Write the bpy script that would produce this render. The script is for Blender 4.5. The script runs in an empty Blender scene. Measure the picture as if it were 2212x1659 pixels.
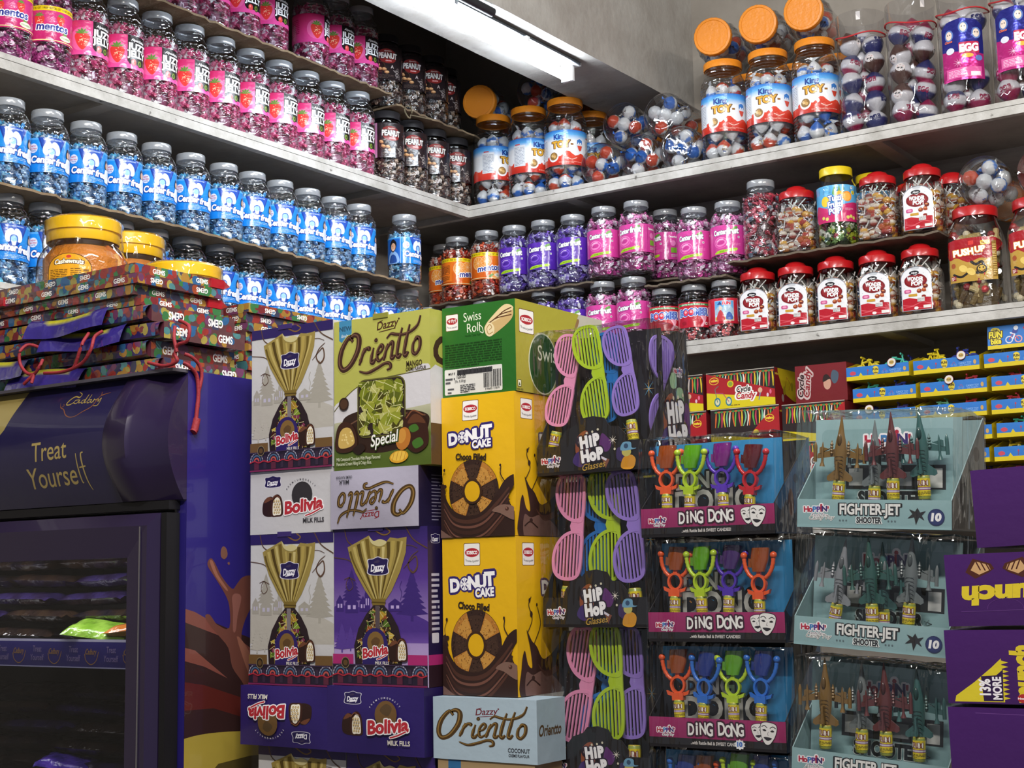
import bpy, bmesh, math, random
from mathutils import Vector, Matrix, noise
from mathutils.geometry import tessellate_polygon

sc = bpy.context.scene
COL = sc.collection
R = math.radians
rnd = random.Random(7)

# ------------------------------------------------------------------ camera
cam = bpy.data.cameras.new('camera')
cam.sensor_width = 36.0
cam.lens = 36.0 * 3180.0 / 2212.0
cam.clip_start = 0.05
camo = bpy.data.objects.new('camera', cam)
COL.objects.link(camo)
YAW, PITCH, ROLL = R(-34.575), R(7.524), R(-1.033)
_f = Vector((math.sin(YAW)*math.cos(PITCH), math.cos(YAW)*math.cos(PITCH), math.sin(PITCH)))
_r = Vector((math.cos(YAW), -math.sin(YAW), 0))
_u = _r.cross(_f)
_R = _r*math.cos(ROLL) + _u*math.sin(ROLL)
_U = -_r*math.sin(ROLL) + _u*math.cos(ROLL)
EYE = Vector((0, 0, 1.5))
mw = Matrix((_R, _U, -_f)).transposed().to_4x4()
mw.translation = EYE
camo.matrix_world = mw
sc.camera = camo

# ------------------------------------------------------------------ view, world
sc.view_settings.view_transform = 'Standard'
sc.view_settings.look = 'None'
sc.view_settings.exposure = 0.0
sc.view_settings.gamma = 1.0
sc.view_settings.use_curve_mapping = False
sc.cycles.transparent_max_bounces = 24
sc.cycles.max_bounces = 8
sc.cycles.diffuse_bounces = 3
sc.cycles.glossy_bounces = 3
sc.cycles.sample_clamp_indirect = 4.0
wd = bpy.data.worlds.new('shop_ambient')
sc.world = wd
wd.use_nodes = True
wd.node_tree.nodes['Background'].inputs[0].default_value = (0.82, 0.86, 0.95, 1)
wd.node_tree.nodes['Background'].inputs[1].default_value = 0.24

def tube_lamp(name, loc, length, power, axis='y', col=(0.93, 0.97, 1.0), width=0.05, aim=None):
    l = bpy.data.lights.new(name, 'AREA')
    l.shape = 'RECTANGLE'
    l.size, l.size_y = (width, length) if axis == 'y' else (length, width)
    l.energy = power
    l.color = col
    o = bpy.data.objects.new(name, l)
    o.location = loc
    if aim is not None:
        d = (Vector(aim) - Vector(loc)).normalized()
        a = Vector((0, 1, 0)) if axis == 'y' else Vector((1, 0, 0))
        z = -d
        t = (a - z*a.dot(z)).normalized()
        if axis == 'y':
            m = Matrix((t.cross(z), t, z)).transposed()
        else:
            m = Matrix((t, z.cross(t), z)).transposed()
        o.rotation_euler = m.to_euler()
    COL.objects.link(o)
    return o

# ceiling tube lights of the shop (out of the picture, above and behind the viewer)
tube_lamp('tube_lamp_aisle', (-0.75, 1.35, 3.35), 1.2, 46, 'y', aim=(-2.6, 2.9, 2.3))
tube_lamp('tube_lamp_side', (0.55, 2.35, 3.2), 1.2, 19, 'y', aim=(-1.5, 3.7, 2.4), col=(1.0, 0.93, 0.84))
tube_lamp('tube_lamp_front', (-0.1, 0.1, 3.3), 1.2, 66, 'x', aim=(-1.2, 1.9, 1.5), col=(1.0, 0.94, 0.86))

# ------------------------------------------------------------------ materials
def lin(h):
    h = h.lstrip('#')
    if len(h) == 3: h = ''.join(c*2 for c in h)
    out = []
    for i in (0, 2, 4):
        v = int(h[i:i+2], 16)/255
        out.append(v/12.92 if v <= 0.04045 else ((v+0.055)/1.055)**2.4)
    return tuple(out)

def rgba(c, metal=0.0):
    if isinstance(c, tuple):
        if isinstance(c[0], str):
            return lin(c[0]) + (c[1],)
        return c
    return lin(c) + (metal,)

def mix(a, b, t):
    A, B = rgba(a), rgba(b)
    return tuple(A[i]*(1-t)+B[i]*t for i in range(4))

MATS = {}
def _new(name):
    m = bpy.data.materials.new(name)
    m.use_nodes = True
    nt = m.node_tree
    return m, nt, nt.nodes['Principled BSDF']

def _bump(nt, bsdf, scale, strength, dist=0.01, stretch=None, detail=3):
    tc = nt.nodes.new('ShaderNodeTexCoord')
    nz = nt.nodes.new('ShaderNodeTexNoise')
    nz.inputs['Scale'].default_value = scale
    nz.inputs['Detail'].default_value = detail
    src = tc.outputs['Object']
    if stretch:
        mp = nt.nodes.new('ShaderNodeMapping')
        mp.inputs['Scale'].default_value = stretch
        nt.links.new(src, mp.inputs[0])
        src = mp.outputs[0]
    nt.links.new(src, nz.inputs['Vector'])
    bp = nt.nodes.new('ShaderNodeBump')
    bp.inputs['Strength'].default_value = strength
    bp.inputs['Distance'].default_value = dist
    nt.links.new(nz.outputs['Fac'], bp.inputs['Height'])
    nt.links.new(bp.outputs[0], bsdf.inputs['Normal'])
    return bp

def plain(name, col, rough=0.5, metal=0.0, bump=None, spec=0.5, coat=0.0, trans=0.0):
    if name in MATS:
        return MATS[name]
    m, nt, b = _new(name)
    b.inputs['Base Color'].default_value = lin(col) + (1,)
    b.inputs['Roughness'].default_value = rough
    b.inputs['Metallic'].default_value = metal
    b.inputs['Specular IOR Level'].default_value = spec
    b.inputs['Coat Weight'].default_value = coat
    b.inputs['Transmission Weight'].default_value = trans
    if bump:
        _bump(nt, b, *bump)
    MATS[name] = m
    return m

def painted(name, c1, c2, scale=6, rough=0.6, bump=(40, 0.15, 0.01), stretch=(1, 1, 1), spots=None):
    """painted surface with blotchy wear between two colours and dark scuffs"""
    if name in MATS:
        return MATS[name]
    m, nt, b = _new(name)
    tc = nt.nodes.new('ShaderNodeTexCoord')
    mp = nt.nodes.new('ShaderNodeMapping')
    mp.inputs['Scale'].default_value = stretch
    nt.links.new(tc.outputs['Object'], mp.inputs[0])
    nz = nt.nodes.new('ShaderNodeTexNoise')
    nz.inputs['Scale'].default_value = scale
    nz.inputs['Detail'].default_value = 8
    nz.inputs['Roughness'].default_value = 0.65
    nt.links.new(mp.outputs[0], nz.inputs['Vector'])
    cr = nt.nodes.new('ShaderNodeValToRGB')
    cr.color_ramp.elements[0].position = 0.32
    cr.color_ramp.elements[0].color = lin(c2) + (1,)
    cr.color_ramp.elements[1].position = 0.62
    cr.color_ramp.elements[1].color = lin(c1) + (1,)
    nt.links.new(nz.outputs['Fac'], cr.inputs[0])
    out = cr.outputs[0]
    if spots:
        n2 = nt.nodes.new('ShaderNodeTexNoise')
        n2.inputs['Scale'].default_value = spots[1]
        n2.inputs['Detail'].default_value = 6
        nt.links.new(tc.outputs['Object'], n2.inputs['Vector'])
        r2 = nt.nodes.new('ShaderNodeValToRGB')
        r2.color_ramp.elements[0].position = spots[2]
        r2.color_ramp.elements[0].color = (0, 0, 0, 1)
        r2.color_ramp.elements[1].position = spots[2] + 0.04
        r2.color_ramp.elements[1].color = (1, 1, 1, 1)
        nt.links.new(n2.outputs['Fac'], r2.inputs[0])
        mx = nt.nodes.new('ShaderNodeMix')
        mx.data_type = 'RGBA'
        nt.links.new(r2.outputs[0], mx.inputs['Factor'])
        nt.links.new(out, mx.inputs['A'])
        mx.inputs['B'].default_value = lin(spots[0]) + (1,)
        out = mx.outputs['Result']
    nt.links.new(out, b.inputs['Base Color'])
    b.inputs['Roughness'].default_value = rough
    if bump:
        _bump(nt, b, *bump)
    MATS[name] = m
    return m

def printed(name, rough=0.4, bump=None, coat=0.0, vary=0.0):
    """ink on card, film or foil: flat ink colour per face, alpha of the ink = foil"""
    if name in MATS:
        return MATS[name]
    m, nt, b = _new(name)
    at = nt.nodes.new('ShaderNodeAttribute')
    at.attribute_name = 'Col'
    nt.links.new(at.outputs['Color'], b.inputs['Base Color'])
    nt.links.new(at.outputs['Alpha'], b.inputs['Metallic'])
    b.inputs['Roughness'].default_value = rough
    b.inputs['Coat Weight'].default_value = coat
    if bump:
        _bump(nt, b, *bump)
    MATS[name] = m
    return m

def clear(name, tint='#ffffff', rough=0.05, gloss=1.0, bump=None, wave=None, base=0.04, milk=None):
    """thin clear plastic: see-through sheet with mirror-like film reflections"""
    if name in MATS:
        return MATS[name]
    m = bpy.data.materials.new(name)
    m.use_nodes = True
    nt = m.node_tree
    for n in list(nt.nodes):
        nt.nodes.remove(n)
    out = nt.nodes.new('ShaderNodeOutputMaterial')
    tr = nt.nodes.new('ShaderNodeBsdfTransparent')
    tr.inputs[0].default_value = lin(tint) + (1,)
    gl = nt.nodes.new('ShaderNodeBsdfGlossy')
    gl.inputs['Roughness'].default_value = rough
    lw = nt.nodes.new('ShaderNodeFresnel')
    geo = nt.nodes.new('ShaderNodeNewGeometry')
    io = nt.nodes.new('ShaderNodeMath')          # same sheet reflectance from either side
    io.operation = 'MULTIPLY_ADD'
    io.inputs[1].default_value = 1/1.5-1.5
    io.inputs[2].default_value = 1.5
    nt.links.new(geo.outputs['Backfacing'], io.inputs[0])
    nt.links.new(io.outputs[0], lw.inputs[0])
    mu = nt.nodes.new('ShaderNodeMath')
    mu.operation = 'MULTIPLY_ADD'
    mu.inputs[1].default_value = gloss
    mu.inputs[2].default_value = base
    mu.use_clamp = True
    nt.links.new(lw.outputs[0], mu.inputs[0])
    mx = nt.nodes.new('ShaderNodeMixShader')
    nt.links.new(mu.outputs[0], mx.inputs[0])
    src = tr.outputs[0]
    if milk:
        df = nt.nodes.new('ShaderNodeBsdfPrincipled')
        df.inputs['Base Color'].default_value = lin(milk[0]) + (1,)
        df.inputs['Roughness'].default_value = 0.25
        m2 = nt.nodes.new('ShaderNodeMixShader')
        m2.inputs[0].default_value = milk[1]
        nt.links.new(src, m2.inputs[1])
        nt.links.new(df.outputs[0], m2.inputs[2])
        src = m2.outputs[0]
    nt.links.new(src, mx.inputs[1])
    nt.links.new(gl.outputs[0], mx.inputs[2])
    nt.links.new(mx.outputs[0], out.inputs[0])
    h = None
    tc = nt.nodes.new('ShaderNodeTexCoord')
    if bump:
        scale, strength, dist, stretch = bump
        mp = nt.nodes.new('ShaderNodeMapping')
        mp.inputs['Scale'].default_value = stretch
        nt.links.new(tc.outputs['Object'], mp.inputs[0])
        nz = nt.nodes.new('ShaderNodeTexNoise')
        nz.inputs['Scale'].default_value = scale
        nz.inputs['Detail'].default_value = 2
        nt.links.new(mp.outputs[0], nz.inputs['Vector'])
        bp = nt.nodes.new('ShaderNodeBump')
        bp.inputs['Strength'].default_value = strength
        bp.inputs['Distance'].default_value = dist
        nt.links.new(nz.outputs['Fac'], bp.inputs['Height'])
        h = bp.outputs[0]
    if wave:
        wv = nt.nodes.new('ShaderNodeTexWave')
        wv.bands_direction = 'Z'
        wv.inputs['Scale'].default_value = wave[0]
        wv.inputs['Distortion'].default_value = wave[2]
        wv.inputs['Detail'].default_value = 1
        wv.inputs['Detail Scale'].default_value = wave[3]
        nt.links.new(tc.outputs['Object'], wv.inputs['Vector'])
        bp = nt.nodes.new('ShaderNodeBump')
        bp.inputs['Strength'].default_value = wave[1]
        bp.inputs['Distance'].default_value = 0.004
        nt.links.new(wv.outputs['Fac'], bp.inputs['Height'])
        if h:
            nt.links.new(h, bp.inputs['Normal'])
        h = bp.outputs[0]
    if h:
        nt.links.new(h, gl.inputs['Normal'])
    MATS[name] = m
    return m

def glow(name, col, strength):
    m = bpy.data.materials.new(name)
    m.use_nodes = True
    nt = m.node_tree
    b = nt.nodes['Principled BSDF']
    b.inputs['Emission Color'].default_value = lin(col) + (1,)
    b.inputs['Emission Strength'].default_value = strength
    MATS[name] = m
    return m

CARD = printed('printed_card', 0.42, (60, 0.05, 0.01), coat=0.15)
FILM = printed('printed_film_label', 0.22, (38, 0.22, 0.01), coat=0.3)
FOIL = printed('candy_wrapper_foil', 0.22, (160, 0.6, 0.005), coat=0.5)
TOYP = printed('moulded_plastic', 0.3, None, coat=0.1)
EGGM = printed('egg_foil_wrap', 0.28, (120, 0.35, 0.005), coat=0.3)
PET = clear('clear_jar_plastic', '#f2f5f8', 0.07, 2.4, (55, 0.3, 0.010, (1, 1, 1)), (26, 0.7, 5.0, 2.2), 0.05)
PETS = clear('clear_plain_jar_plastic', '#f2f4f5', 0.05, 1.9, (26, 0.3, 0.008, (1, 1, 1)), None, 0.03)
PETR = clear('clear_ringed_jar_plastic', '#f2f4f5', 0.05, 2.0, (30, 0.2, 0.008, (1, 1, 1)), (30, 0.5, 1.2, 1.0), 0.03)
LIDC = clear('frosted_clear_lid', '#dfe3e8', 0.18, 1.3, None, None, 0.06, ('#dfe4ea', 0.42))
WRAP = clear('shrink_wrap_film', '#fbfbfb', 0.06, 1.5, (38, 1.0, 0.014, (1.0, 1.0, 0.25)), None, 0.012)
GLASS = clear('door_glass', '#d9dbe0', 0.03, .8, None, None, 0.0)

# ------------------------------------------------------------------ object helpers
def prop(o, label=None, cat=None, group=None, kind=None):
    if label: o['label'] = label
    if cat: o['category'] = cat
    if group: o['group'] = group
    if kind: o['kind'] = kind
    return o

def link(name, data, parent=None, loc=None, rot=None):
    o = bpy.data.objects.new(name, data)
    COL.objects.link(o)
    if parent is not None:
        o.parent = parent
    if loc is not None:
        o.location = loc
    if rot is not None:
        o.rotation_euler = rot
    return o

def empty(name, loc=(0, 0, 0), rz=0, rot=None, label=None, cat=None, group=None):
    o = link(name, None, None, loc, rot or (0, 0, rz))
    o.empty_display_size = 0.05
    return prop(o, label, cat, group)

def copy_tree(o, parent=None):
    c = o.copy()
    COL.objects.link(c)
    if parent is not None:
        c.parent = parent
    for ch in list(o.children):
        copy_tree(ch, c)
    return c

class MB:
    """mesh builder: faces with per-vertex colour, one mesh"""
    def __init__(s):
        s.v, s.f, s.c, s.m = [], [], [], []
    def add(s, vs, fs, col=None, mat=0):
        b = len(s.v)
        s.v += [tuple(p) for p in vs]
        cc = rgba(col) if (col is not None and not isinstance(col, list)) else None
        s.c += [rgba(x) for x in col] if isinstance(col, list) else [cc or (0.8, 0.8, 0.8, 0)]*len(vs)
        s.f += [tuple(i+b for i in f) for f in fs]
        s.m += [mat]*len(fs)
        return s
    def box(s, p0, p1, col=None, mat=0, mtx=None):
        (x0, y0, z0), (x1, y1, z1) = p0, p1
        vs = [Vector(p) for p in ((x0,y0,z0),(x1,y0,z0),(x1,y1,z0),(x0,y1,z0),(x0,y0,z1),(x1,y0,z1),(x1,y1,z1),(x0,y1,z1))]
        if mtx: vs = [mtx @ p for p in vs]
        return s.add(vs, [(0,3,2,1),(4,5,6,7),(0,1,5,4),(1,2,6,5),(2,3,7,6),(3,0,4,7)], col, mat)
    def prism(s, poly, axis, a0, a1, col=None, mat=0):
        """2D polygon extruded along axis"""
        n = len(poly)
        def P(p, a):
            return {'x': (a, p[0], p[1]), 'y': (p[0], a, p[1]), 'z': (p[0], p[1], a)}[axis]
        tris = tessellate_polygon([[Vector((p[0], p[1], 0)) for p in poly]])
        vs = [P(p, a0) for p in poly] + [P(p, a1) for p in poly]
        fs = [tuple(t) for t in tris] + [tuple(i+n for i in reversed(t)) for t in tris]
        fs += [(i, (i+1) % n, (i+1) % n+n, i+n) for i in range(n)]
        return s.add(vs, fs, col, mat)
    def lathe(s, prof, seg=32, col=None, mat=0, rf=None, mtx=None, cap=True):
        vs, fs, k = [], [], len(prof)
        for (r, z) in prof:
            for i in range(seg):
                a = 2*math.pi*i/seg
                rr, zz = (r, z) if rf is None else rf(r, z, a)
                p = Vector((rr*math.sin(a), -rr*math.cos(a), zz))
                vs.append(mtx @ p if mtx else p)
        for j in range(k-1):
            for i in range(seg):
                i2 = (i+1) % seg
                fs.append((j*seg+i, j*seg+i2, (j+1)*seg+i2, (j+1)*seg+i))
        if cap:
            fs.append(tuple(reversed(range(seg))))
            fs.append(tuple((k-1)*seg+i for i in range(seg)))
        cl = col
        if isinstance(col, list):
            cl = [c for c in col for _ in range(seg)]
        return s.add(vs, fs, cl, mat)
    def tube(s, pts, r, seg=8, col=None, mat=0, taper=None):
        pts = [Vector(p) for p in pts]
        n = len(pts)
        vs, fs = [], []
        up = Vector((0.13, 0.31, 0.94)).normalized()
        for i, p in enumerate(pts):
            t = (pts[min(i+1, n-1)] - pts[max(i-1, 0)]).normalized()
            a = t.cross(up)
            if a.length < 0.05: a = t.cross(Vector((1, 0, 0)))
            a.normalize()
            b = t.cross(a)
            rr = r*(taper[i] if taper else 1)
            for k in range(seg):
                w = 2*math.pi*k/seg
                vs.append(p + a*rr*math.cos(w) + b*rr*math.sin(w))
        for i in range(n-1):
            for k in range(seg):
                k2 = (k+1) % seg
                fs.append((i*seg+k, i*seg+k2, (i+1)*seg+k2, (i+1)*seg+k))
        fs.append(tuple(reversed(range(seg))))
        fs.append(tuple((n-1)*seg+k for k in range(seg)))
        return s.add(vs, fs, col, mat)
    def sphere(s, c, r, col=None, mat=0, seg=10, rings=7, scale=(1, 1, 1)):
        prof = []
        vs, fs = [], []
        for j in range(rings+1):
            th = math.pi*j/rings
            for i in range(seg):
                a = 2*math.pi*i/seg
                vs.append((c[0]+r*scale[0]*math.sin(th)*math.cos(a), c[1]+r*scale[1]*math.sin(th)*math.sin(a), c[2]-r*scale[2]*math.cos(th)))
        for j in range(rings):
            for i in range(seg):
                i2 = (i+1) % seg
                fs.append((j*seg+i, j*seg+i2, (j+1)*seg+i2, (j+1)*seg+i))
        return s.add(vs, fs, col, mat)
    def mesh(s, name, mats, smooth=None):
        me = bpy.data.meshes.new(name)
        me.from_pydata(s.v, [], s.f)
        at = me.color_attributes.new('Col', 'FLOAT_COLOR', 'POINT')
        flat = [x for c in s.c for x in c]
        at.data.foreach_set('color', flat)
        mats = mats if isinstance(mats, (list, tuple)) else [mats]
        for m in mats: me.materials.append(m)
        me.polygons.foreach_set('material_index', s.m)
        if smooth is not None:
            me.polygons.foreach_set('use_smooth', [True]*len(s.f))
            me.update()
            if smooth < 180:
                me.set_sharp_from_angle(angle=R(smooth))
        me.update()
        return me
    def obj(s, name, mats, parent=None, smooth=None, loc=None, rot=None):
        return link(name, s.mesh(name, mats, smooth), parent, loc, rot)

# ------------------------------------------------------------------ printed artwork
_GL = {}
def glyphs(t, off=0.0, sh=0.0, res=3):
    key = (t, round(off, 4), round(sh, 3), res)
    if key in _GL: return _GL[key]
    cu = bpy.data.curves.new('lettering', 'FONT')
    cu.body = t
    cu.size = 1
    cu.offset = off
    cu.shear = sh
    cu.resolution_u = res
    cu.fill_mode = 'FRONT'
    ob = bpy.data.objects.new('lettering', cu)
    me = ob.to_mesh()
    vs = [(v.co.x, v.co.y) for v in me.vertices]
    fs = [tuple(p.vertices) for p in me.polygons]
    ob.to_mesh_clear()
    bpy.data.objects.remove(ob)
    bpy.data.curves.remove(cu)
    _GL[key] = (vs, fs)
    return _GL[key]

def spline(pts, n=7, closed=False):
    P = [Vector(p[:2]) for p in pts]
    m = len(P)
    out = []
    for i in range(m if closed else m-1):
        p1, p2 = P[i], P[(i+1) % m]
        p0 = P[i-1] if (i > 0 or closed) else p1*2-p2
        p3 = P[(i+2) % m] if (i+2 < m or closed) else p2*2-p1
        for k in range(n):
            t = k/n
            out.append(0.5*((2*p1)+(p2-p0)*t+(2*p0-5*p1+4*p2-p3)*t*t+(3*p1-p0-3*p2+p3)*t**3))
    if not closed: out.append(P[-1])
    return [(p.x, p.y) for p in out]

EPS = 0.000016
class Art:
    """flat printed artwork in millimetres, x right, y up, painted back to front"""
    def __init__(s):
        s.v, s.f, s.c, s.k = [], [], [], 0
    def raw(s, pts, fs, col):
        s.k += 1
        b = len(s.v)
        s.v += [(p[0], p[1], s.k) for p in pts]
        if isinstance(col, list): s.c += [rgba(c) for c in col]
        else: s.c += [rgba(col)]*len(pts)
        s.f += [tuple(i+b for i in f) for f in fs]
        return s
    def poly(s, pts, col):
        t = tessellate_polygon([[Vector((p[0], p[1], 0)) for p in pts]])
        fs = []
        for a, b, c in t:
            ar = (pts[b][0]-pts[a][0])*(pts[c][1]-pts[a][1])-(pts[c][0]-pts[a][0])*(pts[b][1]-pts[a][1])
            fs.append((a, b, c) if ar > 0 else (a, c, b))
        return s.raw(pts, fs, col)
    def blob(s, pts, col, n=6):
        return s.poly(spline(pts, n, True), col)
    def rect(s, x0, y0, x1, y1, col, top=None):
        c = [col, col, top, top] if top else col
        return s.raw([(x0,y0),(x1,y0),(x1,y1),(x0,y1)], [(0,1,2,3)], c)
    def rrect(s, x0, y0, x1, y1, r, col):
        pts = []
        for cx, cy, a0 in ((x1-r,y0+r,-90),(x1-r,y1-r,0),(x0+r,y1-r,90),(x0+r,y0+r,180)):
            for k in range(5):
                a = R(a0+k*22.5)
                pts.append((cx+r*math.cos(a), cy+r*math.sin(a)))
        return s.poly(pts, col)
    def ell(s, cx, cy, rx, ry, col, n=20, rot=0, a0=0, a1=360):
        pts = []
        full = abs(a1-a0) >= 360
        m = n if full else n+1
        for i in range(m):
            a = R(a0+(a1-a0)*i/n)
            x, y = rx*math.cos(a), ry*math.sin(a)
            pts.append((cx+x*math.cos(rot)-y*math.sin(rot), cy+x*math.sin(rot)+y*math.cos(rot)))
        if not full: pts.append((cx, cy))
        return s.poly(pts, col)
    def stroke(s, pts, w, col, closed=False, n=6, taper=None, smooth=True):
        q = spline(pts, n, closed) if smooth and len(pts) > 2 else [tuple(p[:2]) for p in pts]
        m = len(q)
        vs, fs = [], []
        for i, p in enumerate(q):
            if closed: a, b = q[i-1], q[(i+1) % m]
            else: a, b = q[max(i-1, 0)], q[min(i+1, m-1)]
            dx, dy = b[0]-a[0], b[1]-a[1]
            l = math.hypot(dx, dy) or 1
            t = i/max(m-1, 1)
            ww = w/2
            if taper:
                k = t*(len(taper)-1)
                j = min(int(k), len(taper)-2)
                ww *= taper[j]+(taper[j+1]-taper[j])*(k-j)
            vs += [(p[0]-dy/l*ww, p[1]+dx/l*ww), (p[0]+dy/l*ww, p[1]-dx/l*ww)]
        for i in range(m if closed else m-1):
            j = (i+1) % m
            fs.append((2*i, 2*i+1, 2*j+1, 2*j))
        s.raw(vs, fs, col)
        if not closed and w > 0.5 and not taper:
            for p in (q[0], q[-1]): s.ell(p[0], p[1], w/2, w/2, col, 8); s.k -= .9
        return s
    def text(s, t, x, y, h, col, bold=0.0, sh=0.0, rot=0, sx=1.0, align='c', edge=None, arc=0, res=3, wmax=None, flip=False):
        """h = capital height; edge = [(offset, colour), ...] wider outlines painted first"""
        size = h/0.70
        base, _ = glyphs(t, 0.0, sh, res)
        if not base: return s
        x0, x1 = min(p[0] for p in base), max(p[0] for p in base)
        wd_ = (x1-x0)*size*sx
        if wmax and wd_ > wmax:
            sx *= wmax/wd_
            wd_ = wmax
        ox = {'c': (x0+x1)/2, 'l': x0, 'r': x1}[align]
        ca, sa = math.cos(rot), math.sin(rot)
        for off, cc in (edge or []) + [(bold, col)]:
            # wide outlines: the lettering stamped round a small circle
            fat = off > .065
            vs, fs = glyphs(t, .045 if fat else off, sh, res)
            d = (off-.045)*size
            for k in range(10 if fat else 1):
                ex, ey = (d*math.cos(k*.6283), d*math.sin(k*.6283)) if fat else (0, 0)
                out = []
                for (px, py) in vs:
                    lx, ly = (px-ox)*size*sx, py*size
                    if arc: ly -= arc*(lx/(wd_/2))**2
                    if flip: lx, ly = -lx, -ly
                    out.append((x+lx*ca-ly*sa+ex, y+lx*sa+ly*ca+ey))
                s.raw(out, fs, cc)
                if fat: s.k -= .93
            if fat: s.k += .93
        return s
    def lines(s, x0, y0, x1, y1, n, col, seed=1, fill=0.55, words=True):
        """small print: rows of word-like dashes"""
        q = random.Random(seed)
        dy = (y1-y0)/n
        pts, fs = [], []
        for i in range(n):
            y = y0+dy*i
            x = x0
            xe = x1 if i else x0+(x1-x0)*0.6
            while x < xe-dy*0.3:
                w = min(q.uniform(1.2, 4.0)*dy, xe-x)
                b = len(pts)
                pts += [(x,y),(x+w,y),(x+w,y+dy*fill),(x,y+dy*fill)]
                fs.append((b,b+1,b+2,b+3))
                x += w+dy*0.45
        return s.raw(pts, fs, col)
    def place(s, other, mtx):
        """paint another artwork on top through a 2D function"""
        b = len(s.v)
        k = s.k
        s.v += [mtx(p[0], p[1])+(p[2]+k,) for p in other.v]
        s.c += other.c
        s.f += [tuple(i+b for i in f) for f in other.f]
        s.k += other.k
        return s

def bake(mb, art, fn, cuts=None, mat=0, clip=None):
    """lay artwork onto a surface: fn(x_m, y_m, lift) -> point; cuts = x positions (mm) where a curved surface bends"""
    vs, fs, cs = art.v, art.f, art.c
    if cuts or clip:
        bm = bmesh.new()
        lay = bm.verts.layers.float_color.new('Col')
        bv = []
        for p, c in zip(vs, cs):
            v = bm.verts.new((p[0], p[1], p[2]*0.001))
            v[lay] = c
            bv.append(v)
        for f in fs:
            try: bm.faces.new([bv[i] for i in f])
            except ValueError: pass
        for (ax, lst) in (cuts or []):
            for cpos in lst:
                co = (cpos, 0, 0) if ax == 'x' else (0, cpos, 0)
                no = (1, 0, 0) if ax == 'x' else (0, 1, 0)
                bmesh.ops.bisect_plane(bm, geom=bm.verts[:]+bm.edges[:]+bm.faces[:], plane_co=co, plane_no=no, dist=1e-5)
        if clip:
            for co, no in (((clip[0],0,0),(-1,0,0)),((clip[1],0,0),(1,0,0)),((0,clip[2],0),(0,-1,0)),((0,clip[3],0),(0,1,0))):
                bmesh.ops.bisect_plane(bm, geom=bm.verts[:]+bm.edges[:]+bm.faces[:], plane_co=co, plane_no=no, dist=1e-5, clear_outer=True)
        bm.verts.index_update()
        vs = [(v.co.x, v.co.y, v.co.z*1000) for v in bm.verts]
        cs = [tuple(v[lay]) for v in bm.verts]
        fs = [tuple(v.index for v in f.verts) for f in bm.faces]
        bm.free()
    b = len(mb.v)
    mb.v += [tuple(fn(p[0]*0.001, p[1]*0.001, p[2]*EPS)) for p in vs]
    mb.c += list(cs)
    mb.f += [tuple(i+b for i in f) for f in fs]
    mb.m += [mat]*len(fs)
    return mb

def front(x0=0, y0=0, z0=0):
    return lambda x, y, l: (x0+x, y0-l, z0+y)
def right(x0=0, y0=0, z0=0):
    return lambda x, y, l: (x0+l, y0+x, z0+y)
def leftf(x0, y1, z0=0):
    return lambda x, y, l: (x0-l, y1-x, z0+y)
def topf(x0, y0, z0):
    return lambda x, y, l: (x0+x, y0+y, z0+l)
def wrapf(r, z0=0.0):
    return lambda x, y, l: ((r+l*2)*math.sin(x/r), -(r+l*2)*math.cos(x/r), z0+y)
def frange(a, b, n):
    return [a+(b-a)*i/n for i in range(1, n)]

def label_mesh(name, art, r, z0, half, mat=None, n=96):
    mb = MB()
    bake(mb, art, wrapf(r, z0), [('x', frange(-half, half, n))])
    return mb.mesh(name, mat or FILM)
# ------------------------------------------------------------------ the room
XA, YB = -2.80, 3.828            # front edges of the shelves
XW, YW = -3.21, 4.26             # wall faces behind them
Z1, Z2, Z3 = 2.721, 2.185, 1.648 # shelf tops
BZ = 3.031                       # underside of the concrete beam
WALLM = painted('wall_paint', '#9a938a', '#878077', 3, 0.8, (30, 0.12, 0.01), spots=('#6f6a63', 7, 0.72))
BEAMM = painted('beam_whitewash', '#a9a59f', '#958f88', 5, 0.8, (26, 0.3, 0.012), spots=('#77736e', 11, 0.74))
CEILM = painted('ceiling_paint', '#b0aca6', '#98938c', 3, 0.85)
FLOORM = painted('floor_tile', '#8d867c', '#7b746a', 4, 0.5)
WOODP = painted('shelf_greywash', '#a9a39b', '#8b857e', 7, 0.65, (50, 0.2, 0.01), (0.6, 0.6, 4))
LIPM = painted('shelf_lip_white', '#c6c3be', '#a29e97', 14, 0.55, (60, 0.2, 0.01), (1, 1, 1), spots=('#6d6862', 34, 0.68))
CARDB = painted('brown_cardboard', '#8f7a5f', '#73604a', 9, 0.9, (80, 0.3, 0.01))
CARDD = painted('grey_cardboard', '#6f6253', '#574c40', 9, 0.9, (80, 0.3, 0.01))

def struct(name, mb, mat):
    o = mb.obj(name, mat)
    o['kind'] = 'structure'
    return o
struct('wall_left', MB().box((XW-0.15, -2.2, 0), (XW, YW+0.15, 3.75)), WALLM)
struct('wall_back', MB().box((XW, YW, 0), (2.6, YW+0.15, 3.75)), WALLM)
struct('floor', MB().box((XW-0.15, -2.2, -0.1), (2.6, YW+0.15, 0)), FLOORM)
struct('ceiling', MB().box((XW-0.15, -2.2, 3.75), (2.6, YW+0.15, 3.9)), CEILM)
bm_ = MB()
ys = [-2.2+(YW+2.2)*i/60 for i in range(61)]
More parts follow.
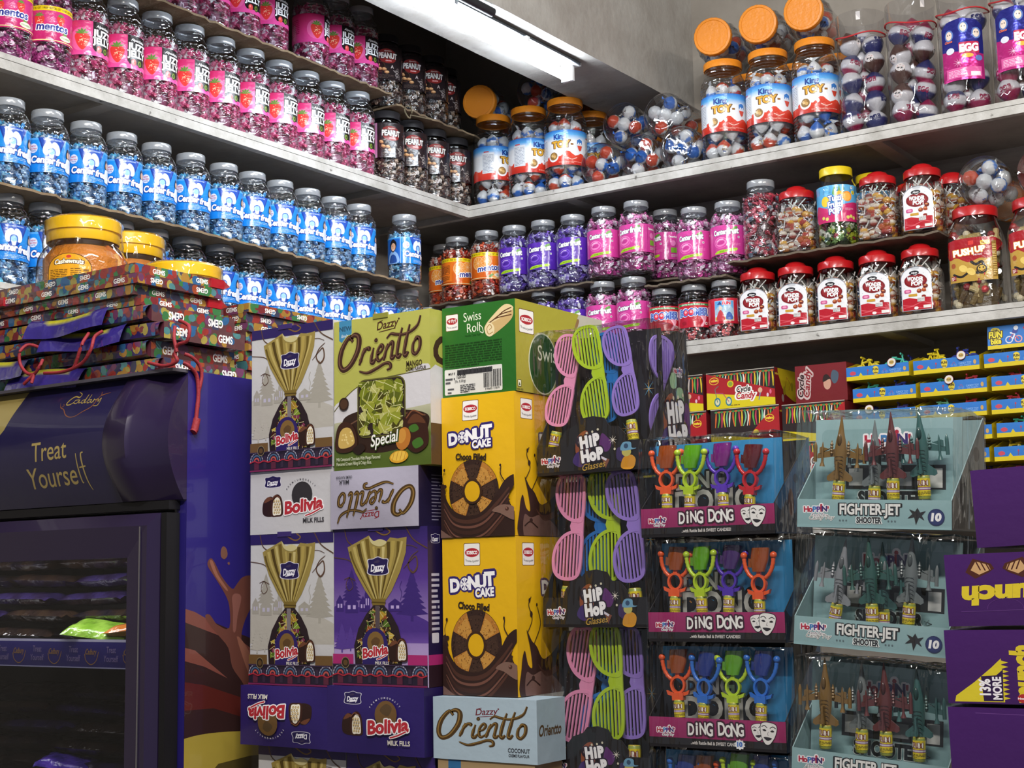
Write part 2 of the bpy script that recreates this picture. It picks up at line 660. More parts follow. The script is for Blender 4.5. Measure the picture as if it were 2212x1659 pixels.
# concrete beam with slightly wavy plastered arrises
vs, fs = [], []
for y in ys:
    w1, w2 = 0.004*noise.noise((y*3, 0.3, 0)), 0.004*noise.noise((y*3, 5.3, 0))
    vs += [(-2.432+w1, y, 3.75), (-2.432+w1, y, BZ+w2*0.5), (-2.176+w2, y, BZ+w1*0.5), (-2.176+w2, y, 3.75)]
for i in range(60):
    for k in range(3):
        fs.append((i*4+k, (i+1)*4+k, (i+1)*4+k+1, i*4+k+1))
fs.append((0, 1, 2, 3)); fs.append((243, 242, 241, 240))
bm_.add(vs, fs)
struct('ceiling_beam', bm_, BEAMM)

# ------------------------------------------------------------------ shelves
def shelf(name, label, along, ends, ztop, battens, cat='shelf'):
    """painted plank shelf: along 'y' on the left wall, along 'x' on the back wall"""
    a0, a1 = ends
    e = empty(name, ((XA if along == 'y' else a0), (a0 if along == 'y' else YB), ztop), label=label, cat=cat, group='painted wall shelves')
    def B(u0, u1, v0, v1, w0, w1):
        # u along the shelf, v out from wall to front edge (0 = front edge), w height from top
        if along == 'y':
            return ((XA-v1, u0, ztop+w0), (XA-v0, u1, ztop+w1))
        return ((u0, YB+v0, ztop+w0), (u1, YB+v1, ztop+w1))
    off = -Vector(e.location)
    def part(nm, boxes, mat):
        mb = MB()
        for b in boxes:
            mb.box(*b)
        o = mb.obj(nm, mat, e)
        o.matrix_parent_inverse = Matrix.Translation(off)
        return o
    D = 0.405
    part('board', [B(a0, a1, 0.02, D, -0.018, 0.0)], WOODP)
    part('front_lip', [B(a0, a1, 0.0, 0.022, -0.014, 0.0), B(a0, a1, 0.0, 0.022, -0.0385, -0.0155)], LIPM)
    for b in battens:
        part('batten', [B(b-0.022, b+0.022, 0.022, D, -0.036, -0.018)], WOODP)
    part('wall_rail', [B(a0, a1, D-0.022, D, -0.085, -0.018)], WOODP)
    return e
shelf('wall_shelf', 'white painted upper wall shelf under the jelly candy jars', 'y', (0.6, YW-0.43), Z1, (1.1, 2.36, 3.44))
shelf('wall_shelf', 'white painted lower wall shelf under the blue candy jars', 'y', (0.6, YW-0.43), Z2, (2.2, 3.3))
shelf('wall_shelf', 'white painted upper shelf on the back wall under the toy egg jars', 'x', (XW+0.003, 1.4), Z1, (-2.42, -1.42, -0.3))
shelf('wall_shelf', 'white painted shelf under the red-lidded lollipop jars', 'x', (XW+0.003, 1.4), Z2, (-2.42, -1.42, -0.3))
shelf('wall_shelf', 'bottom shelf behind the toy trays, under the bike toy cartons', 'x', (XW+0.003, 1.4), Z3, (-2.42, -1.42, -0.3))
IRON = plain('bracket_iron', '#8b857d', 0.5, 0.3)
for (x, z, lb) in ((-1.66, 2.60, 'bolted steel plate on the wall above the lollipop jars'), (-1.53, 2.118, 'bolted steel plate on the wall above the candy cartons')):
    e = empty('wall_bracket', (x, YW-0.002, z), label=lb, cat='bracket')
    MB().box((-0.09, -0.024, -0.03), (0.09, -0.0, 0.03)).obj('plate', IRON, e)
    for dx in (-0.045, 0.04):
        MB().lathe([(0.0001, 0), (0.009, 0.0), (0.009, 0.008), (0.0001, 0.010)], 6, mtx=Matrix.Translation((dx, -0.024, 0)) @ Matrix.Rotation(R(90), 4, 'X'), cap=False).obj('bolt', plain('bolt_dark', '#4a4641', 0.4, 0.6), e)

# ------------------------------------------------------------------ tube light under the beam
T = empty('tube_light', (-2.245, 3.0, BZ), label='glowing white tube light fixed under the concrete beam', cat='light')
Y0, Y1 = -0.52, 0.60
bt = MB().box((-0.006, Y0-0.03, -0.012), (0.016, Y1+0.03, -0.001))
bt.obj('batten', plain('batten_white', '#d9dcdf', 0.4), T)
MB().box((0.0165, Y0, -0.012), (0.0205, Y1+0.02, -0.004)).obj('rail', plain('rail_dark', '#3b4147', 0.4), T)
lamp = MB().tube([(-0.020, Y0, -0.042), (-0.020, Y1, -0.042)], 0.0150, 16)
lamp.obj('tube', glow('tube_glow', '#e9f4ff', 60.0), T, smooth=40)
for y in (Y0-0.012, Y1+0.001):
    MB().box((-0.037, y, -0.059), (0.002, y+0.012, -0.001)).obj('end_cap', plain('cap_white', '#e3e6e8', 0.4), T)
for y in (-0.02, 0.32):
    MB().box((-0.0035, y, -0.027), (0.030, y+0.014, -0.0125)).obj('clip', plain('clip_white', '#eef1f4', 0.4), T)
P_ = empty('conduit_pipe', (-2.19, 2.4, BZ), label='short black conduit pipe under the beam beside the tube light', cat='pipe')
MB().tube([(0.0, -0.3, -0.018), (0.004, 0.71, -0.018)], 0.0125, 12).obj('pipe', plain('pipe_black', '#23262a', 0.35), P_, smooth=40)
for y in (0.0, 0.5):
    MB().box((-0.018, y, -0.012), (0.018, y+0.012, -0.001)).obj('clamp', plain('clamp_grey', '#55595d', 0.4), P_)

# ------------------------------------------------------------------ cardboard sheets between the layers of jars
def cardboard(label, x0, x1, y0, y1, z, side, mat=CARDB, t=0.006, seed=3):
    """corrugated sheet with a ragged outer edge; side = '+x' or '-y' (the edge that shows)"""
    q = random.Random(seed)
    vs, fs = [], []
    n = int(max(x1-x0, y1-y0)/0.02)
    for i in range(n+1):
        j = q.uniform(-0.004, 0.004)
        w = 0.002*math.sin(i*1.9)+q.uniform(-0.001, 0.001)
        if side == '+x':
            y = y0+(y1-y0)*i/n
            a, b = (x0, y), (x1+j, y)
        else:
            x = x0+(x1-x0)*i/n
            a, b = (x, y1), (x, y0+j)
        vs += [(a[0], a[1], z), (b[0], b[1], z+w-0.001), (b[0], b[1], z+t+w-0.001), (a[0], a[1], z+t)]
    for i in range(n):
        for k in range(4):
            f = (i*4+k, i*4+(k+1) % 4, (i+1)*4+(k+1) % 4, (i+1)*4+k)
            fs.append(f)
    fs += [(0, 1, 2, 3), (n*4+3, n*4+2, n*4+1, n*4)]
    o = MB().add(vs, fs).obj('cardboard_sheet', mat)
    return prop(o, label, 'cardboard', 'cardboard sheets between layers of jars')
cardboard('brown cardboard sheet between the two layers of jelly candy jars', XW+0.01, XA+0.004, 2.02, 3.425, 2.994, '+x')
cardboard('torn brown cardboard sheet between the two layers of dark peanut jars', XW+0.01, XA+0.004, 3.45, 3.94, 2.966, '+x', seed=5)
cardboard('brown cardboard sheet between the two layers of blue candy jars', XW+0.01, XA+0.008, 1.75, 3.56, 2.408, '+x', CARDB, seed=6)
cardboard('brown cardboard sheet under the orange candy jars', -2.98, -2.34, YB+0.016, YW-0.01, 2.408, '-y', CARDD, seed=7)
cardboard('cardboard sheet under the set-back pink gum jars', -2.335, -2.08, YB+.135, YW-.01, 2.408, '-y', CARDD, seed=12)
cardboard('corrugated cardboard sheet on top of the red gum jars', -2.15, -1.88, YB+0.010, YW-0.01, 2.366, '-y', CARDD, seed=8)
cardboard('long cardboard sheet on top of the red-lidded lollipop jars', -1.87, -1.245, YB+0.006, YW-0.01, 2.400, '-y', CARDD, seed=9)
s_ = MB().tube([Vector((-2.788+0.004*math.sin(k), 3.50+0.016*math.cos(k*0.55), 2.955+0.020*math.sin(k*0.55)+0.0)) for k in range(12)]+[Vector((-2.79, 3.62, 2.962))], 0.0022, 6)
prop(s_.obj('string_loop', plain('jute_string', '#8a7c62', 0.9), smooth=60), 'loop of jute string hanging from the torn cardboard sheet', 'string')
# ------------------------------------------------------------------ printed labels of the jars
def berry(a, x, y, s, col='#dd3f38', leaf='#5d9a3e'):
    a.blob([(x-s*.62,y+s*.35),(x-s*.3,y+s*.62),(x+s*.3,y+s*.6),(x+s*.62,y+s*.3),(x+s*.45,y-s*.35),(x+s*.05,y-s*.85),(x-s*.4,y-s*.4)], col)
    q = random.Random(4)
    for i in range(26):
        t, r_ = q.uniform(0, 6.28), q.uniform(0, .5)
        a.ell(x+math.cos(t)*r_*s*.95, y+math.sin(t)*r_*s*.95, s*.035, s*.05, '#f4c9a0', 6); a.k -= .9
    a.k += 1
    for t in (20, 60, 95, 130, 165):
        a.poly([(x,y+s*.5),(x+math.cos(R(t-16))*s*.35,y+s*.55+math.sin(R(t-16))*s*.3),(x+math.cos(R(t))*s*.62,y+s*.55+math.sin(R(t))*s*.5),(x+math.cos(R(t+16))*s*.35,y+s*.55+math.sin(R(t+16))*s*.3)], leaf)
    return a

def lab_jelly():
    a = Art()
    a.raw([(-140,0),(-62,0),(12,0),(140,0),(-140,88),(-62,88),(12,88),(140,88)], [(0,1,5,4),(1,2,6,5),(2,3,7,6)],
          ['#d8458f','#d8458f','#e2559f','#d8458f','#c3265a','#cf2f66','#d93a7e','#d8458f'])
    a.lines(-115, 22, -66, 74, 9, '#a81f55', 3)
    a.ell(-14, 40, 28, 30, '#e86aa4')
    berry(a, -12, 38, 30)
    a.poly([(14,88),(78,88),(78,12),(20,12),(14,20)], '#231c1e')
    a.text('Alpenliebe', 44, 73, 7, '#ffffff', .02, .3, rot=-.04)
    a.text('JUZT', 43, 51, 17, '#ffffff', .045, 0, sx=1.05, edge=[(.09, '#231c1e')])
    a.text('JELLY', 42, 32, 16, '#ffffff', .045, 0, sx=1.0, edge=[(.09, '#231c1e')])
    a.ell(31, 18, 7, 9, '#e2504d').ell(29, 20, 2.5, 3.5, '#f2948c')
    a.ell(50, 18, 8, 10, '#33451f').ell(50, 18, 5.5, 7, '#7d8f3a').ell(50, 18, 3, 4, '#33451f')
    return a

def lab_mentos(kind):
    a = Art()
    base, dark, fruit = (('#d3347f', '#b82464', 'berry') if kind == 'pink' else ('#e87724', '#d65e18', 'orange'))
    a.rect(-140, 0, 140, 78, dark, base)
    a.rect(-140, 78, 140, 90, '#f2d51c')
    for x in (-70, -22, 26, 74): a.text('BUY 20, GET 1 FREE', x, 81.5, 5, '#5a3d10', .02, wmax=44)
    if kind == 'pink':
        berry(a, -20, 52, 21, '#d9403c'); berry(a, 32, 56, 17, '#d9403c'); berry(a, 44, 14, 14)
    else:
        for (x, y, r_) in ((-26, 54, 22), (2, 60, 18), (30, 14, 13)):
            a.ell(x, y, r_, r_, '#f3c08a').ell(x, y, r_*.9, r_*.9, '#f0993f')
            for k in range(9): a.stroke([(x, y), (x+r_*.85*math.cos(k*.7), y+r_*.85*math.sin(k*.7))], 1, '#f6d2a0', smooth=False)
        a.ell(18, 12, 9, 4, '#5a8c3a', rot=.6)
    a.text('mentos', 12, 29, 18, '#ffffff', .11, .08, rot=.1 if kind != 'pink' else -.02, wmax=88)
    a.text('mentos', 12, 29, 18, '#27348b', .035, .08, rot=.1 if kind != 'pink' else -.02, wmax=84)
    a.ell(46, 14, 17, 7, '#e9e4d0').text('STRAWBERRY' if kind == 'pink' else 'ORANGE', 46, 12, 4, '#5a8c3a', .02, wmax=28)
    a.rect(-140, 3, 140, 5, '#f6e0a0')
    # back panel with the small table of contents
    a.rect(-104, 10, -52, 74, base).rect(-96, 36, -60, 66, '#33201a').rect(-94.5, 37, -61.5, 65, base)
    a.lines(-93, 39, -63, 64, 8, '#3a2416', 5).lines(-98, 14, -60, 32, 6, '#5a3416', 8)
    a.rect(-100, 12, -92, 20, '#4a56a8')
    return a

def lab_fresh(face=False):
    a = Art()
    a.raw([(-140,0),(0,0),(140,0),(-140,84),(0,84),(140,84)], [(0,1,4,3),(1,2,5,4)], ['#1c6fcf','#1a86e0','#1c6fcf','#1f86dd','#2496ea','#1d78d2'])
    a.rect(-140, 79, 140, 84, '#5aaef0').stroke([(-62,0),(-56,30),(-48,84)], 2.2, '#9fd2f6')
    for k in range(14):
        t = k*.449
        a.stroke([(10+22*math.cos(t), 34+16*math.sin(t)), (10+46*math.cos(t), 34+30*math.sin(t))], 1.1, '#4fb0f0', taper=[.3, 1, .2])
    a.poly([(-20,84),(48,84),(30,44),(12,22),(-6,46)], '#1d3f9e').poly([(-16,84),(44,84),(28,47),(12,28),(-3,48)], '#2450b4')
    a.text('THE ULTIMATE FRESHNESS', 14, 78, 3, '#cfe6fa', .01, wmax=44)
    for sx_ in (-1, 1):
        a.ell(12+sx_*10, 58, 10, 17, '#cfe3f8', rot=sx_*.30).ell(12+sx_*10, 58, 8.6, 15.4, '#f4faff', rot=sx_*.30)
    a.blob([(4,56),(12,60),(20,56),(21,45),(12,34),(3,45)], '#2f5fb8').blob([(6,54),(12,57),(18,54),(18.5,46),(12,38),(5.5,46)], '#8fc4f0')
    a.poly([(5,46),(12,22),(19,46),(12,42)], '#dff0ff')
    a.ell(-31, 58, 11, 12, '#b9cdf2').ell(-31, 58, 10, 11, '#e8eefb')
    a.text('NEW', -31, 61, 4, '#c23a5a', .03).text('MAX FRESH', -31, 55, 3.6, '#c23a5a', .03, wmax=17).text('TASTE', -31, 50, 3, '#3a4fa0', .02)
    a.text('Center', -8, 22, 16, '#1d3f9e', .12, .08, rot=-.05, sx=.86, wmax=58).text('Center', -8, 22, 16, '#ffffff', .045, .08, rot=-.05, sx=.86, wmax=56)
    a.text('fresh', 42, 17.5, 16, '#1d3f9e', .12, .16, rot=-.05, sx=.86, wmax=45).text('fresh', 42, 17.5, 16, '#ffffff', .045, .16, rot=-.05, sx=.86, wmax=43)
    a.lines(-8, 4, 46, 14, 3, '#a9d4f6', 4, .35)
    # people on the side panel
    for cx in (60, 71):
        a.blob([(cx-7,44),(cx-6,60),(cx,66),(cx+6,60),(cx+7,44)], '#2b2320').ell(cx, 51, 5.2, 8, '#d9a98a').blob([(cx-9,10),(cx-8,36),(cx,42),(cx+8,36),(cx+9,10)], '#e6ecf6')
    if face:
        a.rect(-96, 3, -50, 79, '#1f62bf')
        a.blob([(-92,3),(-90,30),(-74,40),(-58,30),(-54,3)], '#8fb6e6').blob([(-88,4),(-84,24),(-74,30),(-64,22),(-62,4)], '#2a4f9a')
        a.blob([(-84,48),(-86,66),(-74,78),(-62,66),(-64,48),(-74,36)], '#1f1b1c').ell(-73.5, 53, 8.6, 13, '#d8a786')
        a.ell(-77, 56, 1.2, .8, '#2b2320', 8).ell(-70, 56, 1.2, .8, '#2b2320', 8).stroke([(-78,46),(-74,43.5),(-70,46)], 1.3, '#f4ece6')
        a.rect(-50, 0, -47.5, 84, '#9fc8f2')
    return a

def lab_peanut():
    a = Art()
    a.raw([(-150,0),(-46,0),(150,0),(-150,112),(-46,112),(150,112)], [(0,1,4,3),(1,2,5,4)], ['#2a2022']*6)
    a.rect(-62, 0, -34, 112, '#c98ab4').rect(-58, 0, -40, 112, '#d59ac0')  # pinkish glare down the label's left side, painted into its colour
    a.blob([(-16,92),(6,101),(28,96),(40,84),(38,64),(22,54),(2,55),(-14,66)], '#8c2c2a')
    a.text('Alpenliebe', 12, 92, 4, '#e8d8cc', .02, .2)
    a.text('PEANUT', 12, 70, 17, '#241a1a', .11, 0, rot=-.03, sx=.8, wmax=64).text('PEANUT', 12, 70, 17, '#f3efe8', .05, 0, rot=-.03, sx=.8, wmax=60)
    a.rect(4, 58, 24, 65, '#c23b32').text('CRUNCH', 14, 60, 3.2, '#fff', .02)
    a.text('A', 26, 38, 10, '#bfb6b0', .03).text('JAR', 36, 20, 12, '#8d8580', .03, rot=-1.35).text('OF JOY', 46, 22, 8, '#7d7570', .02, rot=-1.35)
    a.ell(-12, 42, 15, 17, '#5c3a28').ell(-12, 42, 13.6, 15.6, '#2a1c1a')
    for k, (x, y) in enumerate(((-20, 50), (-14, 36), (0, 34), (8, 24))):
        a.ell(x, y, 8, 5, '#a5724a', rot=-.6+k*.2).ell(x+1, y+1.5, 5.5, 3, '#d9ad7c', rot=-.6+k*.2)
    a.lines(-16, 6, 30, 18, 3, '#6b5a50', 3, .3)
    return a

def lab_fruit(kind):
    a = Art()
    b, d, l = ('#5a2fae', '#4a2496', '#7d54cc') if kind == 'purple' else ('#d8489f', '#c83a90', '#ee84c2')
    a.rect(-140, 0, 140, 88, d, b)
    a.text('Center', -32, 60, 15, '#3a2a55', .10, .06, rot=.06, sx=.82, wmax=44).text('Center', -32, 60, 15, '#ffffff', .05, .06, rot=.06, sx=.82, wmax=42)
    a.text('fruit', 9, 62, 17, '#3a2a55', .10, .1, rot=.06, sx=.82, wmax=36).text('fruit', 9, 62, 17, '#ffffff', .05, .1, rot=.06, sx=.82, wmax=34)
    a.ell(14, 78, 10, 4, '#5f9a3a', rot=.5)
    a.ell(-30, 36, 22, 17, l).ell(-30, 35, 20, 15, b).blob([(-46,32),(-38,44),(-24,46),(-13,38),(-20,28),(-34,24)], l)
    a.blob([(-42,32),(-34,41),(-22,42),(-18,36),(-26,30)], d).stroke([(-44,40),(-34,46),(-22,46)], 1.6, '#f4e6f6')
    for k in range(6): a.ell(2+6*math.cos(k), 40+9*math.sin(k*1.7), 1.8, 1.8, l, 8)
    a.blob([(-52,4),(-40,12),(-10,15),(18,18),(16,10),(-10,7),(-40,3)], '#a9cf2a').text('MORE FRUIT', -18, 8, 4, '#5f8c1a', .03, .2, rot=.1, wmax=44)
    a.rect(22, 48, 28, 54, '#f2e6f4').rect(23.4, 49.4, 26.6, 52.6, '#2f7a3a')
    a.lines(4, 24, 30, 34, 4, l, 2, .4)
    a.rect(46, 0, 47.5, 88, mix(d, '#000000', .25))
    a.text('Centerfruit', 64, 70, 6, '#ffffff', .03, rot=-.05, wmax=28).ell(64, 52, 9, 9, l).rect(56, 22, 76, 38, '#7fae3a').lines(56, 8, 76, 18, 4, '#f2d6ea', 6, .35)
    return a

def lab_gum(picture=False):
    a = Art()
    a.rect(-140, 0, 140, 76, '#b81f33', '#c9283c')
    if picture:
        a.rect(-46, 8, 12, 68, '#bfe0f4').rect(-45, 26, 11, 67, '#7fbbe8', '#5aa2dc')
        a.poly([(-45,40),(-30,56),(-16,44),(-2,58),(11,42),(11,26),(-45,26)], '#a9c4d8').poly([(-38,56),(-30,66),(-22,56)], '#2f4a8c')
        a.rect(-45, 9, 11, 20, '#dcb84a').blob([(-40,10),(-36,30),(-28,40),(-20,30),(-16,10)], '#c8424c').blob([(-12,12),(-10,28),(-2,34),(6,26),(8,12)], '#3b62b0')
        a.ell(-28, 46, 5, 6, '#e8d2c0').text('FUN', -10, 56, 9, '#e02a4a', .06, edge=[(.12, '#ffffff')])
        a.ell(38, 40, 10, 14, '#2f56a8')
    else:
        a.rect(-60, 66, 50, 72, '#2f8c4a').text('CENTRE FILLED BUBBLE GUM', -8, 67, 4, '#d8f0d8', .03, wmax=84)
        a.text('BOOMER', -6, 36, 20, '#ffffff', .14, .12, rot=.03, sx=.9, wmax=96).text('BOOMER', -6, 36, 20, '#2f56b8', .09, .12, rot=.03, sx=.9, wmax=90)
        a.text('BOOMER', -6, 36, 20, '#9fc4f2', .0, .12, rot=.03, sx=.9, wmax=86)
        a.ell(-30, 44, 8, 9, '#e23a4a').ell(-13, 45, 8, 9, '#e23a4a').ell(-30, 46, 4, 4, '#f8b8bc').ell(-13, 47, 4, 4, '#f8b8bc')
        a.blob([(14,34),(34,32),(30,16),(22,2),(14,4),(22,18)], '#e8a0b4').stroke([(18,32),(26,18),(18,4)], 3, '#f6ccd8')
        a.rect(30, 8, 38, 16, '#f4e8e8').rect(32, 10, 36, 14, '#7a2a2a')
        a.ell(-36, 14, 8, 6, '#a01828')
    return a

def lab_tutti():
    a = Art()
    a.rect(-140, 0, 140, 100, '#4fa3dc', '#5fb4e4')
    a.blob([(-70,44),(-30,34),(10,42),(60,50),(80,30),(80,-2),(-70,-2)], '#c92a6a')
    a.rect(-70, -6, 80, 0, '#c92a6a')
    a.blob([(-14,74),(-6,96),(0,78),(6,98),(10,78),(18,92),(18,72),(4,66)], '#5d9a3e')
    a.ell(6, 68, 12, 14, '#f0b323').ell(28, 66, 15, 15, '#f2962a').ell(28, 66, 11, 11, '#f7b654').ell(-36, 54, 13, 15, '#f2cf3a')
    for (x, y) in ((-44, 8), (-32, 4), (28, 6), (38, 9), (48, 5)): a.ell(x, y, 5, 5, '#d9d46a', 10)
    for t, y in (('Tutti', 54), ('Frutti', 36), ('POP', 17)):
        a.text(t, -8, y, 16, '#2f56a8', .13, .05, rot=.05, sx=.8, wmax=52).text(t, -8, y, 16, '#ffffff', .04, .05, rot=.05, sx=.8, wmax=48)
    a.ell(48, 78, 6, 6, '#e8d23a').text('2', 48, 75, 6, '#7a5a10', .03).rect(40, 88, 47, 95, '#f4f8fa').rect(42, 90, 45, 93, '#2f7a3a')
    a.lines(20, 26, 46, 34, 3, '#f2b8d0', 5, .4)
    return a

def lab_wonder():
    # arched paper label, 86 x 128 mm
    a = Art()
    out = [(-43,0),(43,0),(43,92)]+[(43*math.cos(R(t)), 92+32*math.sin(R(t))) for t in range(10, 180, 10)]+[(-43,92)]
    a.poly(out, '#8d8f98')
    inn = [(p[0]*.96, 2+p[1]*.965) for p in out]
    a.poly(inn, '#e9e9ec')
    q = random.Random(6)
    for i in range(26):
        a.ell(q.uniform(-36, 36), q.uniform(44, 104), 1.1, 1.1, '#b9bcc6', 6); a.k -= .9
    a.k += 1
    a.raw([(-40,2),(40,2),(40,34),(20,36),(0,32),(-20,37),(-40,34)], [(0,1,2,3,4,5,6)], '#b5202f')
    a.stroke([(-40,18),(-14,14),(14,22),(40,16)], 2, '#d8606a').stroke([(-40,9),(-10,12),(14,6),(40,11)], 1.5, '#d8606a')
    a.blob([(-30,92),(-32,80),(-24,70),(-6,64),(10,66),(26,72),(31,84),(22,96),(8,102),(0,98),(-14,101)], '#7c1d24')
    a.blob([(-26,90),(-27,81),(-20,74),(-4,69),(10,71),(24,77),(26,85),(18,93),(6,97),(-12,97)], '#952a2f')
    a.ell(-4, 106, 14, 6, '#26252b').text('Alpen', -4, 103.5, 5, '#ffffff', .02, .2)
    a.text('WONDER', -2, 83, 11, '#7c1d24', .1, 0, rot=-.08, wmax=46).text('WONDER', -2, 83, 11, '#ffffff', .05, 0, rot=-.08, wmax=44)
    a.text('POP!', 2, 70, 11, '#7c1d24', .1, 0, rot=-.08, wmax=32).text('POP!', 2, 70, 11, '#ffffff', .05, 0, rot=-.08, wmax=30)
    for (x, y, c) in ((8, 54, '#8c3a22'), (22, 56, '#a8482a'), (26, 66, '#6b241c')):
        a.stroke([(x, y), (x+3, y-16)], 1.6, '#f4f0ea', smooth=False).ell(x, y, 7, 6, c).ell(x-1, y+2, 4, 2, '#d88a5a')
    a.ell(20, 38, 6, 4, '#8c2a22')
    a.rrect(-34, 50, -14, 60, 4, '#c9598c').ell(-24, 55, 6, 3, '#e89ab8').rrect(-22, 40, 2, 47, 1, '#c79a3a')
    a.rect(2, 24, 22, 36, '#dfdcd8').lines(3, 25, 21, 35, 4, '#6a6a72', 4, .4).rect(18, 5, 38, 13, '#e6e0dc').ell(-2, 7, 6, 4, '#f2e6e6')
    return a

def lab_push():
    a = Art()
    a.rect(-62, 0, 62, 112, '#b8923f', '#c49c46')
    a.blob([(-62,112),(-62,64),(-40,66),(-10,52),(20,60),(44,58),(62,74),(62,112)], '#a51c26').rect(-62, 92, 62, 112, '#a51c26')
    a.rrect(-8, 98, 6, 109, 2, '#d9413c')
    a.text('PUSH', -22, 72, 16, '#e8b84a', .11, 0, rot=.05, wmax=56).text('PUSH', -22, 72, 16, '#ffffff', .05, 0, rot=.05, wmax=52)
    a.text('UP', 22, 77, 15, '#e8b84a', .11, 0, rot=.05).text('UP', 22, 77, 15, '#ffffff', .05, 0, rot=.05).text('THE FUN', 14, 68, 4, '#fff', .02)
    a.stroke([(-50,22),(-30,14),(-6,26),(14,20)], 6, '#2a2422').stroke([(-2,52),(10,44),(24,50),(30,40)], 7, '#2a2422')
    a.ell(-24, 36, 12, 9, '#e3c468', rot=-.5).ell(-4, 26, 13, 9, '#e3c468', rot=-.6).ell(24, 30, 14, 13, '#3a302a').ell(24, 31, 10, 9, '#d9b450')
    a.ell(19, 34, 2, 2.6, '#241c1a', 8).ell(28, 34, 2, 2.6, '#241c1a', 8).stroke([(16,28),(24,23),(32,28)], 2, '#241c1a')
    a.ell(42, 52, 5, 6, '#e2b48c').stroke([(42,46),(40,30),(36,16)], 3, '#d9c36a').stroke([(40,34),(48,24)], 2.4, '#d9c36a')
    a.ell(-50, 46, 6, 7, '#a5522a').rect(-58, 6, -44, 18, '#8c1a24').lines(-57, 7, -45, 17, 3, '#f2d8d0', 3)
    a.rect(24, 95, 48, 106, '#e8c83a').text('FREE TOY', 36, 98, 5, '#7a1a1a', .02, wmax=20)
    a.rect(52, 8, 62, 104, '#8c6a24').lines(53, 12, 61, 98, 14, '#d9b868', 7, .4)
    return a

def lab_king(back=False):
    a = Art()
    a.rect(-205, 0, 205, 115, '#e6e8ec')
    a.raw([(-205,80),(205,80),(205,100),(-205,100),(205,115),(-205,115)], [(0,1,2,3),(3,2,4,5)], ['#e6e8ec','#e6e8ec','#5aa6e0','#5aa6e0','#2a6fc4','#2a6fc4'])
    w = []
    for i in range(42):
        x = -205+i*10
        w.append((x, 36+7*math.sin(i*1.25)+4*math.sin(i*.6+1)))
    a.raw([(p[0], 0) for p in w]+w, [(i, i+1, len(w)+i+1, len(w)+i) for i in range(len(w)-1)], ['#b52a22']*len(w)+['#d9452f']*len(w))
    for ox in (0, 205 if not back else 205):
        if ox: continue
        a.ell(-14, 94, 24, 14, '#7fbcec').text('King', -16, 86, 16, '#1f3f8c', .05, .05, rot=.03)
        a.text('TOY', -12, 58, 21, '#6b4416', .11, .02, rot=.04, wmax=60).text('TOY', -12, 58, 21, '#d9a53a', .05, .02, rot=.04, wmax=56)
        a.text('-', 24, 62, 18, '#8c5a1a', .06)
        a.poly([(40,84),(52,90),(64,84),(65,62),(58,48),(52,43),(46,48),(39,62)], '#d9dce4').poly([(42,82),(52,87),(62,82),(62,70),(42,70)], '#3a78c2').poly([(42,64),(62,64),(57,50),(52,46),(47,50)], '#cf4632')
        a.ell(48, 72, 2.4, 3, '#ffffff', 8).ell(56, 72, 2.4, 3, '#ffffff', 8)
        a.ell(-38, 30, 18, 18, '#e9e9ee').ell(-38, 31, 14, 13, '#8c6a3a').ell(-42, 33, 5, 5, '#d9b77a').ell(-34, 29, 5, 5, '#caa262').ell(-37, 37, 4, 4, '#b58a4a')
        a.ell(-2, 36, 5, 8, '#f4f4f6', rot=.5).stroke([(8,24),(22,18),(40,24)], 2, '#f2c8bc').lines(-20, 7, 60, 12, 2, '#f2b8a8', 3, .4)
    for ox in (-86, 98):
        a.rect(ox-20, 22, ox+22, 92, '#d4d7dd').lines(ox-17, 26, ox+19, 88, 13, '#8c93a2', 11, .38).lines(ox-14, 93, ox+16, 99, 1, '#c24a4a', 2, .6)
    return a

def lab_eggbag():
    a = Art()
    a.poly([(-60,0),(60,0),(60,150),(40,166),(0,172),(-40,166),(-60,150)], ('#c22a80', .5))
    a.poly([(-60,86),(60,70),(60,150),(40,166),(0,172),(-40,166),(-60,150)], ('#2c2f8c', .55))
    for (x, y) in ((-34, 128), (6, 146), (40, 128)):
        a.ell(x, y, 13, 16, '#5a78b8').ell(x, y, 9, 12, '#e6d2c2').ell(x-3.4, y+2, 1.6, 2, '#2a2a3a', 8).ell(x+3.4, y+2, 1.6, 2, '#2a2a3a', 8)
    a.text('Choco', -36, 108, 6, '#e8703a', .04, .2)
    a.rrect(-8, 72, 46, 104, 4, '#b8204a').text('EGG', 19, 78, 20, '#ffffff', .06, .05, rot=.03, wmax=48)
    a.ell(14, 66, 16, 6, '#e0b03a').ell(-32, 84, 12, 9, '#d9dbe8').ell(44, 58, 10, 8, '#5a78b8')
    for k in range(10): a.stroke([(-10, 48), (-10+15*math.cos(k*.63), 48+13*math.sin(k*.63))], 1.2, '#f4c8e0', taper=[1, .2], smooth=False)
    a.rect(-46, 6, 50, 34, '#d85a9c').lines(-40, 10, 10, 30, 5, '#f4c8de', 4, .4).rect(20, 9, 46, 20, '#e9dfe6')
    return a

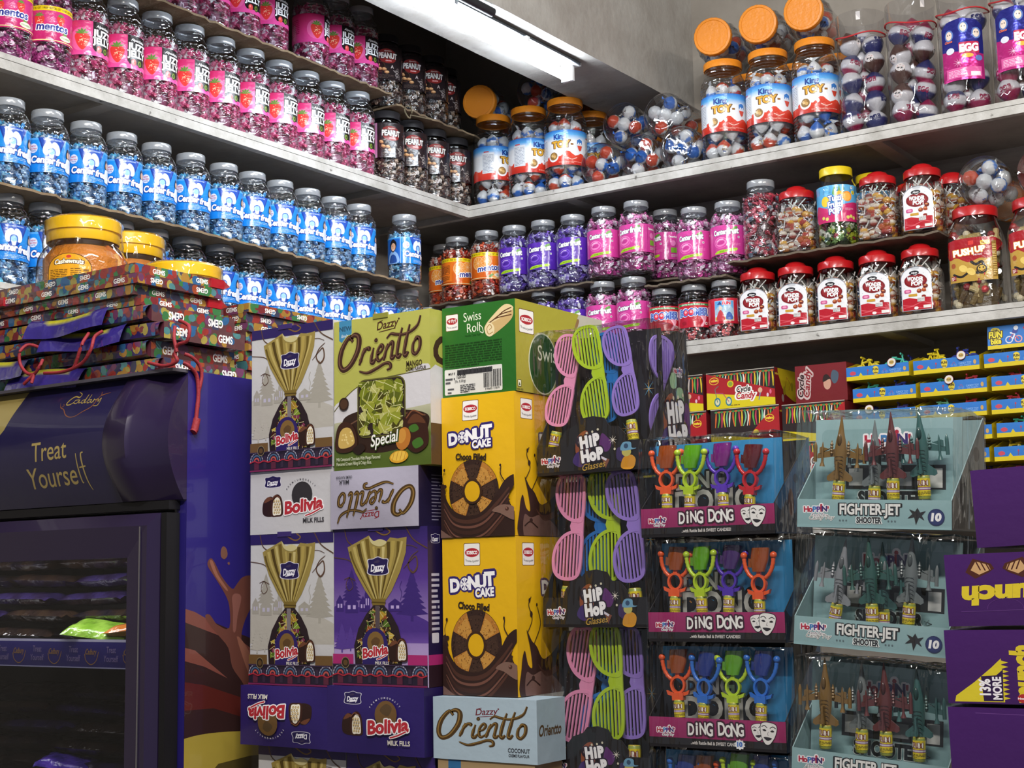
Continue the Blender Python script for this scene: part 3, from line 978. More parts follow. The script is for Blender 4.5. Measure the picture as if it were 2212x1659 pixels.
def lab_cashew():
    a = Art()
    out = [(-44,0),(44,0),(44,46)]+[(44*math.cos(R(t)), 46+30*math.sin(R(t))) for t in range(15, 180, 15)]+[(-44,46)]
    a.poly(out, '#5a3a12').poly([(p[0]*.96, 1+p[1]*.97) for p in out], '#dc9a1c')
    a.ell(0, 69, 5, 3, '#c23a2a').text('Cashewnuts', 0, 56, 9, '#4a2a0c', .12, .15, wmax=58, arc=2).text('Cashewnuts', 0, 56, 9, '#f6ead0', .04, .15, wmax=56, arc=2)
    a.lines(-38, 4, -2, 46, 13, '#5a3a10', 3, .4).lines(4, 4, 24, 48, 12, '#5a3a10', 5, .4)
    for k in range(5): a.rect(28, 8+k*8, 38, 12+k*8, '#7a5216')
    return a
# ------------------------------------------------------------------ sweets and toy eggs
def candies(name, Rj, z0, z1, n, pal, L=0.034, t=0.0085, seed=1, sec=None, core='#4a3038'):
    """a jumble of twist-wrapped sweets pressed against the jar wall"""
    q = random.Random(seed)
    mb = MB()
    prof = [(0.001, z0+0.004), (Rj*.62, z0+0.004), (Rj*.72, z0+0.02), (Rj*.72, z1-0.02), (Rj*.5, z1-0.006), (0.001, z1-0.004)]
    if sec:
        mb.lathe(prof, 16, core, rf=lambda r, z, a: (r*sec(a)/Rj, z), cap=False)
    else:
        mb.lathe(prof, 16, core, cap=False)
    for k in range(n):
        a = q.uniform(0, 6.283)
        lim = (sec(a) if sec else Rj)
        z = q.uniform(z0+0.008, z1)
        rr = lim*q.uniform(.78, .97) if k < n*.82 else lim*math.sqrt(q.random())*.8
        if k >= n*.82: z = z1-q.uniform(0, 0.012)
        c = Vector((rr*math.sin(a), -rr*math.cos(a), z))
        d = Vector((q.gauss(0, 1), q.gauss(0, 1), q.gauss(0, 1)))
        rad = Vector((math.sin(a), -math.cos(a), 0))
        d = (d - rad*d.dot(rad)*.75).normalized()
        u = d.cross(Vector((.3, .5, .8))).normalized()
        w = d.cross(u)
        c0 = pal[q.randrange(len(pal))]
        c1 = pal[q.randrange(len(pal))]
        vs, cs = [], []
        for (pos, rad_, cc) in ((-.5, .95, c1), (-.29, .25, c0), (-.21, 1.0, c0), (.0, 1.12, c1 if q.random() < .35 else c0), (.21, 1.0, c0), (.29, .25, c0), (.5, .95, c1)):
            flat = .25 if abs(pos) == .5 else .72
            for i in range(5):
                b = 1.2566*i+pos*1.2
                j = q.uniform(.75, 1.25)
                p = c + d*L*pos + (u*math.cos(b) + w*math.sin(b)*flat)*t*rad_*j
                aa = math.atan2(p.x, -p.y)
                lm = (sec(aa) if sec else Rj)*.985
                h = math.hypot(p.x, p.y)
                if h > lm: p.x *= lm/h; p.y *= lm/h
                p.z = min(max(p.z, z0+.002), z1+.012)
                vs.append(p)
                cs.append(rgba(cc, .28))
        fs = [(r*5+i, r*5+(i+1) % 5, (r+1)*5+(i+1) % 5, (r+1)*5+i) for r in range(6) for i in range(5)]
        mb.add(vs, fs, cs)
    return mb.mesh(name, FOIL)

def lollies(name, sec, z0, z1, n, seed=2):
    """a jumble of wrapped ball lollipops with white sticks"""
    q = random.Random(seed)
    mb = MB()
    pal = ['#c9772a', '#a8352a', '#e6d8c4', '#d9a23a', '#7a2422', '#d8c8b8', '#b8562a']
    mb.lathe([(0.001, z0+.004), (.7, z0+.004), (.7, z1-.03), (.001, z1-.025)], 16, '#5a342c', rf=lambda r, z, a: (r*sec(a), z), cap=False)
    for k in range(n):
        a = q.uniform(0, 6.283)
        rr = (sec(a)-.0145)*q.uniform(.93, 1.0)
        z = q.uniform(z0+.013, z1-.012)
        c = Vector((rr*math.sin(a), -rr*math.cos(a), z))
        col, c2 = pal[q.randrange(len(pal))], pal[q.randrange(len(pal))]
        b = len(mb.v)
        mb.sphere(c, 0.0125, col, seg=9, rings=6, scale=(1, 1, .9))
        mb.c[b+27:b+45] = [rgba(c2)]*18
        tng = Vector((math.cos(a), math.sin(a), 0))
        d = (tng*q.uniform(-1, 1) + Vector((0, 0, q.uniform(-.2, 1.2)))).normalized()
        e = c + d*q.uniform(.035, .055)
        ae = math.atan2(e.x, -e.y)
        lm = sec(ae)*.95
        h = math.hypot(e.x, e.y)
        if h > lm: e.x *= lm/h; e.y *= lm/h
        e.z = min(e.z, z1+.016)
        mb.tube([c, e], .0018, 5, '#f0ece6')
    return mb.mesh(name, FOIL)

def egg_mesh(name, L, r, fnc, art=None, tail=True):
    """foil-wrapped egg lying along z; fnc(t, a) gives the printed colour"""
    mb = MB()
    n, seg = 20, 24
    vs, cs, fs = [], [], []
    def rad(t):
        return r*math.sin(math.pi*t)**.82*(1.08-.22*t) if 0 < t < 1 else 0.0004
    for j in range(n+1):
        t = j/n
        tt = (1-math.cos(math.pi*t))/2
        for i in range(seg):
            a = 2*math.pi*i/seg
            rr = rad(tt)*(1+.03*math.sin(a*9)*math.sin(t*3.1))
            vs.append((rr*math.sin(a), -rr*math.cos(a), (tt-.5)*L))
            cs.append(fnc(tt, a))
    for j in range(n):
        for i in range(seg):
            i2 = (i+1) % seg
            fs.append((j*seg+i, j*seg+i2, (j+1)*seg+i2, (j+1)*seg+i))
    mb.add(vs, fs, cs)
    if tail:
        col = fnc(1, 0)
        tv, tf = [], []
        for i in range(7):
            u = -1+i/3
            tv += [(u*r*.16, .002*(-1)**i, L*.48), (u*r*.85, .003*(-1)**i, L*.63)]
        for i in range(6): tf.append((2*i, 2*i+2, 2*i+3, 2*i+1))
        mb.add(tv, tf, col)
    if art:
        for a0 in (0, math.pi):
            def fn(x, y, l, a0=a0):
                t = min(max(y/L+.5, .02), .98)
                rr = rad(t)
                an = x/r+a0
                return ((rr+l+.0003)*math.sin(an), -(rr+l+.0003)*math.cos(an), y)
            bake(mb, art, fn, [('x', frange(-30, 30, 10)), ('y', frange(-40, 40, 14))])
    return mb.mesh(name, EGGM, smooth=180)

W_, O_, B_ = '#d6d6d8', '#c2452a', '#2b62b4'
def kpat(kind):
    def f(t, a):
        wv = .05*math.sin(a*3)
        if kind == 0: return O_ if t < .38+wv else W_
        if kind == 1: return B_ if t > .60+wv else W_
        if kind == 2: return O_ if t < .36+wv else (B_ if t > .74+wv else W_)
        return '#3a74c4' if .30+wv < t < .48+wv else W_
    return f
_ka = Art().text('TOY', 0, -1, 6, '#8a6428', .06).ell(0, -7, 3.4, 3, '#caa262', 10).text('King', 0, 7, 4, '#2f56a8', .04)
EGGS = [egg_mesh('toy_egg', .057, .0226, kpat(k), _ka if k != 1 else None) for k in range(4)]
M_, N_ = '#8c2148', '#2b2f60'
def bpat(kind):
    def f(t, a):
        wv = .03*math.sin(a*4)
        if kind == 0: return M_ if t > .5+wv else '#c9c7ca'
        if kind == 1: return N_ if t > .45+wv else '#c9c7ca'
        if kind == 2: return '#c9c7ca' if .36 < t < .7 else (M_ if t >= .7 else N_)
        return '#c9c7ca' if t < .55 else '#4a2b26'
    return f
_ea = Art().text('EGG', 0, -12, 13, '#8c2148', .07, wmax=34)
_eb = Art().text('EGG', 0, -12, 13, '#2b2f60', .07, wmax=34)
_ef = Art().ell(0, 4, 15, 9, '#4a2b26').ell(0, -6, 14, 13, '#ece4e0').ell(-5, -3, 2.2, 2.6, '#26282c', 10).ell(5, -3, 2.2, 2.6, '#26282c', 10).stroke([(-3, -11), (0, -12.5), (3, -11)], 1, '#8c4a4a').ell(-8, -8, 2.4, 1.6, '#e8b8b4', 8).ell(8, -8, 2.4, 1.6, '#e8b8b4', 8)
EGGB = [egg_mesh('character_egg', .076, .0315, bpat(0), _ea, False), egg_mesh('character_egg', .076, .0315, bpat(1), _eb, False),
        egg_mesh('character_egg', .076, .0315, bpat(2), _ea, False), egg_mesh('character_egg', .076, .0315, bpat(3), _ef, False)]

def put_eggs(meshes, mtx, spots, label, group, name, seed, tilt=.38):
    q = random.Random(seed)
    for s in spots:
        me = meshes[q.randrange(len(meshes))]
        o = link(name, me)
        az_ = math.atan2(s[0], -s[1])
        rot = Matrix.Rotation(az_+q.uniform(-.25, .25), 4, 'Z') @ Matrix.Rotation(q.uniform(-tilt, tilt)+(math.pi if q.random() < .5 else 0), 4, 'X') @ Matrix.Rotation(q.uniform(0, 6.28), 4, 'Z')
        m = mtx @ Matrix.Translation(Vector(s)) @ rot
        o.matrix_world = m
        prop(o, label, 'toy egg', group)

# ------------------------------------------------------------------ jars
def flute(Rj, zs0, zs1, n=18, amp=.035):
    def f(r, z, a):
        if zs0 < z < zs1:
            w = math.sin(math.pi*(z-zs0)/(zs1-zs0))
            r *= 1+amp*w*math.cos(n*a)
        return r, z
    return f

def knurl_lid(r, h, col=None, seg=48, dome=0.0, inner=True, steps=True):
    mb = MB()
    prof = [(r*.98, 0), (r, .001), (r, h-.002), (r*.975, h)]
    prof += [(r*.86, h+.0005), (r*.83, h-.0012), (r*.4, h-.0012+dome*.9), (.0005, h-.0012+dome)]
    mb.lathe(prof, seg, col, rf=lambda rr, z, a: (rr*(1+(.012*math.cos(24*a) if .001 <= z <= h-.002 and rr > r*.99 else 0)), z), cap=False)
    return mb

def jar_proto(name, Rj, H, lid, lidr, lidh, label=None, lz=0, lhalf=90, fill=None, prof=None, sec=None, pet=None, lidmat=None, label_mat=None, fl=18):
    """returns an Empty-rooted jar at the origin (hidden away by moving later); parts: body, lid, label, sweets"""
    root = link(name, None)
    root.empty_display_size = .05
    neck = H-lidh
    if prof is None:
        prof = [(.001, .004), (Rj*.72, .002), (Rj*.86, .003), (Rj*.96, .012), (Rj, .026), (Rj, H*.30), (Rj*.985, H*.33), (Rj*.985, H*.62), (Rj, H*.645),
                (Rj*1.0, H*.69), (Rj*.97, H*.745), (Rj*.91, H*.79), (Rj*.83, H*.83), (lidr*1.0, H*.872), (lidr*.93, neck-.002), (lidr*.93, neck)]
    pp = []
    for a, b in zip(prof[:-1], prof[1:]):
        k = max(1, int(abs(b[1]-a[1])/.006))
        for i in range(k): pp.append((a[0]+(b[0]-a[0])*i/k, a[1]+(b[1]-a[1])*i/k))
    pp.append(prof[-1])
    rf = flute(Rj, H*.66, H*.875, fl)
    if sec:
        def rf(r, z, a):
            t = 1 if z < H*.66 else max(0, 1-(z-H*.66)/(H*.18))
            return r*(1+(sec(a)/Rj-1)*t), z
    MB().lathe(pp, 54, None, rf=rf, cap=False).obj('body', pet or PET, root, smooth=50)
    if lid == 'clear':
        knurl_lid(lidr, lidh).obj('lid', LIDC, root, smooth=40, loc=(0, 0, neck))
    elif lid == 'dome':
        l = MB().lathe([(lidr*.99, 0), (lidr*1.02, .002), (lidr*1.02, lidh), (lidr*.97, lidh+.003), (lidr*.66, lidh+.004), (lidr*.60, lidh+.012), (lidr*.48, lidh+.021), (lidr*.28, lidh+.026), (.0005, lidh+.0275)], 40, None, cap=False)
        l.obj('lid', lidmat, root, smooth=40, loc=(0, 0, neck))
    else:
        knurl_lid(lidr, lidh).obj('lid', lidmat, root, smooth=40, loc=(0, 0, neck))
    if fill: prop(link('sweets', fill, root), kind='stuff')
    if label:
        if isinstance(label, Art): label = label_mesh('label', label, Rj*.985+.0009, lz, lhalf, label_mat)
        link('label', label, root)
    return root

def face_cam(x, y, off=0.0):
    return math.atan2(-x, y) + off

def set_jar(root, x, y, z, rz, label, group, cat='candy jar', rot=None):
    root.location = (x, y, z)
    root.rotation_euler = rot or (0, 0, rz)
    return prop(root, label, cat, group)

class Line:
    """places copies of one kind of jar; the first placement uses the prototype itself"""
    def __init__(s, proto): s.p, s.used = proto, False
    def put(s, *a, **k):
        o = copy_tree(s.p) if s.used else s.p
        s.used = True
        return set_jar(o, *a, **k)

def super_sec(w, d, e=5):
    def f(a):
        c, s_ = abs(math.sin(a)), abs(math.cos(a))
        return 1/((c/(w/2))**e+(s_/(d/2))**e)**(1/e)
    return f

PAL = dict(jelly=['#d8447f','#b32a5c','#e9c9d6','#f4eef2','#d9d3d8','#b8456c','#f0eaec','#c23b6d','#a02f56','#e2809f'],
           straw=['#a82a78','#d85aa0','#e9c9d6','#8c1f5f','#c23b8d','#5a1a3c'],
           blue=['#3f9be0','#bfe3f5','#8fd0f4','#3f86cc','#eaf4fa','#6fd0f0','#5a7fae','#9cc4e4','#8fb8e0'],
           nut=['#3a2620','#6b4a3c','#c9ab92','#e6d9cc','#8c7060','#2a1a16','#8a6a58','#e0d2c6','#4a332a'],
           purple=['#5b3aa8','#b9a6e6','#6a52a8','#e8e4f4','#7d5cc9','#8f7cc9'],
           pink=['#e9dfe6','#d85aa8','#f0b8dc','#b84a8c','#f4e6f0','#c23f90','#d88ab8','#e07ab8'],
           orange=['#e2592a','#f2b49a','#a8321a','#f6e8e0','#d8412a','#c23a1f'],
           gum=['#a8242f','#3a1218','#d85a5a','#e8d8d8','#6b1a22'],
           mixed=['#b3304a','#e6dada','#8c2236','#d86a7a','#7a8a9a','#c24a5a'],
           green=['#4f7a3a','#2f4a2a','#b8c23a','#d9d9c8','#8c2a3a','#6b8a4a'])
def fill(kind, Rj, z1, n=150, L=.034, t=.0085, seed=1, core='#3a2428', **k):
    n, L, t = int(n*1.5), L*.86, t*.84
    return candies('sweets', Rj*.97, .004, z1, n, PAL[kind], L, t, seed, core=core, **k)

ORD = ['first', 'second', 'third', 'fourth', 'fifth', 'sixth', 'seventh', 'eighth', 'ninth', 'tenth', 'eleventh', 'twelfth', 'thirteenth']
q = random.Random(11)
jit = lambda s=.05: q.uniform(-s, s)

# --- upper left shelf: strawberry jellies, lower layer
XJ = -2.872
JL = jar_proto('candy_jar', .0555, .268, 'clear', .040, .020, lab_jelly(), .076, 140, fill('jelly', .0555, .19, 175, core='#8a3a5c'))
jelly = Line(JL)
MS = jar_proto('candy_jar', .0555, .262, 'clear', .040, .020, lab_mentos('pink'), .076, 140, fill('straw', .0555, .20, 170, seed=4, core='#8a3a70'))
mstr = Line(MS)
for i, y in enumerate((2.088, 2.203)):
    mstr.put(XJ, y, Z1, face_cam(XJ, y, -.05+jit()), ('mentos-purple'.replace('mentos-', 'bright ')+' strawberry sweets jar with yellow label band, %s' % ('cut by the picture edge', 'beside the crimson-label jelly jars')[i]), 'jars with yellow band on the upper left shelf')
YL = [2.316+.1150*i for i in range(10)]
for i, y in enumerate(YL):
    jelly.put(XJ, y, Z1, face_cam(XJ, y, jit(.06)), 'strawberry jelly candy jar, %s past the yellow-band jars, lower layer of top shelf' % ORD[i], 'jelly jars, lower layer')
# upper layer on the cardboard
ZU = 3.0005
for i, y in enumerate([2.50, 2.617, 2.735, 2.852, 2.966]):
    jelly.put(XJ, y, ZU, face_cam(XJ, y, jit(.05)), 'strawberry jelly candy jar, %s from the left in the upper layer' % ORD[i], 'jelly jars, upper layer')
jelly.put(-3.00, 3.075, ZU, face_cam(-3.0, 3.075, -.1), 'jelly candy jar set back in shadow in the gap of the upper layer', 'jelly jars, upper layer')
jelly.put(XJ, 3.142, ZU, face_cam(XJ, 3.142, .55), 'jelly candy jar turned so its small print shows, upper layer', 'jelly jars, upper layer')
jelly.put(XJ, 3.257, ZU, face_cam(XJ, 3.257, .05), 'upper-layer jelly candy jar between the turned jar and the last one', 'jelly jars, upper layer')
jelly.put(XJ, 3.371, ZU, face_cam(XJ, 3.371, 0), 'last upper-layer jelly candy jar, beside the dark peanut jars', 'jelly jars, upper layer')
# --- dark peanut jars
DARKLID = plain('lid_dark', '#2c2a2c', .3)
PN = jar_proto('candy_jar', .0580, .240, 'flat', .046, .024, lab_peanut(), .085, 150, fill('nut', .0580, .165, 165, .03, seed=6, core='#241a18'), lidmat=DARKLID)
pn = Line(PN)
YP = (3.490, 3.611, 3.731, 3.851)
for i, y in enumerate(YP):
    pn.put(XJ, y, Z1, face_cam(XJ, y, .06+jit(.05)), 'dark peanut candy jar on the shelf board, %s from the jelly jars' % ORD[i], 'peanut jars, lower layer')
for i, y in enumerate(YP):
    pn.put(XJ-.005-(.036 if i == 3 else 0), y, 2.973, face_cam(XJ, y, .06+jit(.05)), 'dark peanut candy jar on the torn cardboard, %s from the jelly jars' % ORD[i], 'peanut jars, upper layer')

# --- lower left shelf: blue gum jars
BL = jar_proto('candy_jar', .0525, .222, 'clear', .0385, .019, lab_fresh(), .062, 140, fill('blue', .0525, .155, 165, .032, seed=8, core='#3f6288'))
blue = Line(BL)
BF = jar_proto('candy_jar', .0525, .222, 'clear', .0385, .019, lab_fresh(True), .062, 140, BL.children[[c.name.split('.')[0] for c in BL.children].index('sweets')].data)
ZB = 2.4145
YBU = [2.094, 2.206, 2.322, 2.435, 2.550, 2.670, 2.791, 2.900, 3.012, 3.127, 3.243, 3.357]
for i, y in enumerate(YBU):
    blue.put(XJ, y, ZB, face_cam(XJ, y, .05+jit(.06)), 'blue gum jar, %s from the left in the layer on the cardboard' % ORD[i], 'blue gum jars, upper layer')
blue.put(-2.985, 3.405, ZB, face_cam(-2.985, 3.405, -.1), 'blue gum jar half hidden behind the portrait-label jar', 'blue gum jars, upper layer')
set_jar(BF, -2.845, 3.545, ZB, face_cam(-2.845, 3.545, .70), 'blue gum jar with a portrait on its label, at the end of the layer', 'blue gum jars, upper layer')
YBL = [2.098, 2.206, 2.318, 2.430, 2.545, 2.660, 2.778, 2.890, 3.008, 3.120, 3.236, 3.352, 3.472, 3.588]
for i, y in enumerate(YBL):
    blue.put(XJ, y, Z2, face_cam(XJ, y, .05+jit(.06)), 'blue gum jar under the cardboard, %s from the left in the bottom layer' % (ORD+['fourteenth'])[i], 'blue gum jars, bottom layer')

# --- back wall, lower shelf
YJ = YB+.066
OR = jar_proto('candy_jar', .0535, .226, 'clear', .039, .018, lab_mentos('orange'), .058, 140, fill('orange', .0535, .175, 160, .032, seed=9, core='#8c3a22'))
orange = Line(OR)
ZC = 2.4145
orange.put(-3.01, 3.97, ZC, face_cam(-3.01, 3.97, -.1), 'orange sweets jar partly behind the portrait-label blue jar', 'orange sweets jars')
orange.put(-2.905, YJ+.01, ZC, face_cam(-2.905, YJ, .62), 'orange sweets jar turned so its contents table shows', 'orange sweets jars')
orange.put(-2.85, YJ+.145, ZC, face_cam(-2.85, YJ+.145, 0), 'orange sweets jar in the second row, seen between two others', 'orange sweets jars')
orange.put(-2.775, YJ, ZC, face_cam(-2.775, YJ, -.1), 'orange sweets jar beside the purple gum jars', 'orange sweets jars')
for i, x in enumerate((-3.02, -2.905, -2.79)):
    orange.put(x, YJ, Z2, face_cam(x, YJ, .1), 'orange sweets jar under the grey cardboard, %s from the corner' % ORD[i], 'orange sweets jars, bottom layer')
PU = jar_proto('candy_jar', .0545, .226, 'clear', .039, .018, lab_fruit('purple'), .06, 140, fill('purple', .0545, .178, 160, .034, seed=12, core='#4a3a78'))
PK = jar_proto('candy_jar', .0545, .226, 'clear', .039, .018, lab_fruit('pink'), .06, 140, fill('pink', .0545, .175, 160, .034, seed=13, core='#8a3a6c'))
purple, pink = Line(PU), Line(PK)
for i, (x, z) in enumerate(((-2.664, ZC), (-2.551, ZC), (-2.437, ZC))):
    purple.put(x, YJ, z, face_cam(x, YJ, -.02), 'purple gum jar, %s from the orange jars, upper layer' % ORD[i], 'purple gum jars')
for i, x in enumerate((-2.555, -2.444)):
    purple.put(x, YJ, Z2, face_cam(x, YJ, -.02), 'purple gum jar in the bottom layer, %s' % ('beside the orange jars', 'beside the pink jars')[i], 'purple gum jars')
pink.put(-2.322, YJ, ZC+.008, face_cam(-2.322, YJ, .0), 'pink gum jar beside the purple jars, upper layer', 'pink gum jars')
pink.put(-2.205, YJ, ZC+.008, face_cam(-2.205, YJ, -.22), 'pink gum jar showing a side panel, in front of the set-back jars', 'pink gum jars')
pink.put(-2.172, YJ+.126, ZC, face_cam(-2.17, YJ+.126, -.75), 'pink gum jar set back one row, second from front', 'pink gum jars')
pink.put(-2.190, YJ+.248, ZC, face_cam(-2.19, YJ+.248, -.7), 'pink gum jar set back two rows against the wall', 'pink gum jars')
pink.put(-2.016, YJ+.02, 2.376, face_cam(-2.012, YJ, .02), 'pink gum jar on the corrugated sheet above the red gum jars', 'pink gum jars')
pink.put(-1.9025, YJ+.02, 2.376, face_cam(-1.897, YJ, .1), 'pink gum jar next to the unlabelled candy jar', 'pink gum jars')
for i, x in enumerate((-2.333, -2.222)):
    pink.put(x, YJ, Z2, face_cam(x, YJ, -.08*i), 'pink gum jar in the bottom layer, %s' % ('beside the purple jars', 'beside the red gum jars')[i], 'pink gum jars')
GM = jar_proto('candy_jar', .0495, .176, 'clear', .038, .018, lab_gum(), .043, 130, fill('gum', .0495, .07, 80, .03, seed=15, core='#2a1014'))
GP = jar_proto('candy_jar', .0495, .176, 'clear', .038, .018, lab_gum(True), .043, 130, GM.children[[c.name.split('.')[0] for c in GM.children].index('sweets')].data)
gum = Line(GM)
gum.put(-2.115, YJ, Z2, face_cam(-2.1, YJ, .05), 'red gum jar beside the pink gum jars', 'red gum jars')
gum.put(-2.014, YJ, Z2, face_cam(-1.99, YJ, .05), 'red gum jar in the middle of the three', 'red gum jars')
set_jar(GP, -1.9135, YJ, Z2, face_cam(-1.88, YJ, .3), 'red gum jar with a blue picture panel on its label', 'red gum jars')
MX = jar_proto('candy_jar', .056, .238, 'clear', .041, .020, None, 0, 140, fill('mixed', .056, .190, 230, .032, seed=17, core='#4a2028'))
set_jar(MX, -1.788, YJ+.01, 2.4065, 0, 'clear unlabelled jar full of twist-wrapped candies', None)
YEL = plain('lid_yellow', '#e3c71e', .35, coat=.2)
RED = plain('lid_red', '#b5181c', .3, coat=.3)
ORG = plain('lid_orange', '#d9821c', .4, bump=(70, .25, .006))
TU = jar_proto('lollipop_jar', .0565, .232, 'flat', .046, .024, lab_tutti(), .075, 140, fill('green', .0565, .08, 90, .034, .011, seed=19, core='#24301c'), pet=PETS, lidmat=YEL)
tut = Line(TU)
tut.put(-1.550, YJ, 2.4065, face_cam(-1.55, YJ, .03), 'fruit lollipop jar with yellow lid and pineapple label', 'yellow-lidded lollipop jars', 'lollipop jar')
tut.put(-1.492, YJ+.13, 2.4065, face_cam(-1.487, YJ, .3), 'yellow-lidded lollipop jar set back, only its lid shows', 'yellow-lidded lollipop jars', 'lollipop jar')
# square jars with red domed lids
SECW = super_sec(.112, .092, 5)
PROFW = [(.001, .004), (.046, .001), (.053, .004), (.056, .012), (.056, .118), (.0555, .125), (.053, .137), (.0485, .150), (.046, .158), (.046, .164)]
def wonder(label=True):
    root = link('lollipop_jar', None)
    root.empty_display_size = .05
    pp = []
    for a, b in zip(PROFW[:-1], PROFW[1:]):
        k = max(1, int(abs(b[1]-a[1])/.007))
        for i in range(k): pp.append((a[0]+(b[0]-a[0])*i/k, a[1]+(b[1]-a[1])*i/k))
    pp.append(PROFW[-1])
    def rf(r, z, a):
        t = 1 if z < .120 else max(0, 1-(z-.120)/.038)
        return r*(1+(SECW(a)/.056-1)*t), z
    MB().lathe(pp, 64, None, rf=rf, cap=False).obj('body', PET if not label else PETS, root, smooth=50)
    MB().lathe([(.0485, 0), (.050, .001), (.050, .019), (.0475, .0225), (.033, .0235), (.031, .029), (.026, .036), (.016, .0405), (.0005, .042)], 44, None,
               rf=lambda r, z, a: (r*(1+(.012*math.cos(40*a) if r > .0495 else 0)), z), cap=False).obj('lid', RED, root, smooth=40, loc=(0, 0, .161))
    prop(link('lollipops', LOLLY, root), kind='stuff')
    if label:
        mb = MB()
        def fn(x, y, l):
            a = math.atan2(x, .046)
            for _ in range(3):
                s_ = SECW(a)
                a = math.asin(max(-1, min(1, x/s_)))
            s_ = SECW(a)
            return (x, -s_*math.cos(a)-l*2-.0007, .012+y)
        bake(mb, ART_W, fn, [('x', frange(-48, 48, 34))])
        link('label', mb.mesh('label', FILM), root)
    return root
LOLLY = lollies('lollipops', SECW, .004, .142, 120)
ART_W = Art()
ART_W.place(lab_wonder(), lambda x, y: (x*.98, y*.98))
wl = Line(wonder())
for i, x in enumerate((-1.803, -1.684, -1.562, -1.440, -1.318)):
    wl.put(x, YB+.062, Z2, face_cam(x, YB, -.30+jit(.05)), 'red-lidded lollipop jar on the shelf board, %s from the red gum jars' % ORD[i], 'white-label lollipop jars', 'lollipop jar')
wl.put(-1.300, YB+.062, 2.4065, face_cam(-1.3, YB, -.34), 'red-lidded white-label lollipop jar on top of the cardboard sheet', 'white-label lollipop jars', 'lollipop jar')
wu = Line(wonder(False))
wu.put(-1.672, YB+.065, 2.4065, face_cam(-1.672, YB, -.3), 'unlabelled red-lidded lollipop jar beside the twist-candy jar', 'unlabelled lollipop jars', 'lollipop jar')
wu.put(-1.427, YB+.062, 2.4065, face_cam(-1.427, YB, -.33), 'unlabelled red-lidded lollipop jar right of the yellow-lidded jar', 'unlabelled lollipop jars', 'lollipop jar')
wu.put(-1.370, YB+.20, 2.4065, 0, 'red-lidded lollipop jar set back behind the unlabelled one', 'unlabelled lollipop jars', 'lollipop jar')
wu.put(-1.262, YB+.20, 2.4065, 0, 'red-lidded lollipop jar set back behind the white-label one', 'unlabelled lollipop jars', 'lollipop jar')
# push-up lolly jars
SECP = super_sec(.142, .118, 4)
PPP = [(.001, .004), (.058, .001), (.067, .005), (.071, .016), (.071, .188), (.070, .20), (.066, .215), (.059, .232), (.055, .243), (.055, .252)]
def pushjar():
    root = link('lollipop_jar', None)
    root.empty_display_size = .05
    pp = []
    for a, b in zip(PPP[:-1], PPP[1:]):
        k = max(1, int(abs(b[1]-a[1])/.008))
        for i in range(k): pp.append((a[0]+(b[0]-a[0])*i/k, a[1]+(b[1]-a[1])*i/k))
    pp.append(PPP[-1])
    def rf(r, z, a):
        t = 1 if z < .19 else max(0, 1-(z-.19)/.05)
        return r*(1+(SECP(a)/.071-1)*t), z
    MB().lathe(pp, 64, None, rf=rf, cap=False).obj('body', PETS, root, smooth=50)
    knurl_lid(.0585, .027).obj('lid', RED, root, smooth=40, loc=(0, 0, .25))
    qq = random.Random(5)
    mb = MB()
    for k in range(54):
        a = qq.uniform(0, 6.28)
        s_ = SECP(a)*.74
        z = qq.uniform(.02, .20)
        c = Vector((s_*math.sin(a), -s_*math.cos(a), z))
        d = Vector((qq.gauss(0, 1)*math.cos(a), qq.gauss(0, 1)*math.sin(a), qq.gauss(0, .9))).normalized()
        p0, p1 = c-d*.03, c+d*.03
        for p in (p0, p1):
            h = math.hypot(p.x, p.y); lm = SECP(math.atan2(p.x, -p.y))*.86
            if h > lm: p.x *= lm/h; p.y *= lm/h
            p.z = min(max(p.z, .012), .215)
        mb.tube([p0, (p0+p1)/2, p1], .010, 8, ['#b59a5c', '#7d6436', '#5a4424', '#c9b078'][k % 4], taper=[.75, 1, .6])
        mb.sphere(p1, .0105, ['#8c1f26', '#c23a3a', '#d9c9a8'][k % 3], seg=8, rings=5)
    mb.lathe([(.001, .006), (.72, .006), (.72, .17), (.001, .19)], 16, '#5a4628', rf=lambda r, z, a: (r*SECP(a), z), cap=False)
    prop(link('lolly_sticks', mb.mesh('lolly_sticks', FOIL), root), kind='stuff')
    mb = MB()
    def fn(x, y, l):
        a = math.atan2(x, .059)
        for _ in range(3):
            a = math.asin(max(-1, min(1, x/SECP(a))))
        return (x, -SECP(a)*math.cos(a)-l*2-.0008, .072+y)
    bake(mb, lab_push(), fn, [('x', frange(-64, 64, 44))])
    link('label', mb.mesh('label', FILM), root)
    return root
pj = Line(pushjar())
pj.put(-1.165, YB+.072, Z2, face_cam(-1.165, YB, -.24), 'big lolly jar with red and gold label beside the square lollipop jars', 'red and gold lolly jars', 'lollipop jar')
pj.put(-1.005, YB+.072, Z2, face_cam(-1.005, YB, -.20), 'big red and gold lolly jar cut by the picture edge', 'red and gold lolly jars', 'lollipop jar')

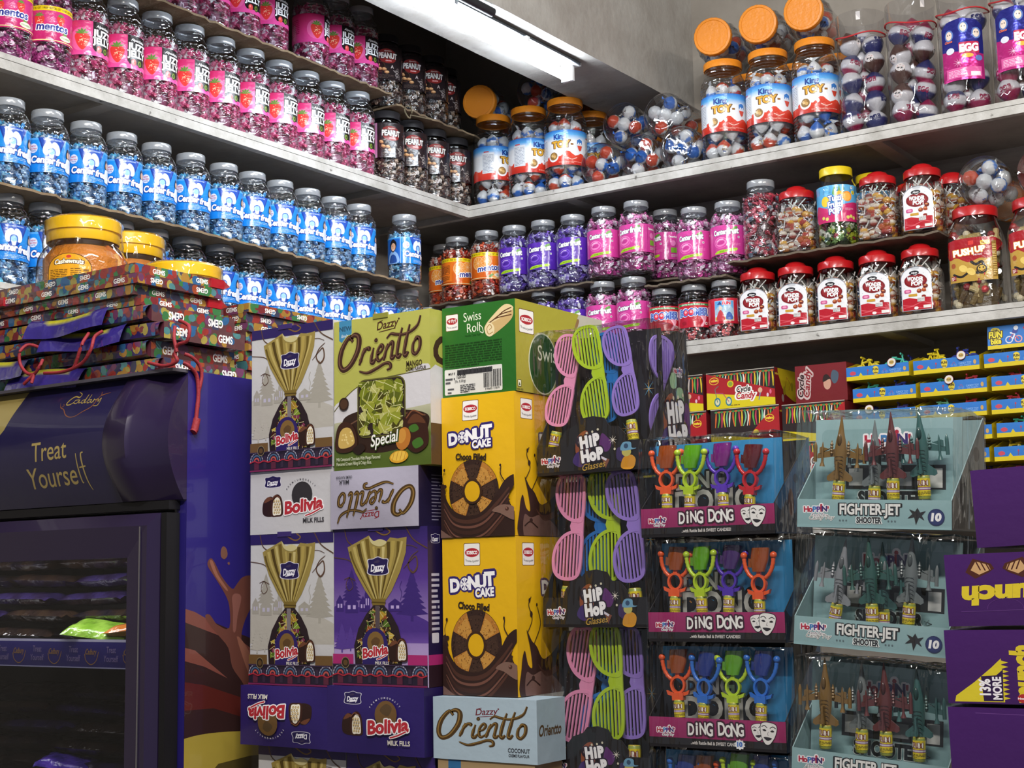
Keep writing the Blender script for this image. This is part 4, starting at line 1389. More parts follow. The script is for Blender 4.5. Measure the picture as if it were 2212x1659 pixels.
# --- upper shelf of the back wall: jars of wrapped toy eggs
KPROF = [(.001, .006), (.050, .003), (.060, .006), (.0675, .018), (.069, .034), (.0675, .060), (.069, .075), (.0675, .082), (.0675, .198), (.069, .206), (.0685, .225), (.064, .248), (.057, .266), (.0535, .276), (.0535, .292)]
KG = jar_proto('toy_egg_jar', .069, .310, 'flat', .0575, .022, lab_king(), .082, 205, None, KPROF, pet=PETR, lidmat=ORG)
KG2 = copy_tree(KG)
for c in list(KG2.children):
    if c.name.startswith('label'): bpy.data.objects.remove(c)
king, plainking = Line(KG), Line(KG2)
def ring(z, n, r=.043, a0=0):
    return [(r*math.sin(a0+2*math.pi*k/n), -r*math.cos(a0+2*math.pi*k/n), z) for k in range(n)]
def front_eggs(zs, r=.0385):
    out = []
    for j, z in enumerate(zs):
        for k in range(5):
            a = R(-70+70*k+(30 if j % 2 else -6))
            rr = r if z < .2 else .034
            out.append((rr*math.sin(a), -rr*math.cos(a), z+(.006 if z < .2 else .003)*((k*3+j) % 3-1)))
    return out
GE = 'wrapped toy eggs in the orange-lidded jars'
def king_up(x, y, rz, label, short, seed, zs=(.041, .088, .214)):
    o = king.put(x, y, Z1, rz, label, 'orange-lidded toy egg jars', 'toy egg jar')
    m = Matrix.Translation((x, y, Z1)) @ Matrix.Rotation(face_cam(x, y), 4, 'Z')
    put_eggs(EGGS, m, front_eggs(zs), 'wrapped toy egg inside '+short, GE, 'toy_egg', seed)
def king_lying(x, y, z, tilt, label, short, seed, lidfront, zs, lab=True):
    """jar lying with its axis away from the viewer"""
    az = face_cam(x, y)*(.5 if lidfront else .12)
    if lidfront: rot = Matrix.Rotation(az, 4, 'Z') @ Matrix.Rotation(R(90-tilt), 4, 'X')
    else: rot = Matrix.Rotation(az, 4, 'Z') @ Matrix.Rotation(R(-90+tilt), 4, 'X')
    L = plainking if not lab else king
    o = L.put(x, y, z, 0, label, 'orange-lidded toy egg jars', 'toy egg jar', rot=rot.to_euler())
    m = Matrix.Translation((x, y, z)) @ rot
    put_eggs(EGGS, m, zs, 'wrapped toy egg inside '+short, GE, 'toy_egg', seed)
YK = YB+.085
king_up(-2.754, YK, face_cam(-2.76, YK, .95), 'orange-lidded toy egg jar in the corner beside the peanut jars', 'the orange-lidded jar beside the peanut jars', 21)
king_up(-2.612, YK, face_cam(-2.615, YK, .75), 'toy egg jar standing second from the corner, small print showing', 'the orange-lidded jar second from the corner', 22)
king_up(-2.469, YK, face_cam(-2.47, YK, -.05), 'toy egg jar standing third from the corner, lettering facing out', 'the orange-lidded jar third from the corner', 23)
king_up(-2.478, YK+.172, face_cam(-2.435, YK, .2), 'toy egg jar set back behind the lying egg jars', 'the orange-lidded jar behind the lying ones', 24, (.214,))
for i, (x, s_) in enumerate(((-1.898, 'first upright jar under the tilted lids'), (-1.750, 'middle upright jar under the tilted lids'), (-1.602, 'last upright jar, beside the bags of eggs'))):
    king_up(x, YK-.005, face_cam(x, YK, .06), 'orange-lidded toy egg jar, '+s_, 'the '+s_, 31+i)
for i, x in enumerate((-1.888, -1.742, -1.598)):
    king.put(x, YK+.165, Z1, face_cam(x, YK), 'toy egg jar in the second row, carrying the lying jars above, %s of three' % ORD[i], 'orange-lidded toy egg jars', 'toy egg jar')
bot = [(0, 0, .034)]+[p for k_, z_ in enumerate((.038, .092, .146)) for p in ring(z_, 4, .040, .4+.8*(k_ % 2))]
lied = [p for k_, z_ in enumerate((.042, .094, .146, .198, .234)) for p in ring(z_, 4 if z_ < .23 else 2, .0375 if z_ < .23 else .027, .4+.8*(k_ % 2))]
for i, (x, zc) in enumerate(((-1.915, 3.118), (-1.765, 3.122), (-1.620, 3.127))):
    # axis almost horizontal, lid towards the aisle; the origin is the base at the back
    az = face_cam(x, YK)*.5
    d = Vector((math.sin(az), -math.cos(az), 0))
    t = R(4)
    base = Vector((x, YB+.055, zc)) - Vector((d.x*math.cos(t), d.y*math.cos(t), -math.sin(t)))*.31
    king_lying(base.x, base.y, base.z, -4, 'toy egg jar lying on the upright ones, lid out, %s of three' % ORD[i], 'lid-out lying jar, %s of three' % ORD[i], 41+i, True, lied, False)
az = face_cam(-2.786, 3.9)*.5
king_lying(-2.786-math.sin(az)*.31, 3.90+math.cos(az)*.31-.02, 3.106, -3, 'toy egg jar lying near the dark corner with its orange lid facing out', 'the lying jar in the dark corner', 45, True, lied, False)
king_lying(-2.60, 3.92, 3.105, 3, 'toy egg jar lying on its side under the beam shadow, base out', 'the lying jar under the beam', 46, False, bot, False)
for i, (x, z, n_) in enumerate(((-2.322, Z1+.0705, 'bottom row, beside the upright jars'), (-2.179, Z1+.0705, 'bottom row, in the middle'), (-2.037, Z1+.0705, 'bottom row, under the clear ring base'), (-2.252, Z1+.196, 'top row, nearer the corner'), (-2.104, Z1+.196, 'top row, in front of the wall corner'))):
    king_lying(x, YB+.035 if i < 3 else YB+.06, z, 0, 'toy egg jar lying base outwards, '+n_, 'base-out lying jar, '+n_, 50+i, False, bot, False)
# one lying jar on the lollipop shelf, on top of the big lolly jars, and a jar of wafer cones
king_lying(-1.132, YB+.035, Z2+.278+.071, 0, 'toy egg jar lying on the big red and gold lolly jar', 'the jar lying on the lolly jar', 58, False, bot, False)

# --- clear bags of character eggs with red cord
def bag(seed, lab):
    root = link('egg_bag', None)
    root.empty_display_size = .05
    rj = .0685
    prof = [(.001, .003), (.055, .0), (.064, .006), (rj, .02), (rj*.985, .08), (rj, .15), (rj*.98, .21), (rj, .26), (rj*.97, .31), (rj*1.0, .352)]
    pp = []
    for a, b in zip(prof[:-1], prof[1:]):
        for i in range(4): pp.append((a[0]+(b[0]-a[0])*i/4, a[1]+(b[1]-a[1])*i/4))
    pp.append(prof[-1])
    MB().lathe(pp, 48, None, rf=lambda r, z, a: (r*(1+.012*math.sin(a*5+z*40)+.01*math.sin(a*11-z*60)), z), cap=False).obj('bag_film', BAGF, root, smooth=60)
    cp = [(rj*1.02*math.sin(a), -rj*1.02*math.cos(a), .292-.012*math.cos(a)+.004*math.sin(3*a)) for a in [2*math.pi*k/30 for k in range(31)]]
    MB().tube(cp, .0022, 6).obj('cord', plain('red_cord', '#b5262b', .6), root, smooth=60)
    MB().box((-.004, -.0675, .322), (.008, -.0665, .346), '#d8d2cf').obj('tag', CARD, root)
    if lab:
        link('label', label_mesh('label', lab, rj+.0015, .085, 66, printed('label_foil', .22, (20, .5, .01))), root)
    return root
BAGF = clear('bag_film_clear', '#f0f0f2', .06, 1.2, (22, .8, .01, (1, 1, .5)), None, .03)
def bag_eggs(skip=()):
    out = []
    for j in range(5):
        z = .040+j*.0560
        for k in (-1, 1, 0):
            if j in skip: continue
            if k == 0: out.append((.004*(-1)**j, .030, z+.026))
            else: out.append((.0315*k, -.013, z+.004*k*(1 if j % 2 else -1)))
    return out
bg0 = Line(bag(1, None))
bg1 = Line(bag(2, lab_eggbag()))
for i, (L_, x, nm) in enumerate(((bg0, -1.458, 'clear egg bag with loose red cord beside the orange-lidded jars'), (bg0, -1.313, 'clear egg bag with red cord, between unlabelled and labelled bags'),
                                 (bg1, -1.167, 'egg bag with pink and blue foil label, beside the plain bags'), (bg1, -1.022, 'egg bag with pink and blue foil label, at the picture edge'))):
    L_.put(x, YB+.075, Z1, face_cam(x, YB, (-.12, .5, -.1, -.05)[i]), nm, 'bags of character eggs', 'bag')
    m = Matrix.Translation((x, YB+.075, Z1)) @ Matrix.Rotation(face_cam(x, YB), 4, 'Z')
    sp = bag_eggs((2, 3) if i > 1 else ())
    put_eggs(EGGB, m, sp, 'character egg inside the '+('first plain bag', 'second plain bag', 'first foil-label bag', 'last foil-label bag')[i], 'character eggs in the clear bags', 'character_egg', 71+i)

# --- jar of wafer cones lying at the right end of the lollipop shelf
def conejar():
    root = link('wafer_jar', None)
    MB().lathe([(.001, .006), (.050, .003), (.066, .012), (.069, .03), (.067, .1), (.069, .16), (.067, .19), (.056, .21), (.054, .225)], 48, None, cap=False).obj('body', PETS, root, smooth=50)
    knurl_lid(.056, .022).obj('lid', RED, root, smooth=40, loc=(0, 0, .222))
    return root
cj = set_jar(conejar(), -.972, YB+.04, Z2+.278+.0715, 0, 'clear jar of golden wafer cones lying on the lolly jar at the edge', None, 'wafer jar', rot=(R(-90), 0, .15))
qq = random.Random(3)
cm = MB().tube([(0, 0, -.036), (0, 0, .0), (0, 0, .036)], .0115, 10, ['#a8823f']*10+['#c49a55']*10+['#8c6a34']*10, taper=[.4, .8, 1.1]).mesh('wafer_cone', FOIL, 60)
for k, (x, y, z) in enumerate(((-.03, -.02, .05), (0, -.035, .05), (.03, -.02, .05), (-.036, .015, .05), (.0, .005, .05), (.034, .02, .05), (-.02, .036, .05), (.014, .036, .05))):
    o = link('wafer_cone', cm)
    o.matrix_world = Matrix.Translation((-.972, YB+.04, Z2+.3495)) @ Matrix.Rotation(.15, 4, 'Z') @ Matrix.Rotation(R(-90), 4, 'X') @ Matrix.Translation((x, y, z)) @ Matrix.Rotation(qq.uniform(-.35, .35), 4, 'X') @ Matrix.Rotation(qq.uniform(-.3, .3), 4, 'Y')
    prop(o, 'golden wafer cone inside the lying clear jar', 'wafer cone', 'wafer cones in the jar')
# ------------------------------------------------------------------ measured positions: where a sight line meets a real vertical plane y = const
def at_y(y, px, py):
    d = _f + _R*((px-1106)/3180.0) - _U*((py-829.5)/3180.0)
    return EYE + d*((y-EYE.y)/d.y)
def span(y, xl, xr, yt, yb):
    ym, xm = (yt+yb)/2, (xl+xr)/2
    return at_y(y, xl, ym).x, at_y(y, xr, ym).x, at_y(y, xm, yb).z, at_y(y, xm, yt).z

# ------------------------------------------------------------------ chocolate fridge
FX0, FX1, FY, FB, FT = -2.480, -1.682, 1.527, 2.08, 1.826
NAVY, DPL = '#1c1748', '#241d33'
FR = empty('display_fridge', ((FX0+FX1)/2, (FY+FB)/2, 0), label='dark purple glass-door chocolate fridge with gold lettering', cat='fridge')
def fpart(name, mb, mats, parent=FR, smooth=None):
    o = mb.obj(name, mats, parent, smooth)
    off = FR.matrix_world if parent is FR else parent.matrix_world
    o.matrix_parent_inverse = Matrix.Translation(-Vector(FR.location)) if parent is FR else Matrix.Identity(4)
    return o
GOLD, GOLD2 = '#b59a55', '#8c6a35'
SATIN = printed('fridge_vinyl', .28, (14, .12, .01), coat=.5)
DARKP = plain('fridge_trim', '#261a3a', .3, coat=.3)
BLK = plain('fridge_black', '#0c0b10', .5)
INTR = plain('fridge_liner', '#8c8a88', .5)
mb = MB()
t_ = .02
D0 = FY+.035
mb.box((FX0, D0, .0), (FX0+t_, FB, FT))
mb.box((FX1-t_, D0, .0), (FX1, FB, FT))
mb.box((FX0+t_, FB-t_, .0), (FX1-t_, FB, FT))
mb.box((FX0+t_, D0, FT-.10), (FX1-t_, FB-t_, FT))
mb.box((FX0+t_, D0, .0), (FX1-t_, FB-t_, .12))
fpart('cabinet', mb, plain('fridge_body_purple', '#2a2270', .35, coat=.3))
mb = MB()
mb.box((FX0+t_+.001, D0+.001, .121), (FX0+t_+.006, FB-t_-.001, FT-.101)).box((FX1-t_-.006, D0+.001, .121), (FX1-t_-.001, FB-t_-.001, FT-.101)).box((FX0+t_+.006, FB-t_-.006, .121), (FX1-t_-.006, FB-t_-.001, FT-.101))
fpart('liner', mb, INTR)
# printed side panel: chocolate poured over a blue ground
a = Art()
Wd, Hd = (FB-D0)*1000, 1826
a.rect(0, 0, Wd, Hd, '#2a2175')
a.rect(0, 1000, Wd, 1826, '#2c2376', '#29206c')
def sp(px, py):
    """side-panel artwork point, mm, from the photograph"""
    d = _f + _R*((px-1106)/3180.0) - _U*((py-829.5)/3180.0)
    p = EYE + d*((FX1-EYE.x)/d.x)
    return ((p.y-D0)*1000, p.z*1000)
S = lambda *pts: [sp(*p) for p in pts]
BR1, BR2, BR3, BR4 = '#33201f', '#4a2524', '#7a453c', '#94604e'
a.poly(S((340,1300),(440,1335),(520,1370),(640,1420),(640,1659),(340,1659)), BR1)
a.poly(S((340,1296),(420,1322),(500,1368),(540,1400),(540,1415),(470,1372),(400,1345),(340,1330)), BR3)
a.poly(S((340,1385),(420,1405),(490,1465),(440,1440),(340,1412)), BR3)
a.poly(S((340,1465),(440,1480),(560,1520),(640,1500),(640,1590),(340,1600)), '#54211c')
a.poly(S((340,1540),(460,1530),(560,1560),(560,1620),(340,1640)), BR1)
g = S((340,1625),(400,1595),(470,1582),(560,1580),(640,1590),(640,1700),(340,1700))
a.blob(g, '#a38f3a', 4)
a.poly(S((430,1700),(470,1650),(540,1632),(640,1625),(640,1700)), '#4f4420')
# splash arms
a.blob(S((448,1212),(455,1206),(463,1216),(478,1246),(500,1272),(510,1262),(524,1246),(545,1248),(545,1300),(528,1340),(520,1380),(536,1420),(548,1460),(540,1500),(520,1470),(500,1440),(492,1400),(470,1372),(448,1345),(442,1330),(452,1328),(470,1352),(494,1356),(494,1310),(484,1282),(462,1246),(448,1224)), '#6b4036', 3)
a.blob(S((500,1290),(508,1282),(520,1290),(512,1330),(508,1362),(502,1362),(502,1320)), '#8c5a50', 3)
a.blob(S((452,1214),(458,1212),(470,1242),(490,1272),(486,1274),(464,1244)), BR4, 3)
a.blob(S((510,1375),(530,1395),(545,1430),(545,1470),(530,1440)), BR4, 3)
a.blob(S((476,1188),(481,1180),(488,1186),(490,1200),(483,1208),(476,1202)), '#7a5344', 4)
a.blob(S((490,1216),(494,1214),(495,1219),(492,1220)), '#7a5344', 3)
b0 = len(mb.v)
mb = MB()
bake(mb, a, right(FX1+.0012, D0, 0), clip=(0, Wd, 0, Hd))
fpart('side_panel', mb, SATIN)
# curved header sign
def hp(t):
    """header profile: t 0..1 bottom to top -> (y, z)"""
    z = 1.628 + .194*t
    return FY+.030-.044*math.sin(math.pi*min(1, .10+.86*t))**.8, z
mb = MB()
XE = -1.796
prof = [hp(i/22) for i in range(23)]
vs = []
for (y, z) in prof: vs += [(FX0, y, z), (XE, y, z)]
for (y, z) in ((FY+.08, 1.822), (FY+.08, 1.628)): vs += [(FX0, y, z), (XE, y, z)]
n = len(vs)//2
mb.add(vs, [(2*i, 2*i+1, 2*((i+1) % n)+1, 2*((i+1) % n)) for i in range(n)]+[tuple(2*i for i in reversed(range(n))), tuple(2*i+1 for i in range(n))], '#191440')
HW = (XE-FX0)*1000
a = Art()
a.rect(0, 0, HW, 194, '#1a1545', '#1c1740')
def hq(px, py):
    p = at_y(FY-.006, px, py)
    return ((p.x-FX0)*1000, (p.z-1.628)*1000)
Q = lambda *pts: [hq(*p) for p in pts]
a.poly(Q((-300,850),(38,828),(30,870),(12,930),(-30,1000),(-300,1060)), '#9c8a50')
G1, G2 = '#a58c45', '#7d4a2e'
# script wordmark with splash ring
a.stroke(Q((152,845),(160,850),(157,857),(148,855),(139,862),(134,872),(140,874),(150,868)), 2.2, G1, taper=[.5, 1, 1, .6])
a.stroke(Q((158,862),(151,864),(150,870),(156,870),(160,862),(160,869),(164,868)), 1.3, G1)
a.stroke(Q((172,862),(167,864),(166,869),(171,868),(176,850),(173,868),(177,867)), 1.3, G1)
a.stroke(Q((183,851),(179,868),(184,868),(187,862),(181,863)), 1.3, G1)
a.stroke(Q((187,862),(187,868),(190,868),(193,860),(192,868)), 1.2, G1)
a.stroke(Q((194,861),(196,863),(200,860),(198,866)), 1.2, G1)
a.stroke(Q((202,860),(203,866),(208,858),(205,874),(196,876)), 1.3, G1)
a.stroke(Q((120,870),(124,880),(132,884),(140,896),(150,901),(162,899),(176,889),(192,878),(200,862),(206,852),(224,846)), 1.5, G2, taper=[.4, 1.3, .7, 1.2, .5])
a.stroke(Q((204,845),(206,852),(213,850)), 1.2, G2)
a.stroke(Q((124,880),(130,876),(128,872)), 1, G2)
# lettering, thin calligraphic
tx = hq(118, 990); t0 = hq(78, 990); t1 = hq(152, 990)
a.text('Treat', (t0[0]+t1[0])/2, hq(115, 990)[1]-3, 31, '#b09a5a', .004, .06, rot=.03, sx=.9, wmax=t1[0]-t0[0], res=4)
y0, y1 = hq(62, 1045), hq(170, 1045)
a.text('Yourse', (y0[0]+y1[0])/2, hq(115, 1046)[1]-4, 33, '#b09a5a', .004, .06, rot=.03, sx=.9, wmax=(y1[0]-y0[0]), res=4)
a.stroke(Q((172,980),(174,1010),(177,1040),(180,1042)), 3.0, '#b09a5a', taper=[.6, 1, .5])
a.stroke(Q((188,977),(183,982),(185,1010),(189,1040),(194,1058)), 3.2, '#b09a5a', taper=[.6, 1, .9, .4])
a.stroke(Q((178,1010),(190,1007)), 2.2, '#b09a5a', smooth=False)
def hfn(x, y, l):
    yy, zz = hp(min(max(y/.194, 0), 1))
    return (FX0+x, yy-.0006-l, zz)
bake(mb, a, hfn, [('y', frange(0, 194, 22))], clip=(0, HW, 0, 194))
fpart('sign_panel', mb, SATIN, smooth=30)
mb = MB()
def ep(i):
    y, z = hp(i/22)
    return (y-.006*math.sin(math.pi*i/22), z)
vs = []
for i in range(23):
    y, z = ep(i)
    k = math.sin(math.pi*i/22)
    vs += [(XE-.004-.016*k, y+.004, z), (XE+.004, y-.006, z), (XE+.045, y-.008, z), (XE+.060-.010*k, y-.001, z), (FX1+.001, y+.016, z), (FX1+.001, FY+.085, z)]
fs = [(i*6+k, i*6+k+1, (i+1)*6+k+1, (i+1)*6+k) for i in range(22) for k in range(5)]
fs += [(0, 1, 2, 3, 4, 5), tuple(22*6+k for k in range(5, -1, -1))]
mb.add(vs, fs)
fpart('sign_end_cap', mb, DARKP, smooth=50)
mb = MB().box((FX0, FY+.004, 1.8225), (FX1+.001, FY+.09, 1.8275))
fpart('top_trim', mb, plain('fridge_top_trim', '#5f5b66', .35, .4))
mb = MB().box((FX0, FY+.012, 1.6135), (FX1-.012, FY+.034, 1.6265))
fpart('gap_strip', mb, BLK)
# door
DX1 = -1.706
DR = MB()
zt, zb_, st, ty = 1.608, .14, .088, .055
def frame(mb, x0, x1, z0, z1, w, y0, y1):
    # bevelled picture-frame rails
    for (p, q_, r_, s_) in ((((x0, z0), (x1, z0), (x1-w, z0+w), (x0+w, z0+w))), (((x1, z0), (x1, z1), (x1-w, z1-w), (x1-w, z0+w))), (((x1, z1), (x0, z1), (x0+w, z1-w), (x1-w, z1-w))), (((x0, z1), (x0, z0), (x0+w, z0+w), (x0+w, z1-w)))):
        c = [(p[0], y0+.010, p[1]), (q_[0], y0+.010, q_[1]), (q_[0]*.72+r_[0]*.28, y0, q_[1]*.72+r_[1]*.28), (p[0]*.72+s_[0]*.28, y0, p[1]*.72+s_[1]*.28), (r_[0], y0+.004, r_[1]), (s_[0], y0+.004, s_[1]), (r_[0], y1, r_[1]), (s_[0], y1, s_[1]), (q_[0], y1, q_[1]), (p[0], y1, p[1])]
        mb.add(c, [(0, 1, 2, 3), (3, 2, 4, 5), (5, 4, 6, 7), (7, 6, 8, 9), (9, 8, 1, 0)])
frame(DR, FX0+.004, DX1, zb_, zt, .066, FY-.004, FY+.030)
door = fpart('door', DR, DARKP)
MB().box((DX1-.0345, FY-.0052, zb_+.02), (DX1-.0325, FY-.0038, zt-.02)).obj('highlight_strip', plain('highlight_strip', '#b5b3ba', .25, .9), door)  # added silvery strip, stands in for a highlight line along the stile
gl = MB().box((FX0+.06, FY+.012, zb_+.06), (DX1-.06, FY+.016, zt-.06)).obj('glass', GLASS, door)
MB().box((DX1+.004, FY+.004, zb_), (DX1+.016, FY+.030, zt), None).obj('hinge_strip', BLK, door)
# shelf inside with printed price strip
shz = at_y(1.60, 130, 1385).z
she = MB().box((FX0+.03, 1.60, shz-.012), (FX1-.03, 2.03, shz-.006))
inner = fpart('inner_shelf', she, plain('shelf_wire', '#6a6a6e', .4, .5))
a = Art()
a.rect(0, 0, 735, 46, '#28206a', '#332a80').rect(0, 42, 735, 46, '#cfcbe0').rect(0, 0, 735, 2, '#a9a5c4')
for k in range(8):
    x = 92*k+14
    a.text('Treat', x, 25, 10, '#8c7aa6', .01, .05, sx=.7).text('Yourself', x, 11, 10, '#8c7aa6', .01, .05, sx=.7)
    x += 44
    a.text('Cadbury', x, 22, 9, '#a5793f', .02, .3, wmax=26).stroke([(x-16, 22), (x-12, 12), (x, 6), (x+12, 12), (x+18, 26)], 1.4, '#a5793f').stroke([(x-13, 28), (x-15, 20)], 1, '#a5793f')
mb = MB()
mb.box((FX0+.03, 1.592, shz-.042), (FX1-.03, 1.599, shz+.004), '#241d60')
bake(mb, a, front(FX0+.033, 1.5917, shz-.042))
stp = mb.obj('price_strip', SATIN, inner)

# the cooler's own inside light, a small tube behind the top door rail
il = tube_lamp('fridge_inside_lamp', (-2.08, FY+.042, 1.545), .6, 1.5, 'x', (1.0, .96, .9), .02, aim=(-2.08, 1.64, 1.30))
# wrapped chocolates heaped on the fridge shelves
def pillow(name, w, d, h, col, mat, seed=1, crimp=True, col2=None):
    """soft flow-wrapped pack, crimped at both short ends"""
    q2 = random.Random(seed)
    nx, ny = 16, 8
    vs, cs = [], []
    for side in (1, -1):
        for j in range(ny+1):
            for i in range(nx+1):
                u, v = i/nx*2-1, j/ny*2-1
                e = max(0, 1-abs(u)**6)*max(0, 1-abs(v)**4)
                z = side*h/2*e**.6*(1+.25*noise.noise((u*3+seed, v*3, side)))
                x = u*w/2
                y = v*d/2*(1+.03*noise.noise((u*5, seed, 1)))
                if abs(u) > .9: z += .003*math.sin(v*9+seed)
                vs.append((x, y, z+h/2))
                c = col
                if col2 and (math.floor((u+1)*2.5+v)+seed) % 2: c = col2
                cs.append(c)
    fs = []
    k = (nx+1)*(ny+1)
    for s_ in (0, 1):
        for j in range(ny):
            for i in range(nx):
                a_ = s_*k+j*(nx+1)+i
                f = (a_, a_+1, a_+nx+2, a_+nx+1)
                fs.append(f if s_ == 0 else tuple(reversed(f)))
    return MB().add(vs, fs, cs).mesh(name, mat, 180)
CHOC = printed('chocolate_pack_film', .16, (30, .9, .012), coat=.4)
packs = [pillow('chocolate_bar', .17, .075, .022, c, CHOC, i, True, c2) for i, (c, c2) in enumerate((('#2e2018', '#241a18'), ('#241838', '#2f2450'), ('#3a2a1e', '#2a1e1a'), ('#1f1a22', '#33261e')))]
special = [pillow('chocolate_bar', .12, .07, .022, '#7fae32', CHOC, 9, True, '#9cc84a'), pillow('chocolate_bar', .12, .06, .02, '#c2702a', CHOC, 12, True, '#d98a4a'), pillow('chocolate_bar', .12, .05, .018, '#6a4ac8', CHOC, 14, True, '#4a34a0')]
qq = random.Random(9)
def heap(zbase, rows, lab, grp):
    k = 0
    for j in range(rows):
        for i in range(4):
            x = FX0+.125+i*.178+(.05 if j % 2 else 0)*(1 if i < 3 else 0)+qq.uniform(-.003, .003)
            o = link('chocolate_bar', packs[qq.randrange(4)], None, (x, 1.665+qq.uniform(-.006, .012), zbase+.004+j*.0300), (qq.uniform(-.05, .05), qq.uniform(-.03, .03), qq.uniform(-.05, .05)))
            prop(o, lab, 'chocolate', grp)
            k += 1
heap(shz-.006, 6, 'dark flow-wrapped chocolate bar in the heap on the upper fridge shelf', 'chocolate bars behind the fridge glass')
p = at_y(1.60, 195, 1375)
prop(link('chocolate_bar', special[0], None, (p.x-.005, 1.632, shz+.006), (R(18), R(6), .25)), 'crumpled bright green wrapped chocolate bar over the fridge price strip', 'chocolate')
p = at_y(1.62, 262, 1365)
prop(link('chocolate_bar', special[1], None, (p.x+.03, 1.645, shz+.012), (.1, -.1, .3)), 'orange wrapped chocolate bar beside the green one', 'chocolate')
shz2 = shz-.245
she2 = MB().box((FX0+.03, 1.60, shz2-.012), (FX1-.03, 2.03, shz2-.006))
fpart('inner_shelf', she2, plain('shelf_wire', '#6a6a6e', .4, .5))
heap(shz2-.006, 6, 'dark flow-wrapped chocolate bar in the heap on the lower fridge shelf', 'chocolate bars on the lower fridge shelf')
p = at_y(1.62, 140, 1620)
prop(link('chocolate_bar', special[2], None, (p.x, 1.635, shz2+.035), (.3, .1, .2)), 'violet wrapped chocolate bar low behind the fridge glass', 'chocolate')

# ------------------------------------------------------------------ packs of coloured chocolate buttons on top of the fridge
GEMC = ['#8c302c', '#3a6f42', '#2f5a84', '#9c7434', '#6a3a5a', '#3a3a50', '#93452c', '#9c8c44', '#4a7a7c', '#742c30']
def gem_art(w, h, seed, n, texts=True, ground='#5a3a3c'):
    q2 = random.Random(seed)
    a = Art()
    a.rect(0, 0, w, h, ground)
    for k in range(n):
        x, y = q2.uniform(0, w), q2.uniform(0, h)
        r_ = q2.uniform(6, 11)
        a.ell(x, y, r_, r_*q2.uniform(.6, .95), GEMC[q2.randrange(10)], 9, q2.uniform(0, 3)); a.k -= .9
    a.k += 1
    if texts:
        fl = q2.random() < .4
        for k in range(int(w/95)+1):
            x = 45+k*95+q2.uniform(-8, 8)
            if x < w-24: a.text('GEMS', x, h*.28 if not fl else h*.72, h*.46, '#e9e6e2', .03, wmax=32, flip=fl)
    return a
PACKM = printed('gem_pack_film', .14, (16, .6, .012), coat=.6)
def slab(x0, x1, y0, y1, z, h, seed, rz=0):
    w, d = (x1-x0)*1000, (y1-y0)*1000
    mb = MB()
    X, Y = x1-x0, y1-y0
    mb.box((-X/2+.002, -Y/2+.002, 0), (X/2-.002, Y/2-.002, h), '#7a2a2c')
    bake(mb, gem_art(w, h*1000, seed, int(w/4.5)), front(-X/2, -Y/2, 0), clip=(0, w, 0, h*1000))
    bake(mb, gem_art(d, h*1000, seed+50, int(d/4.5)), right(X/2, -Y/2, 0), clip=(0, d, 0, h*1000))
    bake(mb, gem_art(w, d, seed+90, int(w*d/700), False), topf(-X/2, -Y/2, h), clip=(0, w, 0, d))
    # crimped red end of the wrapper
    if seed % 2:
        mb.box((-X/2-.0005, -Y/2-.0045, .0005), (-X/2+.035, -Y/2+.01, h-.0005), '#9c1c26')
        mb.add([(-X/2, -Y/2-.004, .001), (-X/2-.024, -Y/2+.002, h*.5), (-X/2, -Y/2-.004, h-.001), (-X/2, -Y/2+.05, h*.5)], [(0, 1, 2), (1, 3, 2), (0, 3, 1)], '#9c1c26')
    else:
        mb.box((X/2-.01, Y/2-.030, .0005), (X/2+.0045, Y/2+.0005, h-.0005), '#9c1c26')
        mb.add([(X/2+.004, Y/2, .001), (X/2-.002, Y/2+.02, h*.5), (X/2+.004, Y/2, h-.001), (X/2-.05, Y/2, h*.5)], [(0, 1, 2), (1, 3, 2), (0, 3, 1)], '#9c1c26')
    return link('candy_pack', mb.mesh('candy_pack', PACKM), None, ((x0+x1)/2, (y0+y1)/2, z), (0, 0, rz))
zz = 1.829
GP_ = 'chocolate button packs on the fridge'
